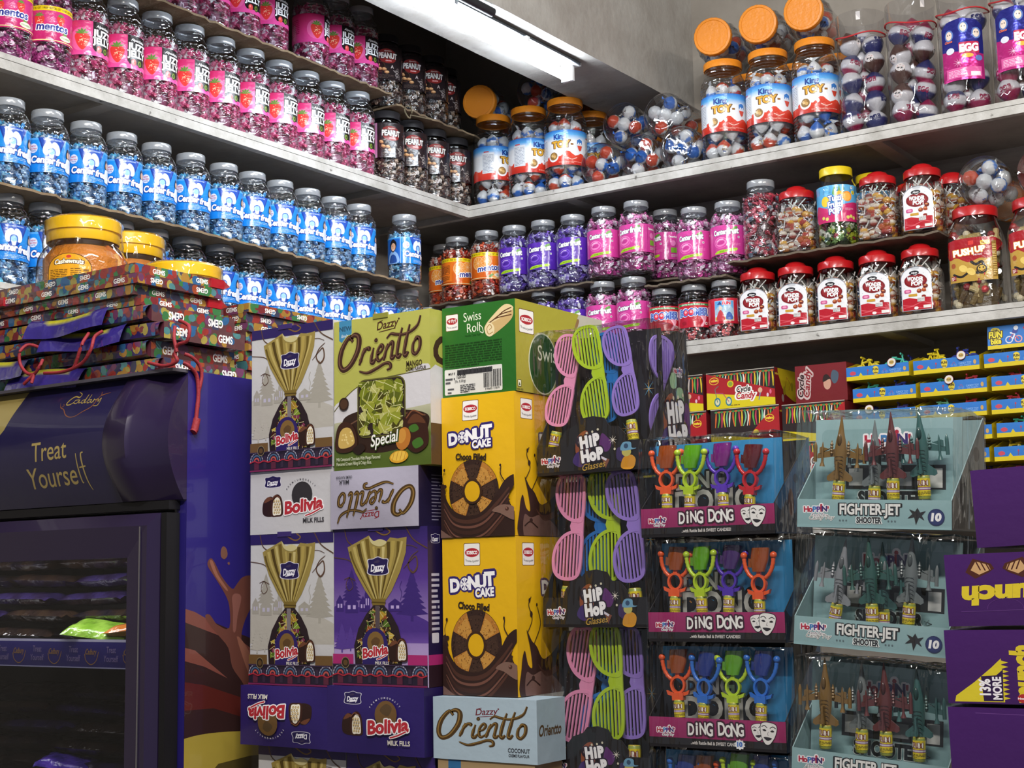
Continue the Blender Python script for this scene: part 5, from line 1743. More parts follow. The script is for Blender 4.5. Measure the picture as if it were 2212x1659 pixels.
def pouch(x0, x1, y0, y1, z, h, seed, flapw, fx, rz):
    """soft gift pouch with a purple flap and a red hanging cord"""
    X, Y = x1-x0, y1-y0
    e = empty('gift_pouch', ((x0+x1)/2, (y0+y1)/2, z), rz)
    q2 = random.Random(seed)
    n, m = 24, 6
    vs, cs, fs = [], [], []
    for i in range(n+1):
        u = i/n
        for k in range(9):
            t = k/8*math.pi
            yy = -Y/2-.012*math.sin(t)
            zc = h/2-h/2*math.cos(t)
            vs.append((-X/2+X*u, yy+.003*noise.noise((u*9, seed, t)), zc+.004*noise.noise((u*6, seed, 2))))
            cs.append(GEMC[q2.randrange(10)] if q2.random() < .75 else '#2b2358')
    for i in range(n):
        for k in range(8):
            fs.append((i*9+k, (i+1)*9+k, (i+1)*9+k+1, i*9+k+1))
    mb = MB().add(vs, fs, cs)
    mb.box((-X/2+.001, -Y/2, .001), (X/2-.001, Y/2, h-.001), '#5f2f3c')
    bake(mb, gem_art(Y*1000, h*1000, seed+7, int(Y*200)), right(X/2, -Y/2, 0), clip=(0, Y*1000, 0, h*1000))
    bake(mb, gem_art(X*1000, h*800, seed+3, int(X*230), False, '#33265c'), lambda x, y, l: (-X/2+x, -Y/2-.0125-l, h*.1+y), clip=(6, X*1000-6, 0, h*800))
    mb.obj('body', PACKM, e)
    # flap hanging over the front
    vs, cs, fs = [], [], []
    for i in range(13):
        u = i/12
        for k in range(6):
            v = k/5
            vs.append((fx+flapw*(u-.5)+.006*v*math.sin(seed), -Y/2-.014-.022*v-.004*math.sin(u*7+seed)*v, h*1.02-(h*1.25)*v*v+.004*math.sin(u*5+seed)))
            band = (k in (1, 2) and u > .18 and u < .8)
            cs.append('#b8b02c' if band else '#352a78')
    for i in range(12):
        for k in range(5): fs.append((i*6+k, i*6+k+1, (i+1)*6+k+1, (i+1)*6+k))
    MB().add(vs, fs, cs).obj('flap', PACKM, e, smooth=180)
    return e
CORDM = plain('cord_red', '#8c1f29', .7, bump=(300, .4, .002))
pz = [1.829, 1.858, 1.887, 1.916]
pouches = []
for i, (fx, fw, lb) in enumerate(((.02, .19, 'lowest gift pouch on the fridge, its flap over the fridge rim'), (-.12, .20, 'gift pouch with long purple flap, second up from the fridge top'),
                                 (.10, .20, 'gift pouch with purple flap and red cord, third up from the fridge top'), (.07, .20, 'topmost gift pouch, under the flat candy packs'))):
    e = pouch(-2.305+.01*i, -1.755-.02*(i % 2), 1.575, 1.755, pz[i], .027, 31+i, fw, fx, (-1)**i*.012)
    prop(e, lb, 'gift pouch', 'gift pouches on the fridge')
    pouches.append(e)
def cord(pts, e, r=.0028):
    off = e.matrix_world.copy()
    loc = Vector(e.location)
    sm = []
    P = [Vector(p) for p in pts]
    for i in range(len(P)-1):
        p0, p1, p2, p3 = P[max(i-1, 0)], P[i], P[i+1], P[min(i+2, len(P)-1)]
        for k in range(6):
            t = k/6
            sm.append(.5*((2*p1)+(p2-p0)*t+(2*p0-5*p1+4*p2-p3)*t*t+(3*p1-p0-3*p2+p3)*t**3))
    sm.append(P[-1])
    o = MB().tube([p-loc for p in sm], r, 8).obj('cord', CORDM, e, smooth=80)
    return o
YC = 1.522
A_ = lambda px, py, y=YC: tuple(at_y(y, px, py))
cord([A_(88,752,1.545), A_(60,745,1.535), A_(42,760), A_(42,785), A_(55,805), A_(72,808), A_(84,790), A_(90,778,1.53)], pouches[0])
cord([A_(72,808), A_(58,822,1.518), A_(50,830,1.517)], pouches[0])
cord([A_(72,808), A_(66,828,1.517)], pouches[0])
cord([A_(226,715,1.54), A_(208,728,1.53), A_(200,755), A_(180,785), A_(140,803), A_(98,806)], pouches[1])
cord([A_(195,720,1.54), A_(180,745), A_(165,790), A_(150,800)], pouches[1])
cord([A_(382,692,1.535), A_(402,705,1.525), A_(398,735), A_(378,745), A_(372,765), A_(376,780), A_(350,790), A_(315,783)], pouches[2])
cord([A_(372,705,1.53), A_(370,730), A_(376,760)], pouches[2])
# the long cord over the fridge side
sx_ = FX1+.006
def SX(px, py, x=sx_):
    d = _f + _R*((px-1106)/3180.0) - _U*((py-829.5)/3180.0)
    return tuple(EYE + d*((x-EYE.x)/d.x))
cord([A_(404,765,1.56), SX(420,772), SX(436,790), SX(441,815), SX(434,850), SX(433,880)], pouches[3])
cord([A_(402,785,1.56), SX(415,792), SX(430,812), SX(434,850), SX(431,885), SX(427,925)], pouches[3], .0032)
cord([SX(431,905), SX(426,928), SX(423,934)], pouches[3], .006)
sl = [(-2.20, -1.800, 1.568, 1.75, 3), (-2.215, -1.806, 1.562, 1.75, 8), (-2.16, -1.795, 1.556, 1.74, 7), (-2.25, -1.80, 1.560, 1.75, 10)]
nm_ = ['lowest flat candy pack above the pouches', 'flat candy pack, second above the gift pouches', 'flat candy pack under the topmost one, red wrapper end', 'topmost flat candy pack on the fridge, beside the yellow-lidded jar']
for i, (x0, x1, y0, y1, sd) in enumerate(sl):
    prop(slab(x0, x1, y0, y1, 1.9445+i*.0168, .0163, sd, (-1)**i*.01), nm_[i], 'candy pack', GP_)
for i in range(9):
    o = slab(-1.966, -1.79-.004*(i % 2), 1.80, 2.05+.006*((i*7) % 3), zz+i*.0168, .0163, 20+i*3+(i % 2), (-1)**i*.006)
    prop(o, 'flat candy pack in the rear pile on the fridge, %s from the bottom' % ORD[i], 'candy pack', GP_)

# ------------------------------------------------------------------ yellow-lidded cashew jars on the fridge
def squat():
    r0 = .088
    root = link('snack_jar', None)
    root.empty_display_size = .05
    MB().lathe([(.001, .003), (.070, .001), (.082, .008), (r0, .03), (r0, .12), (.086, .135), (.078, .152), (.068, .163), (.066, .18)], 56, None, cap=False).obj('body', PETS, root, smooth=50)
    mb = MB().lathe([(.069, 0), (.0705, .002), (.0705, .020), (.074, .021), (.074, .042), (.071, .045), (.06, .0455), (.058, .0435), (.0005, .044)], 56, None, cap=False)
    mb.obj('lid', plain('lid_sun_yellow', '#f0bd14', .3, coat=.3), root, smooth=40, loc=(0, 0, .168))
    qq = random.Random(8)
    mb = MB()
    mb.lathe([(.001, .006), (.07, .006), (.074, .02), (.076, .135), (.06, .158), (.001, .16)], 20, '#d9822c', cap=False)
    for k in range(26):
        a = qq.uniform(0, 6.28)
        z = qq.uniform(.02, .135)
        c = Vector((.062*math.sin(a), -.062*math.cos(a), z))
        m = Matrix.Translation(c) @ Matrix.Rotation(a+qq.uniform(-.5, .5), 4, 'Z') @ Matrix.Rotation(qq.uniform(-.9, .9), 4, 'Y')
        mb.box((-.028, -.006, -.022), (.028, .006, .022), ['#e0782c', '#e8983f', '#d4602a', '#efb56a'][k % 4], 0, m)
        mb.box((-.016, -.0066, -.012), (.016, -.006, .012), '#efc08a', 0, m)
    prop(mb.obj('sachets', FOIL, root), kind='stuff')
    mb = MB()
    bake(mb, lab_cashew(), wrapf(r0+.001, .058), [('x', frange(-45, 45, 14))])
    mb.obj('label', FILM, root)
    # loose cling film round the lid
    MB().lathe([(.0765, .148), (.0775, .165), (.0765, .19), (.0775, .209), (.072, .2155), (.03, .2145)], 40, None, rf=lambda r, z, a: (r*(1+.014*math.sin(a*7+z*90)), z), cap=False).obj('cling_film', WRAP, root, smooth=80)
    return root
sq = Line(squat())
ztop = zz+9*.0168
p = at_y(1.87, 181, 470)
ztop = p.z-.2255
sq.put(p.x, 1.87, ztop+.0005, face_cam(p.x, 1.87, -.30), 'big squat yellow-lidded jar with amber label on the packs', 'yellow-lidded jars on the fridge', 'snack jar')
p2 = at_y(2.065, 279, 517)
for k_, (xa, xb, ya, yb, zz_) in enumerate(((p.x-.1, p.x+.1, 1.79, 1.955, ztop), (p2.x-.1, p2.x+.1, 1.968, 2.07, p2.z-.2125))):
    nn = int((zz_-1.829)/.0168)
    for i in range(nn):
        hh = (zz_-1.829)/nn
        prop(slab(xa, xb, ya, yb, 1.829+i*hh, hh-.0004, 60+i*5+k_*40), 'flat candy pack under the %s yellow-lidded jar, %s from the bottom' % (('amber-label', 'half hidden')[k_], ORD[i]), 'candy pack', GP_)
sq.put(p2.x, 2.065, p2.z-.2120, face_cam(-2.15, 2.05, .8), 'squat yellow-lidded jar half hidden behind the amber-label one', 'yellow-lidded jars on the fridge', 'snack jar')
p = at_y(1.93, 394, 581)
sq.put(p.x, 1.93, p.z-.2125, .9, 'squat yellow-lidded jar sunk between the packs, mostly its lid showing', 'yellow-lidded jars on the fridge', 'snack jar')
# ------------------------------------------------------------------ artwork of the cartons
def sprite_choc(a, x, y, s, face='#ece4d2', flip=1):
    """cut praline: shell with crisp filling"""
    a.blob([(x-s*.95,y-s*.55),(x-s*1.0,y+s*.35),(x-s*.6,y+s*.8),(x-s*.1,y+s*.7),(x-s*.05,y-s*.6)], '#2c1611')
    a.blob([(x-s*.92,y+s*.4),(x-s*.6,y+s*.82),(x-s*.2,y+s*.72),(x-s*.5,y+s*.5)], '#6b3f2a')
    a.blob([(x-s*.28,y-s*.62),(x-s*.30,y+s*.35),(x-s*.1,y+s*.85),(x+s*.3,y+s*1.0),(x+s*.62,y+s*.7),(x+s*.74,y+s*.1),(x+s*.72,y-s*.6),(x+s*.2,y-s*.72)], '#3b1d14')
    a.blob([(x-s*.12,y-s*.55),(x-s*.12,y+s*.3),(x+s*.1,y+s*.72),(x+s*.34,y+s*.76),(x+s*.54,y+s*.4),(x+s*.58,y-s*.5),(x+s*.2,y-s*.6)], face)
    q2 = random.Random(3)
    for i in range(5):
        for j in range(3):
            px, py = x+s*(-.0+.2*j+(i % 2)*.08), y+s*(-.4+.22*i)
            if px < x+s*.5: a.ell(px, py, s*.075, s*.095, '#a98a58', 9).ell(px-s*.015, py+s*.02, s*.045, s*.06, '#d6c190', 8)
    a.stroke([(x-s*.2, y+s*.6), (x+s*.1, y+s*.9), (x+s*.5, y+s*.75)], s*.06, '#7a4a32')

def badge(a, x, y, w, h, txt='Dazzy'):
    def shp(k):
        ww, hh = w/2*k, h/2*k
        return [(x-ww,y-hh*.8),(x,y-hh),(x+ww,y-hh*.8),(x+ww*.94,y),(x+ww,y+hh*.7),(x+ww*.5,y+hh*.78),(x,y+hh),(x-ww*.5,y+hh*.78),(x-ww,y+hh*.7),(x-ww*.94,y)]
    a.blob(shp(1.0), '#d9d6e2', 4).blob(shp(.93), '#21184e', 4)
    a.text(txt, x, y-h*.24, h*.36, '#f0eef6', .03, .28, rot=.10, wmax=w*.68)
    a.stroke([(x-w*.2, y-h*.32), (x+w*.05, y-h*.27), (x+w*.26, y-h*.22)], h*.05, '#f0eef6')
    a.blob([(x-w*.2,y+h*.2),(x,y+h*.32),(x+w*.1,y+h*.24),(x-w*.04,y+h*.16)], '#3a2f52', 4)

def bolivia_word(a, x, y, s, rot=.16, flip=False, light=False):
    sg = -1 if flip else 1
    a.text('Bolivia', x, y, s, '#f4f0f2', .11, .14, rot=rot, wmax=s*3.9, sx=.95, flip=flip).text('Bolivia', x, y, s, '#b52a36', .045, .14, rot=rot, wmax=s*3.8, sx=.95, flip=flip)
    a.stroke([(x+sg*s*.2, y-sg*s*.38), (x+sg*s*.8, y-sg*s*.2), (x+sg*s*1.5, y+sg*s*.12)], s*.24, '#f4f0f2').stroke([(x+sg*s*.2, y-sg*s*.38), (x+sg*s*.8, y-sg*s*.2), (x+sg*s*1.5, y+sg*s*.12)], s*.12, '#b52a36')
    a.text('MILK FILLS', x+sg*s*.9, y-sg*s*.95, s*.36, '#d9d2c8' if s < 20 or not light else '#3a363c', .03, wmax=s*1.9, flip=flip)

def tree(a, x, y, s, c):
    for k in range(7):
        w = s*(.46-.058*k)
        a.poly([(x-w,y+s*(.10+.125*k)),(x,y+s*(.06+.125*k)),(x+w,y+s*(.10+.125*k)),(x,y+s*(.36+.125*k))], c); a.k -= .9
    a.k += 1
    a.rect(x-s*.04, y-s*.06, x+s*.04, y+s*.14, c)

def house(a, x, y, w, h, c, win):
    a.poly([(x-w/2,y),(x+w/2,y),(x+w/2,y+h*.6),(x,y+h),(x-w/2,y+h*.6)], c)
    for dx in (-.2, .2): a.rect(x+w*dx-w*.11, y+h*.22, x+w*dx+w*.11, y+h*.46, win)

def art_bolivia(purple=False):
    """tall carton with a gold-tied sweet bag, 170 x 222"""
    a = Art()
    if purple:
        a.raw([(0,0),(170,0),(170,60),(0,60),(170,150),(0,150),(170,222),(0,222)], [(0,1,2,3),(3,2,4,5),(5,4,6,7)], ['#c9b6dd','#c9b6dd','#a58cc4','#a58cc4','#54358c','#54358c','#2c1c60','#2c1c60'])
        sil, sil2, band = '#3a2472', '#8a6cb2', '#a8286c'
    else:
        a.rect(0, 0, 170, 222, '#c3c1c3', '#c9c8ca')
        sil, sil2, band = '#a39e94', '#b4afa6', '#6b4f2c'
    a.blob([(-4,64),(-4,108),(30,112),(60,108),(90,104),(120,110),(150,98),(174,86),(174,64)], sil2 if not purple else '#4a2f84', 4)
    a.rect(0, 60, 170, 76, sil2 if not purple else '#6a4aa0', sil2 if not purple else '#4a2f84')
    for (x, y, s) in ((33, 116, 44), (142, 94, 62)): tree(a, x, y, s, sil)
    for (x, y, w, h) in ((11, 104, 14, 24), (33, 102, 24, 24), (54, 104, 13, 22), (62, 104, 10, 40), (112, 104, 24, 18)): house(a, x, y, w, h, sil, '#b9b4c8' if not purple else '#b8a4d8')
    a.stroke([(122, 120), (124, 130), (121, 138), (124, 146)], 1, sil)
    for (x, y, s) in ((15, 48, 36), (31, 50, 30)): tree(a, x, y, s, sil2 if not purple else '#553a90')
    if not purple: a.rect(0, 207, 170, 222, '#2a1d5c')
    # ribbon swirls
    SW = '#5a4030'
    a.stroke([(20,222),(26,205),(40,196)], 1.6, SW).stroke([(70,222),(92,212),(104,216),(96,222)], 2, '#7a5a30').stroke([(132,222),(146,204),(172,190)], 1.8, SW)
    a.stroke([(0,182),(26,178),(40,170)], 1.2, SW).stroke([(128,164),(142,176),(150,180),(152,166),(144,158),(136,168),(142,180),(154,188)], 2.0, SW, taper=[.4, 1, 1.4, 1, .5])
    a.stroke([(20,150),(30,152),(36,140),(28,134),(23,142),(28,152),(40,148)], 1.0, SW).stroke([(120,196),(140,196),(152,192)], .9, SW)
    # gold bag top
    bag_ = [(26,196),(44,203),(66,212),(70,202),(82,197),(94,199),(104,208),(118,206),(134,208),(132,186),(122,160),(106,132),(94,118),(72,118),(58,134),(40,160),(30,182)]
    a.poly(bag_, ('#a8934e', .25))
    q2 = random.Random(5)
    folds = [(31,190,72,122,3,'#6d5a22'),(38,196,76,121,4,'#c9b56a'),(46,200,78,121,5,'#58461a'),(54,204,80,120,4,'#d2c07a'),(62,207,82,120,5,'#7a6428'),(74,196,83,120,3,'#c4ae60'),(84,193,84,119,4,'#665220'),
             (92,195,85,120,4,'#d9c886'),(101,202,87,120,5,'#5c4a1c'),(110,203,88,120,5,'#bda658'),(119,202,90,121,4,'#705c24'),(126,202,92,122,3,'#cdb970')]
    for (x0, y0, x1, y1, w, c) in folds:
        a.stroke([(x0, y0), ((x0*1.6+x1*.4)/2+q2.uniform(-2, 2), (y0+y1)/2+14), (x1, y1)], w, (c, .25), taper=[1.3, 1, .3])
    a.blob([(66,211),(70,201),(82,196),(92,197),(98,202),(86,206),(74,204)], ('#d8cc94', .2), 4)
    badge(a, 82, 168, 38, 27)
    a.poly([(70,122),(96,122),(94,112),(72,112)], ('#8a7434', .3)).stroke([(71,117),(95,116)], 2, ('#5c4a1c', .3), smooth=False)
    # window with the foil sweets
    low = [(74,113),(92,113),(106,100),(118,82),(125,60),(124,30),(40,30),(38,56),(46,80),(60,100)]
    a.poly(low, '#26191f')
    pal = ['#5d7a24', '#8fa83a', '#b08a2c', '#d9c04a', '#3a2f6a', '#6b2f3f', '#4a2018', '#2f1c1a', '#8c3a5a', '#c99a3a'] if not purple else ['#3a4a1c', '#5c7a2c', '#c9a23a', '#8c5a2c', '#2c2450', '#6b2a2a', '#1f1618', '#e0c25a', '#4a3020', '#a8582a']
    for k in range(190):
        y = q2.uniform(34, 108)
        hw = 8+(108-y)*.55 if y > 62 else 38
        x = 82+q2.uniform(-hw, hw)*.92
        r_ = q2.uniform(3.5, 8)
        t = q2.uniform(0, 6)
        pts = [(x+r_*f*math.cos(t+i*1.05), y+r_*f*math.sin(t+i*1.05)) for i, f in enumerate((1, .6, 1.1, .5, .9, .7))]
        if all(38 < p[0] < 126 and 31 < p[1] < 111 for p in pts):
            a.poly(pts, (pal[q2.randrange(10)], .35)); a.k -= .9
            a.stroke([pts[0], (x, y), pts[3]], .8, ('#e9dfa8', .4)); a.k -= .9
    a.k += 2
    a.rect(78, 76, 86, 112, '#7d7478' if not purple else '#54484c')
    # arch badge
    arch = [(54,28),(100,28),(100,58)]+[(77+23*math.cos(R(t)), 58+23*math.sin(R(t))) for t in range(20, 180, 20)]+[(54,58)]
    a.poly(arch, '#2a1c60')
    a.ell(78, 60, 15, 16, '#7d5e30').blob([(70,62),(78,68),(86,64),(82,56),(74,55)], '#5c4224', 4)
    bolivia_word(a, 78, 42, 13)
    sprite_choc(a, 121, 48, 19)
    a.rect(0, 30, 38 if True else 0, 44, band).rect(136, 30, 170, 44, band)
    # woven border
    a.rect(0, 0, 170, 30, '#241b2e')
    for k in range(5):
        x = 14+k*36
        for r_, c in ((14, '#6a6a86'), (12, '#2a2036'), (10, '#4a6a8a'), (8, '#2a2036'), (6, '#b8524a'), (3.5, '#2a2036')): a.ell(x, 16, r_, r_, c, 18, 0, 0, 180)
        for t in range(0, 181, 20): a.ell(x+13*math.cos(R(t)), 16+13*math.sin(R(t)), .9, .9, '#c9c6cc', 6); a.k -= .9
        a.k += 1
        a.rect(x+15, 4, x+21, 24, '#33253a').rect(x-5, 3, x+5, 14, '#5a2438')
    a.stroke([(i*10, 15+(1.2 if i % 2 else -1.2)) for i in range(18)], 2, '#a8283a')
    a.rect(0, 0, 170, 2.4, '#7a2450').rect(0, 28.6, 170, 30, '#3a2a48')
    a.ell(24, 32, 7.5, 8, '#8a7a5a').ell(24, 32, 6.6, 7, '#2c2018').ell(24, 32, 4, 4, '#5c4426')
    return a

def art_bolivia_flat(w, h, ground, purple, flip=False):
    a = Art()
    a.rect(0, 0, w, h, ground)
    b = Art()
    badge(b, w*.28, h*.83, 36, 24)
    sprite_choc(b, w*.30, h*.42, 25)
    for k in range(13):
        t = R(150-k*9.5)
        b.text('PREMIUMQUALITY'[k], w*.63+34*math.cos(t), h*.56+33*math.sin(t), 3, '#cfcad6' if purple else '#4a4650', .02, rot=t-1.57)
    b.ell(w*.64, h*.60, 22, 25, '#6b4e2c' if purple else '#2f2c30')
    if purple: b.blob([(w*.58,h*.66),(w*.64,h*.76),(w*.70,h*.70),(w*.66,h*.58)], '#54402a', 4)
    bolivia_word(b, w*.66, h*.34, 23, .10, light=not purple)
    if flip: a.place(b, lambda x, y: (w-x, h-y))
    else: a.place(b, lambda x, y: (x, y))
    return a

ORI = [([(.62,1.0),(.42,1.18),(.10,.78),(.02,.28),(.20,.0),(.55,.14),(.86,.62),(.90,1.08),(.70,1.24),(.46,1.14)], 1.5),
       ([(1.18,.66),(1.08,.36),(.96,.06)], 1.0), ([(1.06,.34),(1.24,.60),(1.40,.62),(1.42,.52)], 1.0),
       ([(1.62,.60),(1.54,.30),(1.52,.08),(1.62,.04),(1.74,.18)], 1.0),
       ([(1.80,.30),(1.98,.40),(2.06,.56),(1.96,.64),(1.82,.46),(1.80,.18),(1.90,.06),(2.10,.18)], .9),
       ([(2.28,.64),(2.18,.32),(2.10,.04)], 1.0), ([(2.18,.32),(2.38,.62),(2.52,.62),(2.48,.30),(2.46,.10),(2.54,.06),(2.64,.16)], 1.0),
       ([(2.92,1.12),(2.78,.60),(2.72,.16),(2.80,.06),(2.92,.16)], 1.1), ([(3.26,1.18),(3.12,.62),(3.04,.16),(3.12,.06),(3.24,.18)], 1.1),
       ([(2.22,.84),(2.40,.98),(2.64,.92),(3.0,.86),(3.34,.92),(3.62,1.10),(3.74,1.42)], .8),
       ([(3.66,.62),(3.46,.46),(3.44,.14),(3.58,.04),(3.74,.24),(3.74,.54),(3.60,.64),(3.50,.56)], 1.0),
       ([(.98,-.18),(1.36,-.30),(1.80,-.20),(2.16,-.08),(2.40,-.12),(2.44,-.28),(2.28,-.34)], .9)]
def orientto(a, x, y, s, col, hi, halo=None, rot=.06, w=.15):
    def T(p):
        px, py = p[0]-1.85+.12*p[1], p[1]
        return (x+s*(px*math.cos(rot)-py*math.sin(rot)), y+s*(px*math.sin(rot)+py*math.cos(rot)))
    for k, (wd_, c) in enumerate(((w*1.5, halo), (w, col), (w*.28, hi))):
        if c is None: continue
        for pts, m in ORI:
            dx = -s*.025 if k == 2 else 0
            a.stroke([(T(p)[0]+dx, T(p)[1]+s*.02*(k == 2)) for p in pts], s*wd_*m, c, n=8, taper=[.5, 1, .9, 1.1, .6])
        a.ell(*T((1.72, .86)), s*wd_*.55, s*wd_*.55, c, 10)

def dazzy(a, x, y, s, c):
    a.text('Dazzy', x, y, s, c, .015, .25, rot=.09, sx=.95, res=4)
    a.stroke([(x-s*1.4, y-s*.42), (x-s*.2, y-s*.30), (x+s*1.2, y-s*.16)], s*.13, c, taper=[.5, 1, .6]).stroke([(x-s*1.55, y+s*.55), (x-s*1.3, y+s*.85), (x-s*.8, y+s*1.0)], s*.10, c)
    a.ell(x+s*1.72, y+s*.95, s*.13, s*.13, c, 8)

def art_orientto():
    """mango praline carton with a window, 178 x 228"""
    a = Art()
    a.rect(0, 0, 178, 228, '#a9a94e', '#b3b257')
    a.blob([(-4,88),(20,108),(46,124),(90,132),(130,136),(182,138),(182,-4),(-4,-4)], '#cfccd0', 5)
    a.rect(0, -2, 178, 0, '#cfccd0')
    a.raw([(0,0),(178,0),(178,46),(0,40),(178,88),(0,72)], [(0,1,2,3),(3,2,4,5)], ['#4a5c1c','#4a5c1c','#5a6a2c','#55672a','#b9b79a','#b4b294'])
    a.stroke([(0,90),(22,110),(50,126),(92,133),(178,139)], 1.6, '#5f5a34')
    a.blob([(16,74),(40,86),(80,88),(120,84),(160,78),(176,66),(160,38),(110,24),(60,24),(24,40)], '#2f1c14', 5).stroke([(24,66),(60,78),(110,80),(168,72)], 2, '#6b4a38')
    a.rect(10, 198, 34, 228, '#3f86ae').poly([(10,198),(22,190),(34,198)], '#3f86ae').text('NEW', 22, 212, 7, '#274f6a', .03).text('limited', 24, 202, 5, '#dfe6ea', .01, .3)
    dazzy(a, 102, 208, 12, '#4a2a1a')
    orientto(a, 84, 157, 40, '#3a2018', '#6b4a3a', '#a8a450', .07)
    a.text('MANGO', 150, 146, 8, '#3a2a18', .02, 0, wmax=28).text('CREME FLAVOUR', 153, 139.5, 5, '#3a2a18', .02, 0, wmax=36)
    a.rrect(45, 46, 134, 134, 14, '#5f5c26').rrect(47, 48, 132, 132, 12, '#2a1d1c')
    q2 = random.Random(8)
    for k in range(120):
        x, y = q2.uniform(50, 129), q2.uniform(51, 129)
        r_ = q2.uniform(5, 13)
        t = q2.uniform(0, 6)
        pts = [(min(max(x+r_*f*math.cos(t+i*1.05), 48.5), 130.5), min(max(y+r_*f*math.sin(t+i*1.05), 49.5), 130.5)) for i, f in enumerate((1, .7, 1.1, .8, .9, .7))]
        a.poly(pts, (['#8f9a2c', '#a9b03a', '#c9c95a', '#6b7424', '#55501c', '#d9d884'][k % 6], .45)); a.k -= .9
        a.stroke([pts[0], (x, y), pts[3]], 1, ('#eceaa8', .3)); a.k -= .9
    a.k += 2
    a.ell(20, 100, 9.5, 10, '#2f1c14').ell(20, 100, 7, 7.4, '#4a3020')
    # cut praline
    a.blob([(4,32),(6,60),(16,72),(32,70),(42,56),(44,34),(24,26)], '#3a1f14', 5).blob([(10,36),(12,56),(22,64),(34,60),(40,40),(24,33)], '#c9a85a', 5)
    for k in range(16): a.ell(14+q2.uniform(0, 22), 38+q2.uniform(0, 20), 1.6, 1.4, '#e3cb86', 7); a.k -= .9
    a.k += 1
    a.blob([(132,34),(130,64),(140,78),(158,76),(172,60),(174,30),(152,18)], '#35190f', 5).blob([(138,62),(148,74),(160,72),(170,60),(156,62)], '#5c3520', 4).stroke([(136,70),(148,80),(166,72)], 2, '#7a4a30')
    a.blob([(36,30),(52,38),(60,30),(48,22)], '#241510', 4)
    a.ell(130, 40, 13, 17, '#b5702a', rot=-.3).ell(127, 44, 8, 11, '#c98c3a', rot=-.3).blob([(140,56),(152,60),(158,52),(146,48)], '#3f6a24', 4).blob([(146,34),(160,40),(166,30),(152,24)], '#3f6a24', 4)
    a.ell(122, 14, 17, 9, '#d9a02c', rot=.1).ell(122, 15, 14, 7, '#e8bc4a', rot=.1)
    for k in range(4): a.stroke([(110+k*7, 9), (114+k*7, 22)], .9, '#b5802a', smooth=False)
    a.text('Special', 98, 34, 17, '#3a4a18', .04, .3, rot=.12, sx=.82, wmax=54).text('Special', 97, 35, 17, '#f4f2ec', .015, .3, rot=.12, sx=.82, wmax=52, res=4)
    a.text('Milk Compound Chocolate With Mango Flavoured', 6, 14, 5, '#c9cbb0', .015, 0, align='l', wmax=82).text('Flavoured Cream Filling & Crispy Rice.', 6, 7, 5, '#c9cbb0', .015, 0, align='l', wmax=66)
    return a

def art_ori_flat(w, h, ground, daz, sub, flip=False):
    a = Art()
    a.rect(0, 0, w, h, ground)
    b = Art()
    dazzy(b, w*.53, h*.74, 12, daz)
    orientto(b, w*.46, h*.36, w*.225, '#4a3518', '#8a6a34', None, .03)
    b.text(sub[0], w*.83, h*.17, 7.5, '#2a2a30', .015, wmax=38).text(sub[1], w*.83, h*.10, 5, '#2a2a30', .015, wmax=36)
    a.place(b, (lambda x, y: (w-x, h-y)) if flip else (lambda x, y: (x, y)))
    return a

def sob_badge(a, x, y, w, hindi=False):
    h = w
    a.rrect(x-w*.5, y-h*.5, x+w*.5, y+h*.5, w*.07, '#6b4a24').rrect(x-w*.47, y-h*.47, x+w*.47, y+h*.47, w*.06, '#ece8e4')
    a.ell(x, y+h*.08, w*.43, h*.20, '#a8202c').ell(x, y+h*.08, w*.40, h*.175, '#c9404a').ell(x, y+h*.08, w*.39, h*.165, '#a8202c')
    a.text('सोबिस्को' if hindi else 'SOBISCO', x, y+h*.01, h*.14, '#f6f2f0', .045, wmax=w*.64)
    a.text('The smile of goodness', x, y-h*.34, h*.09, '#4a4a4e', .01, .2, rot=-.02, wmax=w*.8, arc=-h*.05)

def splash(a, W_, base, seed):
    """poured chocolate along the lower edge"""
    q2 = random.Random(seed)
    CH1, CH2, CH3 = '#2e1a15', '#4a2c22', '#6d463a'
    a.blob([(-3,base+30),(6,base+44),(12,base+20),(30,base+2),(60,base-4),(84,base+6),(104,base+26),(118,base+44),(134,base+52),(136,base+40),(124,base+20),(136,base-6),(136,-4),(-3,-4)], CH1, 6)
    for (y0, w, c) in ((-6, 5, CH2), (-14, 3, CH3), (-22, 5, '#3a211a'), (-30, 2.4, CH3), (-36, 4, CH2)):
        a.stroke([(6,base+22+y0),(24,base+y0),(52,base-6+y0),(80,base+y0),(106,base+20+y0),(126,base+40+y0)], w, c, taper=[.4, 1, 1.2, 1, .5])
    a.stroke([(10,base+30),(4,base+50),(8,base+62)], 1.6, CH1, taper=[1, .6, .4]).ell(8, base+64, 2, 2.6, CH1, 8)
    a.stroke([(14,base+16),(-2,base+34)], 1.4, CH1).ell(9, base+40, 3.4, 3, CH1, 9)
    a.stroke([(118,base+44),(112,base+54),(113,base+64)], 1.6, CH1).ell(112, base+66, 1.8, 2.2, CH1, 8)
    a.blob([(-3,base-22),(14,base-30),(34,base-40),(30,-4),(-3,-4)], '#6d5148', 4)
    for k in range(6): a.stroke([(2+k*5, base-40+q2.uniform(-6, 6)), (6+k*5, base-48), (4+k*6, base-56)], 1.2, CH1)
    a.blob([(96,base+2),(110,base-2),(134,base-12),(134,base+6),(112,base+10)], '#7a5c50', 4)
    a.ell(122, base+4, 3.4, 3, CH2, 9).ell(121, base+5, 1.4, 1.2, '#8c6456', 7)

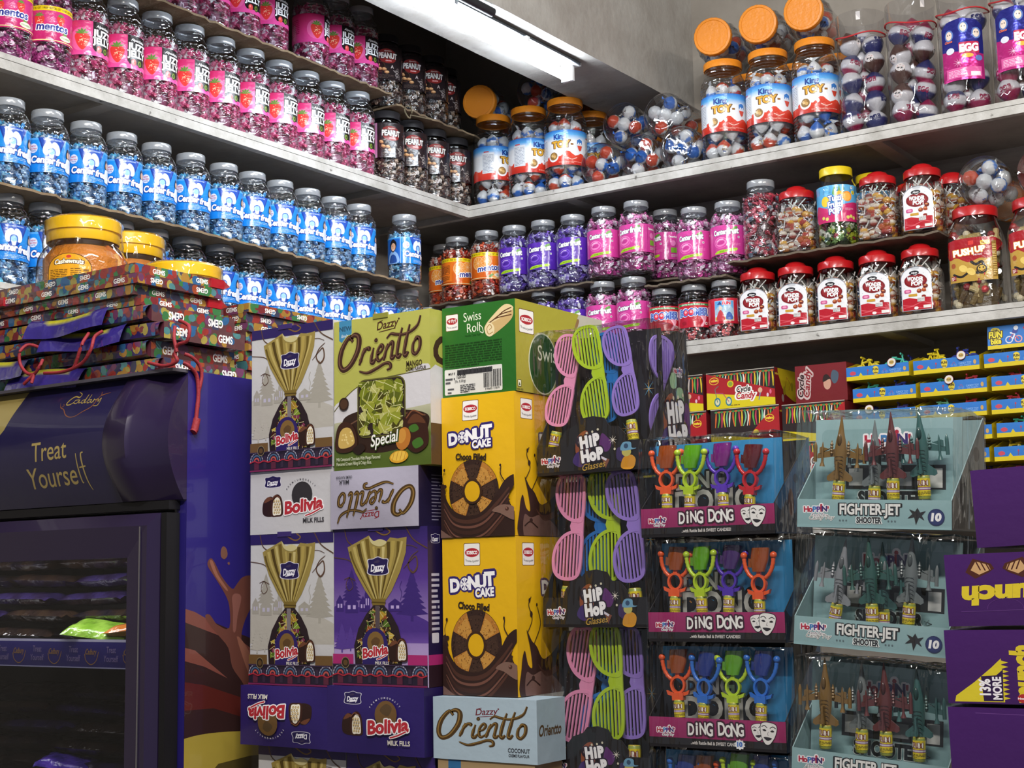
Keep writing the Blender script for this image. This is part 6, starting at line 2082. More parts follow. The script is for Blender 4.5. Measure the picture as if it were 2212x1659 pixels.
def donut_word(a, x, y, s, rot=.09):
    P_, W2 = '#2f2266', '#f4f2f4'
    cs, sn = math.cos(rot), math.sin(rot)
    xs = [(-2.05, 1.0, 'D'), (-.95, .92, 'O'), (.05, 1.0, 'N'), (1.02, 1.02, 'U'), (1.95, 1.15, 'T')]
    for off, c in ((.20, P_), (.06, W2)):
        for dx, k, ch in xs:
            px, py = x+s*(dx*cs)-0, y+s*dx*sn
            if ch == 'O': continue
            a.text(ch, px, py, s*k, c, off, 0, rot=rot-.04, sx=1.05)
        if c == P_: a.ell(x-.95*s*cs, y-.95*s*sn+s*.48, s*.62, s*.66, P_)
    ox, oy = x-.95*s*cs, y-.95*s*sn+s*.48
    a.ell(ox, oy, s*.50, s*.53, W2)
    for t in range(0, 360, 45): a.stroke([(ox, oy), (ox+s*.40*math.cos(R(t)), oy+s*.43*math.sin(R(t)))], s*.12, P_ if (t//45) % 2 else '#b9b4cc', smooth=False)
    a.ell(ox, oy, s*.16, s*.17, W2)
    a.text('CAKE', x+s*1.35, y-s*.62, s*.66, P_, .16, .05, rot=rot-.04, sx=1.1, wmax=s*2.2).text('CAKE', x+s*1.35, y-s*.62, s*.66, W2, .05, .05, rot=rot-.04, sx=1.1, wmax=s*2.05)

def art_donut():
    """yellow cake carton, 134 x 205"""
    a = Art()
    a.rect(0, 0, 134, 205, '#dba80f', '#e0b014')
    sob_badge(a, 55, 183, 30)
    donut_word(a, 56, 138, 16)
    a.text('Choco Filled', 57, 111, 8.5, '#2a1c14', .05, 0, rot=-.06, wmax=56)
    cx, cy, r1, r2 = 61, 65, 46, 14
    DK, LT = '#33201a', '#b0742e'
    a.ell(cx, cy, r1, r1*1.0, '#241512', 36)
    for k in range(8):
        c = DK if k % 2 else LT
        a.ell(cx, cy, r1*.985, r1*.985, c, 8, 0, k*45+22, k*45+67)
        c2 = '#3f2a20' if k % 2 else '#c08a3e'
        a.ell(cx, cy, r1*.84, r1*.84, c2, 8, 0, k*45+25, k*45+64)
    q2 = random.Random(2)
    for k in range(260):
        t, rr = q2.uniform(0, 6.283), q2.uniform(r2+3, r1-2)
        seg = int(((math.degrees(t)-22) % 360)//45)
        a.ell(cx+rr*math.cos(t), cy+rr*math.sin(t), .9, .8, ['#8c5a22', '#d0a05a'][k % 2] if seg % 2 == 0 else ['#54392c', '#241410'][k % 2], 5); a.k -= .9
    a.k += 1
    a.ell(cx, cy, r2+4, r2+4, '#3a2214', 24).ell(cx, cy, r2, r2*1.05, '#dba80f', 24)
    splash(a, 134, 34, 6)
    a.rect(-4, -6, 0, 205, '#dba80f').rect(134, -6, 138, 205, '#dba80f')
    return a

def art_donut_side():
    a = Art()
    a.rect(0, 0, 130, 205, '#dba80f', '#e0b014')
    sob_badge(a, 30, 182, 30)
    b = Art()
    donut_word(b, 56, 138, 16)
    a.place(b, lambda x, y: (x+48, y-4))
    a.blob([(12,-4),(8,36),(16,58),(24,40),(34,36),(30,60),(22,84),(34,70),(46,62),(60,46),(80,50),(130,70),(130,-4)], '#33201a', 5)
    a.blob([(16,6),(20,30),(36,26),(60,30),(90,20),(110,-2),(30,-2)], '#6d5148', 5).blob([(48,40),(64,30),(88,34),(120,50),(110,34),(70,22)], '#54362a', 5)
    a.stroke([(24,80),(36,98),(28,116),(34,126)], 1.6, '#33201a').stroke([(40,66),(56,90),(50,112)], 1.6, '#33201a').ell(34, 104, 3.4, 4, '#33201a', 9).ell(48, 116, 2, 2.4, '#33201a', 8).ell(30, 122, 2.4, 3, '#33201a', 8)
    a.stroke([(20,14),(34,20),(52,12)], 2, '#2c1a14').ell(36, 22, 4, 3.4, '#33201a', 9)
    return a

def art_swiss():
    """green face of the roll-cake carton, 137 x 128"""
    a = Art()
    a.rect(0, 0, 137, 128, '#23601f', '#2a6b25')
    sob_badge(a, 19, 106, 24, True)
    a.text('Swiss', 58, 105, 13, '#e9ecd6', .0, 0, rot=.03, sx=.85, res=4).text('Roll', 60, 89, 13, '#e9ecd6', .0, 0, rot=.03, sx=.9, res=4)
    a.stroke([(72,88),(78,86),(76,94),(70,98)], 1.2, '#e9ecd6').text('Vanilla Cake Roll', 58, 83, 3, '#184a16', .02, wmax=40)
    # cake roll
    a.blob([(82,96),(84,84),(94,80),(128,98),(134,112),(126,120),(112,118)], '#c9a972', 5).blob([(84,98),(112,119),(126,121),(133,113),(100,100)], '#e2cb9a', 5)
    for k in range(3): a.stroke([(88+k*7, 98+k*3), (104+k*6, 104+k*4), (130, 106+k*5)], 1.6, '#5c3a20')
    a.ell(90, 89, 9, 10, '#e6d4aa', rot=.3).stroke([(90,89),(94,92),(90,96),(85,91),(88,83),(96,85)], 1.2, '#a8824a')
    a.lines(5, 42, 112, 76, 10, '#143f12', 21, .55)
    a.rrect(4, 3, 112, 39, 2, '#dad8d2')
    a.rect(28, 30, 94, 37, '#1f1f22')
    q2 = random.Random(4)
    for k in range(26): a.stroke([(28+k*2.6, 29.5), (29+k*2.6+q2.uniform(-1, 1), 37.5)], .8, '#4a4a4e', smooth=False)
    x = 78
    while x < 109:
        w = q2.choice((.7, 1.0, 1.6))
        a.rect(x, 9, x+w, 33 if x > 94 else 29, '#1f1f22'); a.k -= .9
        x += w+q2.choice((.7, 1.1, 1.5))
    a.k += 1
    a.text('MRP ₹', 18, 31, 3.4, '#2a2a2e', .01).text('120.00', 36, 25.5, 4.6, '#1f1f22', .02).text('(Rs. 0.33/g)', 34, 20, 3.2, '#2a2a2e', .01)
    a.lines(6, 19, 24, 29, 2, '#4a4a4e', 3, .5).lines(10, 5, 22, 15, 2, '#4a4a4e', 5, .4).lines(34, 5, 62, 17, 5, '#3a3a3e', 8, .5)
    a.text('8 906001 510079', 94, 5.5, 2.6, '#1f1f22', .01, wmax=28)
    return a

def art_swiss_side():
    a = Art()
    a.rect(0, 0, 210, 128, '#9a922c', '#a59d34')
    sob_badge(a, 25, 99, 34)
    a.ell(62, 44, 34, 44, '#cfd0b4', 30).ell(62, 44, 32, 42, '#174a18', 30).text('Swiss', 76, 48, 22, '#e9ecd6', 0, 0, sx=.8, res=4)
    a.rrect(3, 6, 11, 16, 1, '#4a4a20').rect(4, 7, 10, 15, '#e9e6c8').poly([(5,8),(9,8),(7,13)], '#2a4a1c').text('100% VEG', 8, 1.5, 2.4, '#4a4a20', .01)
    a.poly([(120,70),(210,40),(210,128),(150,128)], '#b9b4a4').stroke([(126,72),(148,118)], 6, '#8c6a44', smooth=False)
    return a

def hoppin(a, x, y, w, kid=True):
    s = w/5.2
    cols = ['#b02440', '#b02440', '#3a7ab8', '#5a3a8c', '#b02440', '#3a2a6a', '#b02440']
    dx = [-2.15, -1.32, -.5, .28, .82, 1.42, 2.15]
    for off in (.17, .05):
        for ch, d, c, k in zip("HoPPiN'", dx, cols, range(7)):
            a.text(ch, x+d*s, y+(s*.12 if k in (4, 5) else 0), s*(1.05 if k != 4 else 1.5), '#f2eef2' if off > .1 else c, off, 0, rot=.03)
    if kid:
        a.text('Candy Toy', x+s*.4, y-s*.9, s*.55, '#f2eef2', .10, .25, rot=.02, wmax=s*3.2)
        a.text('Candy Toy', x+s*.4, y-s*.9, s*.55, '#4a3a4a', .0, .25, rot=.02, wmax=s*3.0)

def hiphop_logo(a, x, y, s):
    a.blob([(x-s*2.0,y+s*.2),(x-s*1.7,y+s*1.9),(x-s*.4,y+s*2.4),(x-s*.2,y-s*.2),(x-s*1.2,y-s*.6)], '#8c4a30', 4).ell(x-s*1.35, y+s*1.3, s*.6, s*.65, '#2a1a2a').ell(x-s*1.35, y+s*1.3, s*.3, s*.34, '#c9b8b0')
    a.blob([(x-s*2.4,y-s*.9),(x-s*1.9,y+s*.1),(x-s*.9,y+s*.2),(x-s*.5,y-s*.8),(x-s*1.4,y-s*1.5)], '#3f2a6a', 4).ell(x-s*1.0, y-s*.6, s*.45, s*.45, '#8c2a5a')
    a.blob([(x+s*1.0,y+s*.4),(x+s*1.3,y+s*2.0),(x+s*2.0,y+s*1.6),(x+s*2.5,y+s*.9),(x+s*2.0,y+s*.0)], '#5a2a6a', 4).poly([(x+s*.9,y-s*.3),(x+s*2.2,y-s*.9),(x+s*1.7,y-s*1.8),(x+s*1.4,y-s*1.0)], '#7a4a3a').poly([(x+s*1.0,y-s*.35),(x+s*1.9,y-s*.8),(x+s*1.75,y-s*1.0),(x+s*.95,y-s*.6)], '#cfcbd8')
    for off, c in ((.16, '#241a2c'), (.072, '#f0eef0')):
        for t_, dx, dy in (('H', -.85, .62), ('i', 0, .74), ('P', .72, .84), ('H', -.75, -.92), ('o', .22, -.80), ('P', 1.12, -.70)): a.text(t_, x+s*dx, y+s*dy, s*1.22, c, off, 0, rot=.12, sx=.82)
    a.text('Glasses', x+s*.3, y-s*1.75, s*.7, '#b8923f', .01, .35, rot=.12)
    for t in range(8): a.stroke([(x+s*2.7, y+s*1.2), (x+s*2.7+s*.5*math.cos(t*.785), y+s*1.2+s*.5*math.sin(t*.785))], s*.08, '#e0d8cc', taper=[1, .2], smooth=False)
    for (dx, dy) in ((.2, 2.3), (.9, 2.5), (-.5, 2.2), (2.9, .2)): a.ell(x+s*dx, y+s*dy, s*.14, s*.14, '#cfc8b0', 8)

def rapper(a, x, y, s):
    # plain cartoon figure in a blue cap and a yellow shirt
    a.blob([(x-s*.9,y-s*.2),(x-s*.8,y+s*.6),(x-s*.2,y+s*.5),(x-s*.3,y-s*.5)], '#3a2a5a', 4)
    a.blob([(x-s*.5,y-s*1.0),(x-s*.3,y-s*.2),(x+s*.4,y),(x+s*.8,y-s*.4),(x+s*.5,y-s*1.1)], '#c98c2a', 4)
    a.ell(x, y+s*.25, s*.42, s*.36, '#b8b060').blob([(x-s*.5,y+s*.4),(x-s*.3,y+s*1.0),(x+s*.4,y+s*1.0),(x+s*.5,y+s*.55),(x+s*.9,y+s*.5),(x+s*.5,y+s*.4)], '#6a9ab8', 4)
    a.ell(x-s*.02, y+s*.72, s*.2, s*.2, '#2f4a6a')

def mask(a, x, y, s, rot=0):
    """plain white theatre mask"""
    def T(px, py): return (x+s*(px*math.cos(rot)-py*math.sin(rot)), y+s*(px*math.sin(rot)+py*math.cos(rot)))
    a.blob([T(-.9,.7),T(-.5,1.05),T(.5,1.05),T(.9,.7),T(.8,-.2),T(.4,-1.0),T(0,-1.25),T(-.4,-1.0),T(-.8,-.2)], '#1f1a20', 5)
    a.blob([T(-.84,.66),T(-.46,.98),T(.46,.98),T(.84,.66),T(.75,-.2),T(.37,-.95),T(0,-1.18),T(-.37,-.95),T(-.75,-.2)], '#e6e4e2', 5)
    for sg in (-1, 1):
        a.blob([T(sg*.2,.18),T(sg*.42,.34),T(sg*.64,.22),T(sg*.42,.12)], '#1f1a20', 4).stroke([T(sg*.16,.5), T(sg*.45,.68), T(sg*.72,.55)], s*.08, '#1f1a20')
    a.blob([T(-.45,-.5),T(0,-.42),T(.45,-.5),T(0,-.78)], '#1f1a20', 4).stroke([T(0,.1), T(-.06,-.18), T(.08,-.2)], s*.05, '#8a8688')

# ------------------------------------------------------------------ builders
def carton(name, y, box, d, fr, rt=None, base='#cccccc', label='', cat='carton', group=None, tilt=0.0, bulge=0.0, top='#8a8a8a', tab=None, art_wh=None):
    """folding carton standing on its base; origin at the front left lower corner"""
    x0, x1, z0, z1 = box
    w, h = x1-x0, z1-z0
    mb = MB()
    mb.box((.0004, .0004 if bulge >= 0 else .0065, 0), (w-.0004, d-.0004, h-.0002), base)
    aw, ah = art_wh
    sx, sy = w*1000/aw, h*1000/ah
    def ff(x, yy, l):
        u, v = x/(w), yy/h
        b = bulge*math.sin(math.pi*min(max(u, 0), 1))*math.sin(math.pi*min(max(v, 0), 1))
        return (x, -l*(3 if bulge else 1)-b, yy)
    b = Art()
    b.place(fr, lambda px, py: (px*sx, py*sy))
    cuts = [('x', frange(0, w*1000, 30)), ('y', frange(0, h*1000, 24))] if bulge else None
    bake(mb, b, ff, cuts, 0, (0, w*1000, 0, h*1000))
    if rt is not None:
        b = Art()
        b.place(rt[0], lambda px, py: (px*d*1000/rt[1], py*h*1000/rt[2]))
        bake(mb, b, right(w, 0, 0), None, 0, (0, d*1000, 0, h*1000))
    o = link(name, mb.mesh(name, CARD), None, (x0, y, z0), (0, tilt, 0))
    prop(o, label, cat, group)
    if tab:
        MB().box((w*tab-.014, -.0015, h-.004), (w*tab+.014, .001, h+.0035), top).obj('lid_tab', CARD, o)
    return o

YC1 = 1.65
def fit(y, xl, xr, yt, yb): return span(y, xl, xr, yt, yb)
# column of gold-bag cartons beside the fridge
AB, ABP = art_bolivia(), art_bolivia(True)
LIL, PUR = '#aba6b8', '#2b1c63'
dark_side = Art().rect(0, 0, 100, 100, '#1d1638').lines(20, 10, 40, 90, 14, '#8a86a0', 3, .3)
b1 = fit(YC1, 544, 720, 703, 1014)
carton('chocolate_carton', YC1, b1, .11, AB, None, '#b9b6ba', 'white gold-bag chocolate carton on top, beside the fridge', 'carton', 'gold-bag cartons', tab=.42, top='#3a2a6a', art_wh=(170, 222))
b2 = fit(YC1, 541, 719, 1015, 1152)
carton('chocolate_carton', YC1, (b2[0], b2[1], b2[2], b1[2]-.0005), .16, art_bolivia_flat(178, 122, '#c4c2c6', False), None, '#b9b6ba', 'white chocolate carton lying flat between two white gold-bag cartons', 'carton', 'flat chocolate cartons', art_wh=(178, 122))
b3 = fit(YC1, 541, 721, 1153, 1481)
carton('chocolate_carton', YC1, (b3[0], b3[1], b3[2], b2[2]-.0005), .11, AB, None, '#b9b6ba', 'white gold-bag chocolate carton standing on the upside-down purple one', 'carton', 'gold-bag cartons', tab=.42, top='#3a2a6a', art_wh=(170, 222))
b4 = fit(YC1, 532, 720, 1484, 1612)
carton('chocolate_carton', YC1-.012, (b4[0], b4[1]-.001, b4[2], b3[2]-.0005), .17, art_bolivia_flat(184, 112, PUR, True, True), None, PUR, 'purple chocolate carton lying flat with its print upside down', 'carton', 'flat chocolate cartons', bulge=.006, art_wh=(184, 112))
b5 = fit(YC1, 552, 742, 1618, 1950)
carton('chocolate_carton', YC1+.006, (b5[0], b5[1], b4[2]-.226, b4[2]-.0005), .11, AB, None, '#b9b6ba', 'white gold-bag chocolate carton cut by the lower picture edge', 'carton', 'gold-bag cartons', art_wh=(170, 222))
# second column
c1 = fit(YC1, 722, 930, 681, 1010)
ori_side = Art().rect(0, 0, 110, 228, '#a5a44a').text('O', 30, 150, 40, '#3a2018', .04, .2).blob([(0,-2),(0,138),(60,130),(112,134),(112,-2)], '#c6c3c4', 4).rect(0, 0, 110, 60, '#4a3426')
carton('chocolate_carton', YC1, c1, .12, art_orientto(), (ori_side, 110, 228), '#a5a44a', 'mango-green praline carton with a window showing foil sweets', 'carton', None, tab=.5, top='#8a893a', art_wh=(178, 228))
c2 = fit(YC1, 717, 908, 1012, 1140)
carton('chocolate_carton', YC1-.004, (c2[0]+.001, c2[1], c2[2], c1[2]-.0005), .15, art_ori_flat(188, 116, LIL, '#8a2430', ('MILK', 'CREME FLAVOUR'), True), (dark_side, 100, 100), '#a8a3b6', 'lilac praline carton lying flat with its script upside down', 'carton', 'flat chocolate cartons', bulge=.004, art_wh=(188, 116))
c3 = fit(YC1, 722, 925, 1143, 1482)
pside = Art().rect(0, 0, 110, 222, '#1d1440').rect(0, 0, 110, 30, '#2a1620').rect(0, 30, 110, 44, '#a8286c').lines(8, 70, 26, 160, 12, '#b9b4c8', 3, .5).rrect(8, 60, 24, 74, 2, '#cfcad6')
badge(pside, 18, 205, 20, 14)
carton('chocolate_carton', YC1, (c3[0], c3[1], c3[2], c2[2]-.0005), .11, ABP, (pside, 110, 222), '#33235f', 'purple gold-bag chocolate carton under the lilac upside-down one', 'carton', 'gold-bag cartons', tab=.46, top='#3a2a6a', art_wh=(170, 222))
c4 = fit(YC1, 719, 928, 1485, 1628)
carton('chocolate_carton', YC1-.012, (c4[0], c4[1], c4[2], c3[2]-.0005), .17, art_bolivia_flat(200, 120, PUR, True), (Art().rect(0, 0, 10, 10, '#241850'), 10, 10), PUR, 'purple chocolate carton lying flat with its print upright', 'carton', 'flat chocolate cartons', bulge=.004, art_wh=(200, 120))
c5 = fit(YC1, 744, 936, 1630, 1960)
carton('chocolate_carton', YC1+.006, (c5[0], c5[1], c4[2]-.222, c4[2]-.0005), .11, ABP, (pside, 110, 222), '#33235f', 'purple gold-bag chocolate carton cut by the lower picture edge', 'carton', 'gold-bag cartons', art_wh=(170, 222))
# cake cartons
YD = 1.678
s1 = fit(YD, 951, 1114, 656, 852)
XR = max(c1[1], c3[1])+.001
s1 = (max(s1[0], XR),)+s1[1:]
sw = carton('cake_carton', YD, s1, .235, art_swiss(), (art_swiss_side(), 210, 128), '#5a5a24', 'green and olive roll-cake carton with a white price sticker', 'carton', None, art_wh=(137, 128))
MB().add([(.002, .002, s1[3]-s1[2]+.0005), (s1[1]-s1[0]-.002, .004, s1[3]-s1[2]+.0005), (s1[1]-s1[0]-.03, .06, s1[3]-s1[2]+.013), (.03, .06, s1[3]-s1[2]+.013)], [(0, 1, 2, 3), (3, 2, 1, 0)], '#4f4a2a').obj('lid_flap', CARD, sw)
AD, ADS = art_donut(), (art_donut_side(), 130, 205)
d1 = fit(YD-.004, 941, 1113, 853, 1160)
d1 = (max(d1[0], XR),)+d1[1:]
carton('cake_carton', YD-.004, (d1[0], d1[1], d1[2], s1[2]-.0008), .13, AD, ADS, '#d9a70f', 'yellow ring-cake carton, dented, right under the green carton', 'carton', 'ring-cake cartons', bulge=.004, art_wh=(134, 205))
d2 = fit(YD-.006, 942, 1117, 1162, 1503)
d2 = (max(d2[0], XR),)+d2[1:]
carton('cake_carton', YD-.006, (d2[0], d2[1], d2[2], d1[2]-.0008), .13, AD, ADS, '#d9a70f', 'smooth yellow ring-cake carton standing on the pale blue carton', 'carton', 'ring-cake cartons', art_wh=(134, 205))
e1 = fit(YD-.03, 936, 1160, 1500, 1645)
e1 = (max(e1[0], c4[1]+.001),)+e1[1:]
cside = Art().rect(0, 0, 130, 116, '#8fa0ac').text('Orientto', 60, 50, 20, '#4a3518', .03, .3)
carton('chocolate_carton', YD-.03, (e1[0], e1[1], e1[2], d2[2]-.0008), .069, art_ori_flat(186, 116, '#a9bcc9', '#6b2430', ('COCONUT', 'CREME FLAVOUR')), (cside, 130, 116), '#9db0bd', 'pale blue coconut praline carton lying flat under the yellow cartons', 'carton', 'flat chocolate cartons', art_wh=(186, 116))
tan = Art().rect(0, 0, 180, 200, '#a58c66').rect(20, 150, 44, 200, '#2f6a9a').text('NEW', 32, 182, 7, '#1c3f5c', .03)
carton('chocolate_carton', YD-.028, (e1[0]+.006, e1[1]-.006, e1[2]-.2, e1[2]-.0008), .066, tan, (Art().rect(0, 0, 10, 10, '#8c7452'), 10, 10), '#a58c66', 'tan praline carton mostly below the lower picture edge', 'carton', None, art_wh=(180, 200))
# purple wafer cartons at the right edge
MU = '#3b1257'
def munch_word(a, x, y, s, rot=0, flip=False):
    a.text('munch', x, y, s, '#d9c22c', .06, .1, rot=rot, sx=1.0, flip=flip)
am2 = Art().rect(0, 0, 230, 150, MU, '#421562')
for sg in (-1, 1):
    x = 78+sg*20
    am2.poly([(x-sg*14,118),(x-sg*10,128),(x+sg*16,140),(x+sg*28,112),(x+sg*14,98),(x-sg*6,110)], '#4a2012').poly([(x-sg*9,116),(x-sg*6,126),(x+sg*12,134),(x+sg*20,116),(x+sg*8,106)], '#c9a070')
    for k in range(3): am2.stroke([(x-sg*8+sg*k*7, 114+k*1), (x-sg*2+sg*k*7, 131+k*2)], 2, '#4a2012', smooth=False)
munch_word(am2, 92, 82, 36, .03, True)
am2.ell(150, 52, 8, 6, '#b02a2a').stroke([(54+26*math.cos(R(t))+30, 34+22*math.sin(R(t))) for t in range(0, 181, 20)], .8, '#5a2f78').stroke([(20, 30), (230, 34)], .8, '#6a3f88', smooth=False)
am3 = Art().rect(0, 0, 230, 150, MU, '#421562')
am3.poly([(10,4),(82,4),(80,92),(66,74),(40,44),(12,16)], '#d6c42a')
for k in range(9): am3.poly([(80,8+k*9),(90,12+k*9),(80,16+k*9)], '#d6c42a')
am3.poly([(52,6),(80,6),(82,70),(72,58),(50,56)], '#2a0f40').text('13%', 62, 34, 15, '#f0ecf2', .04, rot=1.57).text('MORE', 78, 32, 12, '#f0ecf2', .04, rot=1.57)
munch_word(am3, 124, 60, 30, 1.57)
am3.ell(108, 12, 8, 9, '#b02a2a').text('Nestle', 108, 10, 4, '#fff', .02)
am3.rect(132, 20, 137, 140, '#b02a6a').rect(150, 8, 170, 80, '#cfc8d4').lines(152, 10, 168, 78, 12, '#4a3f58', 3, .4).lines(140, 86, 172, 140, 9, '#cfc8d4', 5, .35)
for (xl, xr_, yt, yb, art, lb, tl) in ((2106, 2330, 1010, 1184, Art().rect(0, 0, 230, 150, MU, '#421562'), 'plain purple wafer carton on top of its stack', -.035), (2046, 2290, 1196, 1357, am2, 'purple wafer carton with upside-down yellow lettering', -.02),
                                       (2045, 2290, 1362, 1526, am3, 'purple wafer carton with a yellow corner offer', -.012), (2056, 2290, 1531, 1760, Art().rect(0, 0, 230, 150, MU, '#421562').stroke([(40, 142), (230, 138)], .8, '#6a3f88', smooth=False), 'plain purple wafer carton lowest in the stack', -.01)):
    bx = fit(1.55, xl, xr_, yt, yb)
    w_ = .165
    carton('wafer_carton', 1.55, (bx[0], bx[0]+w_, bx[2]+.0015, bx[3]), .15, art, None, MU, lb, 'carton', 'purple wafer cartons', tilt=tl, art_wh=(230, 150))
# ------------------------------------------------------------------ toy display trays wrapped in clear film
def tray(name, label, group, y, box, lip, d, tilt, lip_art, lip_wh, card_col, side_col, side_art=None, card_art=None, card_y=.03, arch=None, wrap=True, card_top=None, mid=None):
    """cut-down display tray: low printed front, slanted sides, back, printed card insert, shrink film"""
    x0, x1, z0, z1 = box
    w, h = x1-x0, z1-z0
    e = empty(name, (x0, y, z0), rot=(0, tilt, 0), label=label, cat='display tray', group=group)
    t = .0012
    mb = MB()
    mb.box((0, 0, 0), (w, d, t), side_col)
    mb.box((0, 0, t), (w, t, lip), side_col)
    mb.box((0, d-t, t), (w, d, h-.004), side_col)
    for x in (0, w-t):
        mb.prism([(0, 0), (d, 0), (d, h-.002), (d*.97, h-.002), (0, lip)], 'x', x, x+t, side_col)
    b = Art()
    b.place(lip_art, lambda px, py: (px*w*1000/lip_wh[0], py*lip*1000/lip_wh[1]))
    bake(mb, b, front(0, -.0003, 0), None, 0, (0, w*1000, 0, lip*1000*(1.0 if not arch else 9)))
    if arch:
        pts = [(w*u, lip-.0005+arch*v) for u, v in ((.20, 0), (.80, 0), (.80, .25), (.74, .55), (.66, .6), (.62, .9), (.52, 1.0), (.42, .95), (.38, .75), (.28, .6), (.22, .3))]
        mb.prism(pts, 'y', 0, t, side_col)
    if side_art:
        b = Art()
        b.place(side_art[0], lambda px, py: (px*d*1000/side_art[1], py*h*1000/side_art[2]))
        # keep only what lies under the slanted edge
        sm = MB()
        bake(sm, b, right(w+.0003, 0, 0), None, 0, (0, d*1000, 0, h*1000))
        bm = bmesh.new()
        lay = bm.verts.layers.float_color.new('Col')
        bv = []
        for p, c in zip(sm.v, sm.c):
            v = bm.verts.new(p); v[lay] = c; bv.append(v)
        for f in sm.f:
            try: bm.faces.new([bv[i] for i in f])
            except ValueError: pass
        bmesh.ops.bisect_plane(bm, geom=bm.verts[:]+bm.edges[:]+bm.faces[:], plane_co=(w, 0, lip), plane_no=(0, -(h-lip)/d, 1), clear_outer=True)
        bm.verts.index_update()
        mb.add([v.co for v in bm.verts], [tuple(v.index for v in f.verts) for f in bm.faces], [tuple(v[lay]) for v in bm.verts])
        bm.free()
    mb.obj('tray', CARD, e)
    if card_col:
        mb = MB()
        ch = (card_top or h)-.006
        mb.box((.003, card_y, t), (w-.003, card_y+.0012, ch), card_col)
        if card_art:
            b = Art()
            b.place(card_art[0], lambda px, py: (px*(w-.006)*1000/card_art[1], py*ch*1000/card_art[2]))
            bake(mb, b, front(.003, card_y-.0003, 0), None, 0, (0, (w-.006)*1000, 0, ch*1000))
        mb.obj('back_card', CARD, e)
    if wrap:
        # film: a loose hull over the lip, the top and the sides
        prof = [(-.0015, .004), (-.0015, lip), (-.002, lip+(h-lip)*.25), (-.002, lip+(h-lip)*.55), (.0, h*.93), (.005, h+.0015), (card_y+.02, h+.002), (d*.75, h-.001), (d+.0015, h-.002), (d+.0015, .3*h)]
        n = 18
        vs, fs = [], []
        for i in range(n+1):
            u = i/n
            for k, (yy, zz) in enumerate(prof):
                q_ = noise.noise((u*7+z0*9, k*.9, x0*5))*.0035
                vs.append((-.0015+u*(w+.003), yy-abs(q_)*(1 if k < 5 else 0), zz+(q_*.8 if k > 4 else 0)))
        m = len(prof)
        for i in range(n):
            for k in range(m-1): fs.append((i*m+k, (i+1)*m+k, (i+1)*m+k+1, i*m+k+1))
        mb = MB().add(vs, fs)
        for x in (-.0015, w+.0015):
            ring_ = [(x, p[0], p[1]) for p in prof]+[(x, d+.0015, .002), (x, -.0015, .002)]
            c = (x+(.003 if x > 0 else -.003)*.4, d*.5, h*.5)
            k = len(ring_)
            mb.add(ring_+[c], [(i, (i+1) % k, k) for i in range(k)])
        mb.obj('film_wrap', WRAP, e, smooth=60)
    return e

# --- candy tubes that sit under every toy
def tube_parts(parent, x, z, ln, r, y=0, rot=0.0):
    """clear tube of sweets with a yellow sticker"""
    m = Matrix.Translation((x, y, z)) @ Matrix.Rotation(rot, 4, 'Y')
    tb = MB().lathe([(.0005, -ln), (r*.9, -ln), (r, -ln+.001), (r, -.001), (r*.9, 0), (.0005, 0)], 14, ['#c9b23a', '#b8a02c', '#a9b04a', '#8c9a4a', '#c9b23a', '#c9b23a'], mtx=m, cap=False).obj('candy_tube', TOYP, parent, smooth=50)
    a = Art()
    W2 = r*1000*2.6
    hh = ln*1000*.74
    a.rect(-W2, 0, W2, hh, '#d8c42a')
    for off, c in ((.16, '#7a3a2a'), (.06, '#f2eee2')): a.text('FUN', 0, hh*.62, hh*.24, c, off, 0, wmax=W2*.85)
    a.rect(-W2, hh*.34, W2, hh*.50, '#8a4a7a').rect(-W2*.8, hh*.38, W2*.6, hh*.46, '#cfc9d8').lines(-W2*.7, hh*.06, W2*.6, hh*.28, 3, '#7a6a1a', 4, .5)
    mb = MB()
    def fn(px, py, l):
        p = m @ Vector(((r+.0004+l)*math.sin(px/r), -(r+.0004+l)*math.cos(px/r), -ln*.86+py))
        return tuple(p)
    bake(mb, a, fn, [('x', frange(-W2, W2, 9))])
    mb.obj('tube_label', FILM, tb)
    return tb

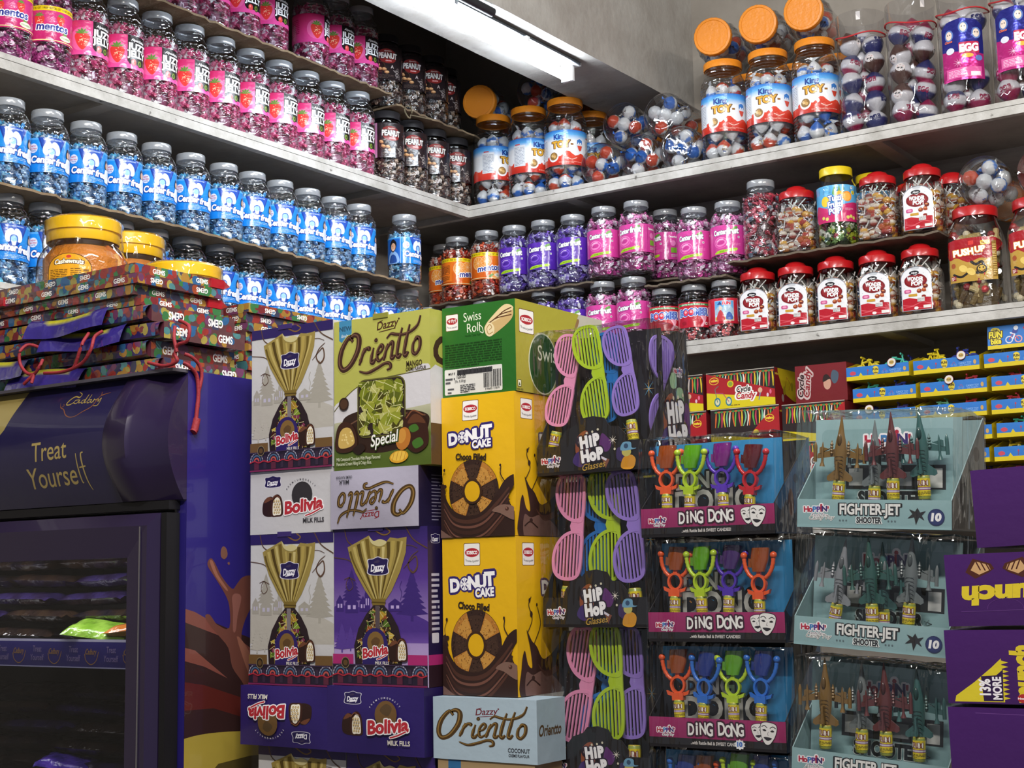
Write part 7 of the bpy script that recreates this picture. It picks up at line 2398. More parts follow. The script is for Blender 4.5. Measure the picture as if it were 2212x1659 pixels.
# --- shutter-shade toy glasses, hung upright
def shades(col):
    e = link('toy_glasses', None)
    e.empty_display_size = .03
    mb = MB()
    th = .0026
    def ring_prism(pts, w):
        P = spline(pts, 5, True)
        n = len(P)
        out, inn = [], []
        for i in range(n):
            a, b = P[i-1], P[(i+1) % n]
            dx, dy = b[0]-a[0], b[1]-a[1]
            l = math.hypot(dx, dy) or 1
            inn.append((P[i][0]-dy/l*w, P[i][1]+dx/l*w))
            out.append(P[i])
        vs = [(p[0]*.001, y, p[1]*.001) for y in (0, th) for ring_ in (out, inn) for p in ring_]
        fs = []
        for i in range(n):
            j = (i+1) % n
            fs += [(i, j, n+j, n+i), (2*n+i, 3*n+i, 3*n+j, 2*n+j), (i, 2*n+i, 2*n+j, j), (n+i, n+j, 3*n+j, 3*n+i)]
        mb.add(vs, fs, col)
        return inn
    top = [(21,-27),(22.5,0),(21,22),(15,31),(3,34),(-11,32),(-20,23),(-22.5,6),(-18,-11),(-7,-24),(8,-30)]
    for sg in (1, -1):
        pts = [(x, 35*sg+z*sg) for x, z in top]
        if sg < 0: pts = pts[::-1]
        inn = ring_prism(pts, 4.2)
        for k in range(7):
            x = -14.5+k*4.9
            zs = []
            for i in range(len(inn)):
                a, b = inn[i], inn[(i+1) % len(inn)]
                if (a[0]-x)*(b[0]-x) < 0: zs.append(a[1]+(b[1]-a[1])*(x-a[0])/(b[0]-a[0]))
            if len(zs) >= 2:
                mb.box(((x-1.15)*.001, .0004, (min(zs)-1.2)*.001), ((x+1.15)*.001, th-.0004, (max(zs)+1.2)*.001), col)
    mb.prism([(p[0]*.001, p[1]*.001) for p in ((22,-14),(22,14),(12,10),(4,6.5),(2,0),(4,-6.5),(12,-10))], 'y', .0003, th-.0003, col)
    mb.obj('frame', TOYP, e, smooth=35)
    tube_parts(e, .002, -.076, .034, .0078, .004, .05)
    return e
SH = {c: Line(shades(h)) for c, h in (('pink', '#d98ab0'), ('lime', '#a4bf2a'), ('violet', '#8d74c4'), ('blue', '#2268b0'))}
NAMES = {'pink': 'pink', 'lime': 'lime green', 'violet': 'violet', 'blue': 'blue'}
def put_shades(c, y, top, bot, where, grp, s=1.0, dy=0):
    pt, pb = at_y(y, *top), at_y(y, *bot)
    ctr = (pt+pb)/2
    L = (pt-pb).length/.070*s
    tilt = math.atan2(pt.x-pb.x, pt.z-pb.z)
    L_ = SH[c]
    o = copy_tree(L_.p) if L_.used else L_.p
    L_.used = True
    o.location = ctr
    o.rotation_euler = (-.04, tilt, 0)
    o.scale = (L, L, L)
    return prop(o, '%s slatted toy glasses %s' % (NAMES[c], where), 'toy glasses', grp)

YH = 1.72
BLKC = '#1d1a1c'
lipH = Art().rect(0, 0, 176, 40, '#1b181b')
hoppin(lipH, 24, 17, 32)
hiphop_logo(lipH, 88, 27, 12.5)
rapper(lipH, 142, 20, 17)
sideH = Art().rect(0, 0, 120, 190, '#252226')
for k in range(40): sideH.stroke([(q.uniform(0, 120), 190), (q.uniform(0, 120), 90)], .5, '#343036', smooth=False); sideH.k -= .9
hoppin(sideH, 92, 128, 26)
for sg in (-1, 1): sideH.blob([(84+sg*9-9,108-sg*9+8),(84+sg*9+8,108-sg*9+9),(84+sg*10+9,108-sg*9-8),(84+sg*9-8,108-sg*9-9)], '#8fb08a', 4)
hiphop_logo(sideH, 82, 50, 20)
rapper(sideH, 22, 18, 15)
cardH = Art().rect(0, 0, 176, 190, '#1e1b1f')
for k in range(50): cardH.ell(q.uniform(0, 176), q.uniform(20, 190), .6, .6, '#7a747a', 6); cardH.k -= .9
for k in range(4):
    for t in range(8): cardH.stroke([(40+k*38, 60+(k % 2)*50), (40+k*38+9*math.cos(t*.785), 60+(k % 2)*50+12*math.sin(t*.785))], 1.2, ['#c9a05a', '#5a9ab8'][t % 2], taper=[1, .1], smooth=False)
HB = [fit(YH, 1158, 1400, 705, 1022), fit(YH, 1171, 1400, 1030, 1355), fit(YH, 1174, 1402, 1362, 1690)]
HB[1] = HB[1][:3]+(HB[0][2]-.001,)
HB[2] = HB[2][:3]+(HB[1][2]-.001,)
for i, (bx, lb) in enumerate(zip(HB, ('black toy-glasses tray on top of its stack', 'black toy-glasses tray in the middle of its stack', 'black toy-glasses tray cut by the lower picture edge'))):
    tray('toy_tray', lb, 'black trays of toy glasses', YH, bx, (.040 if i < 2 else .036), .118, -.01 if i == 0 else 0, lipH, (176, 40), '#1e1b1f', BLKC, (sideH, 120, 190), (cardH, 176, 190), card_y=.050, arch=.038)
GG = 'slatted toy glasses in the trays'
for i, lst in enumerate((
    (('pink', .022, (1222, 770), (1208, 872)), ('lime', .014, (1266, 755), (1283, 862)), ('violet', .019, (1330, 752), (1349, 850)), ('blue', .026, (1305, 765), (1308, 865))),
    (('pink', .014, (1230, 1077), (1226, 1196)), ('blue', .026, (1278, 1077), (1282, 1197)), ('lime', .020, (1302, 1070), (1307, 1197)), ('violet', .011, (1342, 1075), (1358, 1198))),
    (('pink', .022, (1255, 1414), (1240, 1541)), ('lime', .012, (1306, 1408), (1314, 1537)), ('violet', .024, (1352, 1412), (1361, 1536)), ('blue', .026, (1300, 1420), (1290, 1545))))):
    for c, dy, tp, bt_ in lst:
        put_shades(c, YH+.007+dy, tp, bt_, 'in the %s black tray' % ('top', 'middle', 'lowest')[i], GG)
# a bundle of violet glasses seen through the side of the top tray
for k in range(3):
    e = copy_tree(SH['violet'].p)
    e.location = (HB[0][1]-.010-.004*k, YH+.055+.012*k, HB[0][2]+.118)
    e.rotation_euler = (0, .04, R(78))
    e.scale = (1.0, 1.0, 1.05)
    prop(e, 'violet slatted toy glasses in the bundle at the side of the top black tray', 'toy glasses', 'bundle of violet toy glasses')

# --- clapper toys
def clapper(col, cup, name_):
    e = link('clapper_toy', None)
    e.empty_display_size = .03
    # ring with neck, ears and two jointed arms
    mb = MB()
    n = 24
    vs, fs = [], []
    for i in range(n):
        a = 2*math.pi*i/n
        for (r_, y) in ((.0098, -.0028), (.0098, .0028), (.0072, .0028), (.0072, -.0028)): vs.append((r_*math.cos(a), y, r_*1.12*math.sin(a)))
    for i in range(n):
        j = (i+1) % n
        for k in range(4): fs.append((i*4+k, j*4+k, j*4+(k+1) % 4, i*4+(k+1) % 4))
    mb.add(vs, fs, col)
    mb.prism([(-.0075, -.0095), (.0075, -.0095), (.0070, -.0185), (-.0070, -.0185)], 'y', -.0045, .0045, col)
    for sg in (-1, 1):
        pr = [(sg*.0065, -.0090), (sg*.0105, -.0085), (sg*.0150, -.0065), (sg*.0135, -.0115), (sg*.0075, -.0135)]
        mb.prism(pr if sg > 0 else pr[::-1], 'y', -.0025, .0025, col)
    mb.prism([(-.0028, .0100), (.0028, .0100), (.0018, .0150), (-.0018, .0150)], 'y', -.002, .002, col)
    mb.obj('handle', TOYP, e, smooth=40)
    for sg in (-1, 1):
        m_ = MB()
        pts = [(sg*.0085, 0, .0065), (sg*.0135, 0, .0110), (sg*.0172, 0, .0175), (sg*.0190, 0, .0245), (sg*.0196, 0, .0305)]
        sm = []
        for a_, b_ in zip(pts[:-1], pts[1:]):
            for k in range(3): sm.append(Vector(a_).lerp(Vector(b_), k/3))
        sm.append(Vector(pts[-1]))
        m_.tube(sm, .0023, 8, col, taper=[1+.22*(i % 2) for i in range(len(sm))])
        m_.sphere((sg*.0197, 0, .0335), .0043, col, seg=14, rings=9)
        m_.obj('arm', TOYP, e, smooth=70)
    # hand-shaped cup in clear coloured plastic
    mb = MB()
    vs, fs = [], []
    nz, ns = 10, 16
    for j in range(nz+1):
        t = j/nz
        z = .0140+.0285*t
        w = .0075+.0040*min(1, t*2.2)
        for i in range(ns):
            a = 2*math.pi*i/ns
            c, s_ = math.cos(a), math.sin(a)
            x = w*math.copysign(abs(c)**.45, c)
            y = .0058*math.copysign(abs(s_)**.6, s_)*(.75+.25*t)
            if t > .45: y *= 1+.16*math.cos(x*1500)
            vs.append((x+.0015*t, y+.004*t*t, z))
    for j in range(nz):
        for i in range(ns):
            fs.append((j*ns+i, j*ns+(i+1) % ns, (j+1)*ns+(i+1) % ns, (j+1)*ns+i))
    fs.append(tuple(reversed(range(ns)))); fs.append(tuple(nz*ns+i for i in range(ns)))
    mb.add(vs, fs, cup)
    mb.prism([(-.0125, .020), (-.0085, .019), (-.0085, .029), (-.0120, .030)], 'y', -.003, .003, cup)
    mb.obj('clapping_hand', cup_mat(cup), e, smooth=50)
    tube_parts(e, 0, -.0180, .024, .0064)
    return e
def cup_mat(c):
    return clear('toy_gel_'+c.strip('#'), c, .10, 1.2, (90, .4, .004, (1, 1, 1)), None, .05, (c, .45))
CL = {}
for nm, (c1, c2) in dict(orange=('#d9562a', '#c2601c'), green=('#a9c42c', '#7fd018'), violet=('#5430a8', '#9c2a9c'), red=('#b5222c', '#7a1626'), blue=('#2f6ac2', '#2347b0'), purple=('#4a2aa0', '#5a2a8c')).items():
    CL[nm] = Line(clapper(c1, c2, nm))
def mini_card(w, h):
    a = Art().rect(0, 0, w, h, '#2a7ab0', '#3a8cc0')
    a.blob([(-4,-4),(-4,h*.7),(w*.2,h*.55),(w*.4,h*.40),(w*.6,h*.26),(w*.8,h*.2),(w*.8,-4)], '#1c1c22', 4).rect(-5, -5, 0, h, '#2a7ab0')
    for off, c in ((.13, '#14141a'), (.03, '#b9b9b4')):
        a.text('DING', w*.36, h*.52, h*.17, c, off, .05, rot=.03).text('DONG', w*.46, h*.26, h*.24, c, off, .05, rot=.03, sx=.9)
    a.text('with Rattle Ball & SWEET CANDIES!', w*.46, h*.10, h*.055, '#b9b9b4', .02, wmax=w*.7)
    for k in range(12): a.ell(q.uniform(4, w*.3), q.uniform(h*.3, h*.8), 1, 1, '#c98a3a', 6); a.k -= .9
    return a
def lip_ding(price=False):
    a = Art().rect(0, 0, 196, 40, '#1a171a').rect(0, 13, 196, 40, '#8c2058', '#9a2864')
    hoppin(a, 26, 20, 28)
    for off, c in ((.13, '#3a1a2c'), (.03, '#eceae8')):
        for k, ch in enumerate('DiNG DONG'):
            if ch != ' ': a.text(ch, 62+k*9.0, 18.5+(k % 3-1)*.8, 15+(k % 2)*1.6, c, off, .05*(k % 3-1), rot=.05*(k % 3-1), sx=.62 if ch not in 'i' else .8)
    mask(a, 158, 26, 10, .12)
    mask(a, 172, 25, 13, -.12)
    a.text('..with Rattle Ball & SWEET CANDIES!', 98, 5.5, 4.2, '#cfcbc8', .03, wmax=72)
    if price: a.blob([(132+8*(1 if k % 2 else .78)*math.cos(k*.314), 8+7*(1 if k % 2 else .78)*math.sin(k*.314)) for k in range(20)], '#e2e4e6', 1).text('10', 132, 5.5, 6, '#2f6ac2', .05)
    return a
sideD = Art().rect(0, 0, 120, 130, '#2f5f8a').blob([(-5,-5),(-5,40),(20,30),(40,44),(60,26),(80,40),(125,20),(125,-5)], '#1c2f4a', 4)
for k in range(5): sideD.stroke([(12+k*12, 4), (14+k*12, 24+(k % 2)*8)], 5, '#16263c')
sideD.ell(52, 40, 9, 18, '#6b4a44').ell(70, 72, 8, 6, '#24405f')
YDD = 1.70
DB = [fit(YDD, 1383, 1671, 940, 1157), fit(YDD, 1399, 1693, 1162, 1387), fit(YDD, 1401, 1695, 1392, 1619), fit(YDD, 1408, 1703, 1624, 1850)]
for i in range(1, 4): DB[i] = DB[i][:3]+(DB[i-1][2]-.0015,)
WH = ('topmost', 'second', 'third', 'lowest, half cut off')
for i, bx in enumerate(DB):
    tray('toy_tray', 'magenta-lipped clapper toy tray, %s in its stack' % WH[i], 'magenta trays of clapper toys', YDD, bx, .0375, .115, 0, lip_ding(i == 2), (196, 40), '#2a7ab0', '#17151a', (sideD, 120, 130), (mini_card(190, 125), 190, 125), card_y=.037)
CT = 'clapper toys in the magenta trays'
for i, lst in enumerate((
    (('orange', 1440, 1036, .02), ('green', 1491, 1036, .012), ('violet', 1560, 1032, .018), ('red', 1621, 1036, .016)),
    (('orange', 1459, 1256, .02), ('green', 1514, 1256, .014), ('purple', 1576, 1254, .02), ('orange', 1640, 1261, .013)),
    (('orange', 1465, 1479, .018), ('blue', 1522, 1485, .014), ('green', 1584, 1484, .016), ('blue', 1645, 1485, .014)),
    (('blue', 1478, 1708, .018), ('orange', 1519, 1710, .02), ('green', 1594, 1708, .014), ('blue', 1645, 1712, .016)))):
    for k, (c, px, py, dy) in enumerate(lst):
        p = at_y(YDD+dy, px, py)
        L_ = CL[c]
        o = copy_tree(L_.p) if L_.used else L_.p
        L_.used = True
        o.location = p
        o.rotation_euler = (-.03, (.0, .06, -.05, .10)[(k+i) % 4]*.6, (.1, -.1, .05, -.05)[k])
        o.scale = (1.06, 1.06, 1.06)
        prop(o, '%s clapper toy, %s from the left in the %s magenta tray' % (c, ORD[k], ('topmost', 'second', 'third', 'lowest')[i]), 'clapper toy', CT)

# --- jet toys
def jet(col, dark):
    e = link('jet_toy', None)
    e.empty_display_size = .03
    mb = MB()
    sec_ = [(.0405, .0004), (.034, .0016), (.026, .0028), (.018, .0042), (.012, .0056), (.0, .0066), (-.012, .0064), (-.024, .0052), (-.033, .0040)]
    vs, fs = [], []
    for (z, r_) in sec_:
        for i in range(12):
            a = 2*math.pi*i/12
            vs.append((r_*math.cos(a)*(1.0 if z > .01 else 1.12), r_*.8*math.sin(a), z))
    for j in range(len(sec_)-1):
        for i in range(12):
            fs.append((j*12+i, (j+1)*12+i, (j+1)*12+(i+1) % 12, j*12+(i+1) % 12))
    fs.append(tuple((len(sec_)-1)*12+i for i in range(12)))
    mb.add(vs, fs, col)
    mb.sphere((0, -.0045, .013), .0035, dark, seg=10, rings=6, scale=(.8, .7, 2.0))
    for sg in (-1, 1):
        def P(pts, y0, y1, c=col):
            pp = [(sg*x, z) for x, z in pts]
            mb.prism(pp if sg > 0 else pp[::-1], 'y', y0, y1, c)
        P([(.005, -.006), (.027, -.009), (.027, -.0065), (.0265, -.0035), (.005, .003)], -.0010, .0010)        # wing
        P([(.0125, .0032), (.0245, -.0036), (.0245, .0035), (.0225, .0045), (.0125, .0022)], -.0014, .0006)     # wing panel
        P([(.003, -.019), (.0145, -.0285), (.0150, -.0325), (.0120, -.0345), (.0085, -.0335), (.003, -.0335)], -.0010, .0010)  # tail plane
        P([(.0005, -.016), (.0022, -.0300), (.0005, -.0330)], -.0095, -.0050)                                  # fin
    mb.box((-.0009, -.0105, -.032), (.0009, -.004, -.012), col)
    for k in range(6): mb.box((-.0052, -.00545, -.026+.004*k), (.0052, -.0050, -.0255+.004*k), dark)
    mb.obj('airframe', TOYP, e, smooth=40)
    for sg in (-1, 1):
        for (x, z0_, z1_, r_, rib) in ((.0290, -.013, .010, .0021, 0), (.0205, -.018, .010, .0014, 1), (.0098, -.004, .0125, .0012, 2)):
            m_ = MB()
            n_ = 10
            pts = [Vector((sg*x, -.002, z0_+(z1_-z0_)*k/n_)) for k in range(n_+1)]
            tp = [1]*8+[.9, .6, .15]
            if rib == 2: tp = [1+.7*(k % 2) for k in range(8)]+[.9, .6, .15]
            if rib == 1: tp = [2.2, 1.6, 1, 1, 1, 1, 1, 1, .9, .6, .2]
            m_.tube(pts, r_, 8, col, taper=tp)
            m_.obj('missile', TOYP, e, smooth=50)
    tube_parts(e, 0, -.0335, .026, .0066, -.001, .03)
    return e
JT = {n: Line(jet(a_, b_)) for n, (a_, b_) in dict(tan=('#775c31', '#5c4623'), maroon=('#5c3031', '#432022'), teal=('#385e5d', '#274544'), silver=('#80848a', '#575c60'), green=('#2f544f', '#21403c'), grey=('#6a7274', '#4a5254')).items()}
def lip_jet():
    a = Art().rect(0, 0, 190, 38, '#85a6ab', '#8fb0b4')
    hoppin(a, 26, 21, 34)
    a.text('Candy Toy', 32, 11, 5, '#f2f2f0', .08, .3, rot=.03).text('Candy Toy', 32, 11, 5, '#4a4a50', 0, .3, rot=.03)
    for off, c in ((.13, '#1f2226'), (.045, '#e4e4e2')):
        a.text('FIGHTER-JET', 92, 18.5, 13.5, c, off*.8, 0, sx=.8, wmax=74 if off < .1 else 76)
    a.text('SHOOTER', 91, 7, 7.5, '#dfe4e4', .12, 0, wmax=31).text('SHOOTER', 91, 7, 7.5, '#1f2226', .05, 0, wmax=30)
    for k in (-1, 1):
        for j in range(3): a.ell(89+k*(26+j*4), 10, 1.2, 1.2, '#5a6a70', 5)
    a.poly([(150,28),(153,22),(160,24),(155,18),(158,12),(152,16),(148,6),(146,16),(138,14),(144,20),(140,26),(147,23)], '#26262a')
    a.ell(172, 16, 10, 11, '#232c5a').ell(172, 16, 8.6, 9.4, '#2c376a').text('10', 172, 11.5, 9.5, '#f0f0f2', .06, .1)
    return a
def card_jet():
    a = Art().rect(0, 0, 186, 128, '#7f9ea3', '#94b4b8')
    a.rrect(8, 6, 178, 116, 8, '#85a6aa')
    hoppin(a, 96, 96, 62, False)
    a.rect(40, 46, 166, 74, '#1f2022').rect(44, 50, 62, 70, '#b9bab8').rect(70, 54, 96, 70, '#55585a').rect(104, 50, 124, 66, '#8c8e90').rect(146, 48, 162, 70, '#c9cac8')
    a.text('SHOOTER', 98, 28, 15, '#c9d4d4', .10, 0, sx=.85).text('SHOOTER', 98, 28, 15, '#1f2226', .06, 0, sx=.85)
    for x in (58, 146): a.stroke([(x+5*math.cos(k*2.513), 33+5*math.sin(k*2.513)) for k in range(6)], .8, '#3a4446', smooth=False)
    return a
sideJ = Art().rect(0, 0, 120, 128, '#6f6c66', '#7c8684')
sideJ.poly([(28,64),(34,50),(48,52),(38,40),(40,14),(32,30),(20,22),(26,40)], '#26262a').poly([(60,66),(80,66),(78,24),(64,30)], '#35332f').poly([(62,62),(76,62),(74,32),(66,36)], '#7c7872')
sideJ.ell(88, 84, 12, 8, '#3a3a3c').ell(62, 88, 6, 5, '#4a4a4a')
YF = 1.66
FBX = [fit(YF, 1717, 2050, 898, 1141), fit(YF, 1710, 2037, 1151, 1408), fit(YF, 1705, 2046, 1422, 1690)]
FT_ = (.055, .080, .072)
for i, bx in enumerate(FBX):
    nm_ = ('topmost', 'middle', 'lowest, cut off')[i]
    zz0 = at_y(YF, 1717, 1138).z if i == 0 else (at_y(YF, 1709, 1390).z if i == 1 else at_y(YF, 1700, 1675).z)
    ht = (.1385, .136, .140)[i]
    tray('toy_tray', 'pale blue jet toy tray, %s in its leaning stack' % nm_, 'pale blue trays of jet toys', YF, (bx[0], bx[0]+.188, zz0, zz0+ht), .0335, .120, FT_[i], lip_jet(), (190, 38), '#7f9ea3', '#8aa6aa', (sideJ, 120, 128), (card_jet(), 186, 128), card_y=.048)
JG = 'jet toys in the pale blue trays'
for i, lst in enumerate((
    (('tan', 1816, 975, .022, .10), ('maroon', 1927, 968, .020, .02), ('teal', 1990, 962, .028, -.02), ('grey', 1890, 985, .031, .06)),
    (('silver', 1818, 1240, .022, .20), ('green', 1880, 1238, .016, .0), ('grey', 1968, 1236, .026, .1), ('teal', 1908, 1250, .031, .04)),
    (('tan', 1783, 1500, .018, .04), ('maroon', 1912, 1512, .020, .02), ('teal', 1983, 1524, .026, .02), ('grey', 1862, 1508, .030, .05)))):
    for k, (c, px, py, dy, rt_) in enumerate(lst):
        p = at_y(YF+dy, px, py)
        L_ = JT[c]
        o = copy_tree(L_.p) if L_.used else L_.p
        L_.used = True
        o.location = p
        o.rotation_euler = (.03, rt_, 0)
        o.scale = (1.08, 1.08, 1.06)
        prop(o, '%s toy fighter jet in the %s pale blue tray' % (c, ('topmost', 'middle', 'lowest')[i]), 'toy jet', JG)
# ------------------------------------------------------------------ bike toy cartons and cycle candy cartons under the lower shelf
YB2 = 3.86
def lip_bike():
    a = Art().rect(0, 0, 180, 36, '#2a6fc0', '#2f78c8').rect(0, 0, 180, 11, '#d8c01c')
    for x0 in (0,):
        a.blob([(10,20),(18,25),(27,22),(27,16),(16,14)], '#c9485a', 4)
        a.poly([(36,11),(42,20),(48,11)], '#d8c01c').ell(63, 24, 2.4, 3, '#b5405a').stroke([(63, 22), (62, 13)], 2, '#7a4a6a', smooth=False)
        a.blob([(78,30),(86,34),(94,28),(92,14),(82,12),(77,20)], '#e0c83a', 4).text('FUN', 85, 22, 6, '#3a2a10', .05).text('bike', 85, 14, 5, '#3a2a10', .03)
        a.ell(106, 16, 4, 4, '#4a8ad0').ell(116, 16, 4, 4, '#4a8ad0').stroke([(106, 16), (112, 24), (116, 16)], 1.5, '#8a5a8a')
        a.text('CANDY TOY', 142, 17, 5, '#8ab4e4', .02, wmax=34).text('with SWEETS', 142, 12, 4, '#8ab4e4', .01, wmax=30).ell(168, 20, 4, 6, '#c9a05a')
    return a
LB = lip_bike()
BIKEM = TOYP
def toy_bike(col):
    """small moulded bicycle lying in its carton"""
    mb = MB()
    for x in (-.022, .022):
        pts = [(x+.014*math.cos(2*math.pi*k/14), 0, .014+.014*math.sin(2*math.pi*k/14)) for k in range(15)]
        mb.tube(pts, .0026, 6, col)
        for k in range(3):
            a = k*1.05
            mb.tube([(x+.013*math.cos(a), 0, .014+.013*math.sin(a)), (x-.013*math.cos(a), 0, .014-.013*math.sin(a))], .0012, 5, col)
    for a, b in (((-.022, 0, .014), (-.006, 0, .036)), ((-.006, 0, .036), (.014, 0, .034)), ((.014, 0, .034), (.0, 0, .012)), ((-.006, 0, .034), (.0, 0, .012)), ((.0, 0, .012), (-.022, 0, .014)), ((.022, 0, .014), (.012, 0, .044)), ((.012, -.012, .044), (.012, .012, .044))):
        mb.tube([a, b], .0022, 6, col)
    mb.box((-.013, -.004, .036), (.000, .004, .0395), col)
    return mb.mesh('toy_bike', BIKEM, 50)
BK = [(n, toy_bike(c)) for n, c in (('yellow', '#d8c22a'), ('teal', '#3fae96'), ('violet', '#5f5ab0'), ('red', '#c23a4a'), ('navy', '#2c3a8c'), ('pale green', '#7fc9a0'))]
def bike_box(x, z, label, w=.178, d=.15, lip=.037, h=.058):
    mb = MB()
    Y_ = '#d4bd1c'
    mb.box((0, 0, 0), (w, d, .001), Y_).box((0, 0, .001), (w, .0012, lip), Y_).box((0, d-.0012, .001), (w, d, h), Y_).prism([(0, 0), (d, 0), (d, h), (d*.55, h), (0, lip)], 'x', 0, .001, Y_).prism([(0, 0), (d, 0), (d, h), (d*.55, h), (0, lip)], 'x', w-.001, w, Y_)
    b = Art()
    b.place(LB, lambda px, py: (px*w*1000/180, py*lip*1000/36))
    bake(mb, b, front(0, -.0003, 0), None, 0, (0, w*1000, 0, lip*1000))
    o = link('bike_carton', mb.mesh('bike_carton', CARD), None, (x, YB2, z), (0, q.uniform(-.006, .006), 0))
    return prop(o, label, 'carton', 'blue and yellow bike toy cartons')
TAGM = None
tg = MB().lathe([(.0005, 0), (.0125, 0), (.0125, .0012), (.0005, .0012)], 18, '#8c3a4a', cap=False)
bake(tg, Art().ell(0, 0, 11.5, 11.5, '#d9d4cc').ell(0, 0, 7, 6, '#c2a04a').text('FUN', 0, -2, 4, '#5a3a10', .04), lambda x, y, l: (x, y, .0013+l))
TAG = tg.mesh('price_tag', CARD)
PX0 = at_y(YB2, 1828, 800).x
DZ = .0615
ZT = at_y(YB2, 1827, 824).z
qb = random.Random(12)
cells = []
for row in range(7):
    z = ZT-row*DZ
    if z < Z3-.002: break
    for colk in range(4):
        x = PX0+.010*(row % 2)+colk*.1905+(.006*row if row < 3 else .012)
        cells.append((row, colk, x, z))
zlow = min(c[3] for c in cells)
RW = ['topmost row', 'second row', 'third row', 'fourth row', 'fifth row', 'sixth row', 'lowest row']
for (row, colk, x, z) in cells:
    z = z-(zlow-Z3)+.0005 if False else z
    bike_box(x, z, 'bike toy carton, %s from the stack end, %s' % (ORD[colk], RW[row]))
    if colk == 3 and row > 0: continue
    for k in range(4):
        nm, me = BK[qb.randrange(6)] if row else BK[(0, 1, 0, 4, 0, 0)[(colk*2+k) % 6]]
        o = link('toy_bike', me, None, (x+.047+.083*(k % 2)+qb.uniform(-.002, .002), YB2+.038+.052*(k//2), z+.0075), (qb.uniform(-.25, .25), qb.uniform(-.02, .05), qb.uniform(-.12, .12)+(math.pi if qb.random() < .5 else 0)))
        o.scale = (1.06, 1, 1.08 if row else 1.35)
        prop(o, '%s moulded toy bike in the %s carton of the %s' % (nm, ORD[colk], RW[row]), 'toy bike', 'moulded toy bikes in the cartons')
    if (row+colk) % 2 == 0 or row == 0:
        o = link('price_tag', TAG, None, (x+(.132 if row == 0 else .05+.03*colk), YB2-.0035, z+.040), (R(82), 0, qb.uniform(-.1, .1)))
        prop(o, 'round white tag on the %s carton of the %s' % (ORD[colk], RW[row]), 'tag', 'round tags on the bike cartons')
# raised lid sign on the end carton
bx = at_y(YB2, 2137, 765)
zt = ZT+DZ
a = Art().rect(0, 0, 178, 62, '#2a6fc0', '#2f7ac8').rect(0, 0, 178, 10, '#d8c01c')
a.blob([(8,50),(16,58),(30,54),(34,40),(32,14),(14,12),(6,24)], '#e6d24a', 5)
for off, c in ((.14, '#3a2a10'), (.04, '#f2de3a')): a.text('FUN', 21, 31, 16, c, off, .05, sx=.8).text('bike', 22, 14, 14, c, off, .05, sx=.8)
a.text('THE', 20, 48, 5, '#3a2a10', .04)
for (x, c) in ((56, '#cfd4e4'), (80, '#e0a0a0')): a.ell(x, 22, 10, 10, c).ell(x, 22, 7, 7, '#2a6fc0')
a.stroke([(56, 22), (66, 36), (80, 22)], 2.5, '#c23a4a', smooth=False).stroke([(60, 40), (70, 36), (66, 24)], 4, '#e0e4ee').blob([(64,40),(70,54),(80,52),(76,38)], '#3a4a9a', 4).ell(74, 52, 6, 6, '#e9edf4')
a.blob([(92,50),(102,56),(112,50),(102,42)], '#c2304a', 4)
mb = MB().box((0, 0, 0), (.178, .0015, .062), '#d4bd1c')
bake(mb, a, front(0, -.0003, 0))
e = link('bike_carton', mb.mesh('bike_carton', CARD), None, (bx.x-.004, YB2+.004, ZT+.048), (-.10, 0, 0))
prop(e, 'upright blue lid of a bike toy carton, standing on the stack', 'carton lid', 'blue and yellow bike toy cartons')

# --- cycle candy cartons
def art_cycle(w=190, h=96, alt=False):
    a = Art().rect(0, 0, w, h, '#2a1f20')
    q2 = random.Random(7)
    for k in range(22):
        x = 16+k*8
        a.stroke([(x, h-8), (x+q2.uniform(-3, 3), h-26), (x+q2.uniform(-5, 5), h-48)], 3.4, ['#d9682a', '#5fb04a', '#c9405a', '#e0c22a', '#7ac29a', '#e8d8d0'][k % 6], taper=[.7, 1.3, .6])
        a.ell(x, h-8, 5, 2.4, ['#3f8a4a', '#c2602a'][k % 2], 10)
    if not alt:
        a.poly([(0,0),(w,0),(w,40),(0,h-2)], '#a81c24').poly([(0,0),(w,0),(w,18),(0,44)], '#dcc81c')
        a.text('wafers', 22, 72, 7, '#f2d23a', .05, wmax=20).stroke([(22+13*math.cos(t*.42), 74+9*math.sin(t*.42)) for t in range(16)], 1.5, '#f2d23a')
        a.ell(68, 63, 9, 9, '#d9c21c').ell(68, 63, 6, 6, '#8aa03a')
        for x in (30, 62): a.ell(x, 18, 9, 12, '#2f7a8c').ell(x, 18, 6, 8, '#d9d4b0')
        a.stroke([(30, 18), (24, 52), (34, 60)], 2, '#4a7a6a', smooth=False).stroke([(26, 42), (46, 40), (62, 18)], 2, '#b04a6a', smooth=False)
        for off, c in ((.15, '#f4f0ea'),): a.text('Cycle', 104, 40, 15, c, off, .2, wmax=42).text('Candy', 110, 22, 17, c, off, .2, wmax=56)
        a.text('Cycle', 104, 40, 15, '#3a2a28', .03, .2, wmax=38).text('Candy', 110, 22, 17, '#b5202a', .03, .2, wmax=52)
        a.ell(150, 40, 6, 7, '#d8b090').stroke([(150, 32), (146, 16)], 3, '#7a8aa0').lines(66, 6, 110, 10, 1, '#7a5a10', 3).ell(178, 34, 3, 6, '#e06a8a').ell(170, 26, 3, 5, '#e0c2d0')
    else:
        a.poly([(w*.45,-1),(w,-1),(w,h-4),(w*.75,h*.62)], '#a81c24').stroke([(w*.86+12*math.cos(t*.42), h*.66+9*math.sin(t*.42)) for t in range(16)], 1.5, '#f2d23a').text('wafers', w*.86, h*.63, 7, '#f2d23a', .05, wmax=20)
        a.ell(w*.66, h*.30, 8, 8, '#d9c21c').poly([(0,0),(w,0),(w,8),(0,30)], '#dcc81c')
    a.rect(0, h-1.6, w, h, '#c9c2b4')
    return a
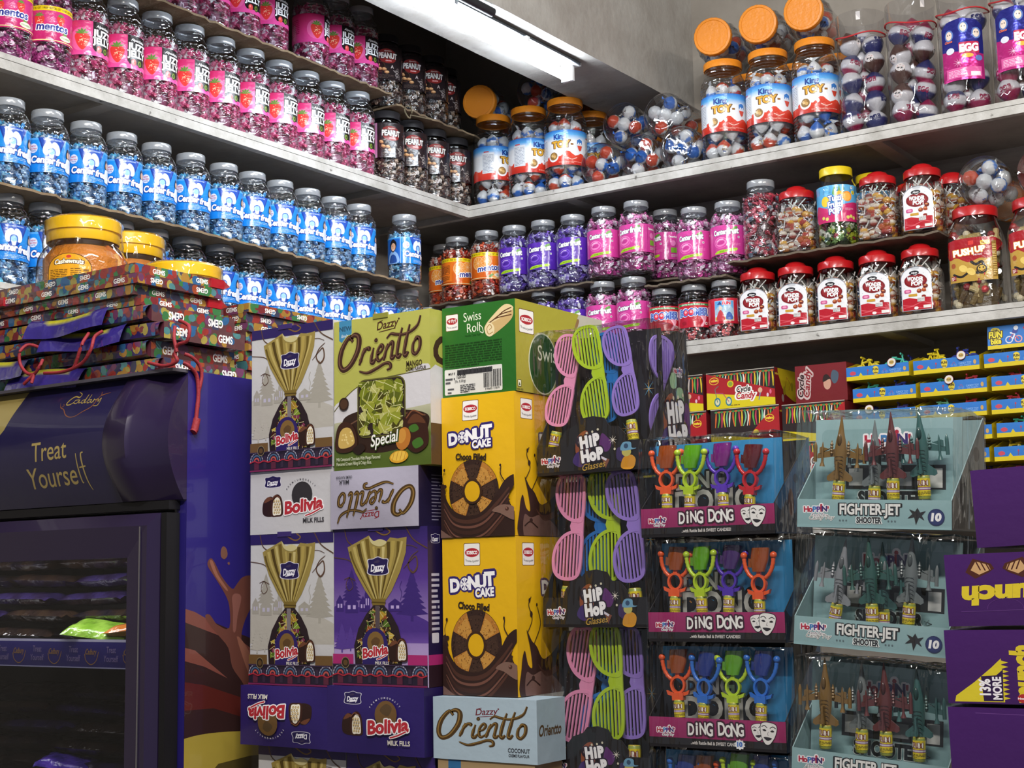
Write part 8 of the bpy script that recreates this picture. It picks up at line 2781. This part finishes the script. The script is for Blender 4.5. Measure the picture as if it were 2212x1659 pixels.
def art_cyc_side():
    a = Art().rect(0, 0, 150, 96, '#7c1a20').blob([(30,100),(40,60),(60,40),(90,26),(160,20),(160,100)], '#c2a81c', 5)
    a.stroke([(70, 48), (84, 76), (110, 60), (96, 44)], 2, '#8c2a20', smooth=False).ell(64, 40, 8, 12, '#9c8a1c').ell(118, 54, 8, 12, '#9c8a1c').ell(52, 20, 8, 10, '#9a8a80').text('wafers', 14, 78, 6, '#e0b83a', .04)
    return a
def art_cyc_back():
    a = Art().rect(0, 0, 190, 96, '#6e161d', '#7a1a22')
    for off, c in ((.15, '#c9b4b0'),): a.text('Cycle', 30, 44, 20, c, off, .2, rot=1.45, wmax=60).text('Candy', 54, 50, 22, c, off, .2, rot=1.45, wmax=76)
    a.text('Cycle', 30, 44, 20, '#2f1416', .03, .2, rot=1.45, wmax=56).text('Candy', 54, 50, 22, '#8c1f28', .03, .2, rot=1.45, wmax=72)
    a.ell(118, 46, 14, 16, '#c99a84').blob([(102,50),(106,66),(120,68),(132,56),(124,56)], '#2a1a18', 4).blob([(132,60),(140,78),(160,70),(156,50),(142,44)], '#4a5a6a', 4)
    return a
AC, AC2, ACS, ACB = art_cycle(), art_cycle(alt=True), art_cyc_side(), art_cyc_back()
HC = .1075
p = at_y(YB2, 1528, 886)
xs0 = p.x
zc = p.z
W_c = at_y(YB2, 1676, 870).x-xs0-.001
for (x, z, fr, rt, lb, y_) in ((xs0, zc, AC, (ACS, 150, 96), 'red and yellow cycle candy carton showing a bicycle picture', YB2), (xs0-W_c-.012, zc, AC, None, 'red and yellow cycle candy carton peeping out behind the black glasses tray', YB2),
                               (xs0+.010, zc-HC-.001, AC2, (ACS, 150, 96), 'cycle candy carton under the bicycle-picture carton', YB2), (xs0-W_c-.004, zc-HC-.001, AC2, None, 'lower cycle candy carton beside the black glasses tray', YB2),
                               (xs0+.010, zc-2*HC-.002, AC, None, 'cycle candy carton hidden low behind the clapper trays', YB2), (xs0-W_c-.004, zc-2*HC-.002, AC, None, 'cycle candy carton hidden low behind the glasses trays', YB2),
                               (xs0+W_c+.058, zc-.004, ACB, None, 'maroon back of a cycle candy carton beside the bike toy stack', YB2+.012), (xs0+W_c+.024, zc-HC-.006, AC2, None, 'cycle candy carton under the maroon one', YB2-.012), (xs0+W_c+.024, zc-2*HC-.007, AC, None, 'cycle candy carton low behind the jet trays', YB2-.012)):
    carton('candy_carton', y_, (x, min(x+W_c, PX0-.004) if x > xs0+W_c else x+W_c, z, z+HC), .15, fr, rt, '#6a1a20', lb, 'carton', 'cycle candy cartons', art_wh=(190, 96))

# ------------------------------------------------------------------ counter that carries the front stacks, with the cartons under them
CT_ = empty('display_table', (-1.0, 1.72, 0), label='low wooden display table carrying the front stacks of cartons', cat='table')
WD = painted('table_wood', '#7a5a3a', '#5f4429', 5, .6, stretch=(1, 6, 1))
MB().box((-.66, -.22, .88), (.82, .24, .92)).obj('table_top', WD, CT_)
for sx2 in (-.6, .76):
    for sy in (-.18, .2): MB().box((sx2-.025, sy-.025, 0), (sx2+.025, sy+.025, .8799)).obj('leg', WD, CT_)
low = [(b5[0], b5[1], YC1+.006, b5[2]), (c5[0], c5[1], YC1+.006, c5[2]), (e1[0]+.006, e1[1]-.006, YD-.02, e1[2]-.2), (HB[2][0], HB[2][1], YH, HB[2][2]), (DB[3][0], DB[3][1], YDD, DB[3][2]), (FBX[2][0], FBX[2][0]+.188, YF, at_y(YF, 1700, 1675).z-.016), (-.52, -.355, 1.55, at_y(1.55, 2056, 1760).z)]
for i, (x0, x1, y_, zt_) in enumerate(low):
    o = MB().box((.003, .002, 0), (x1-x0-.003, .064 if i == 2 else .1, zt_-.002-.921), '#8c6f4a').obj('brown_carton', CARDB, None, None, (x0, y_, .921))
    prop(o, 'plain brown carton under the stacks, %s from the fridge' % ORD[i], 'carton', 'brown cartons under the stacks')
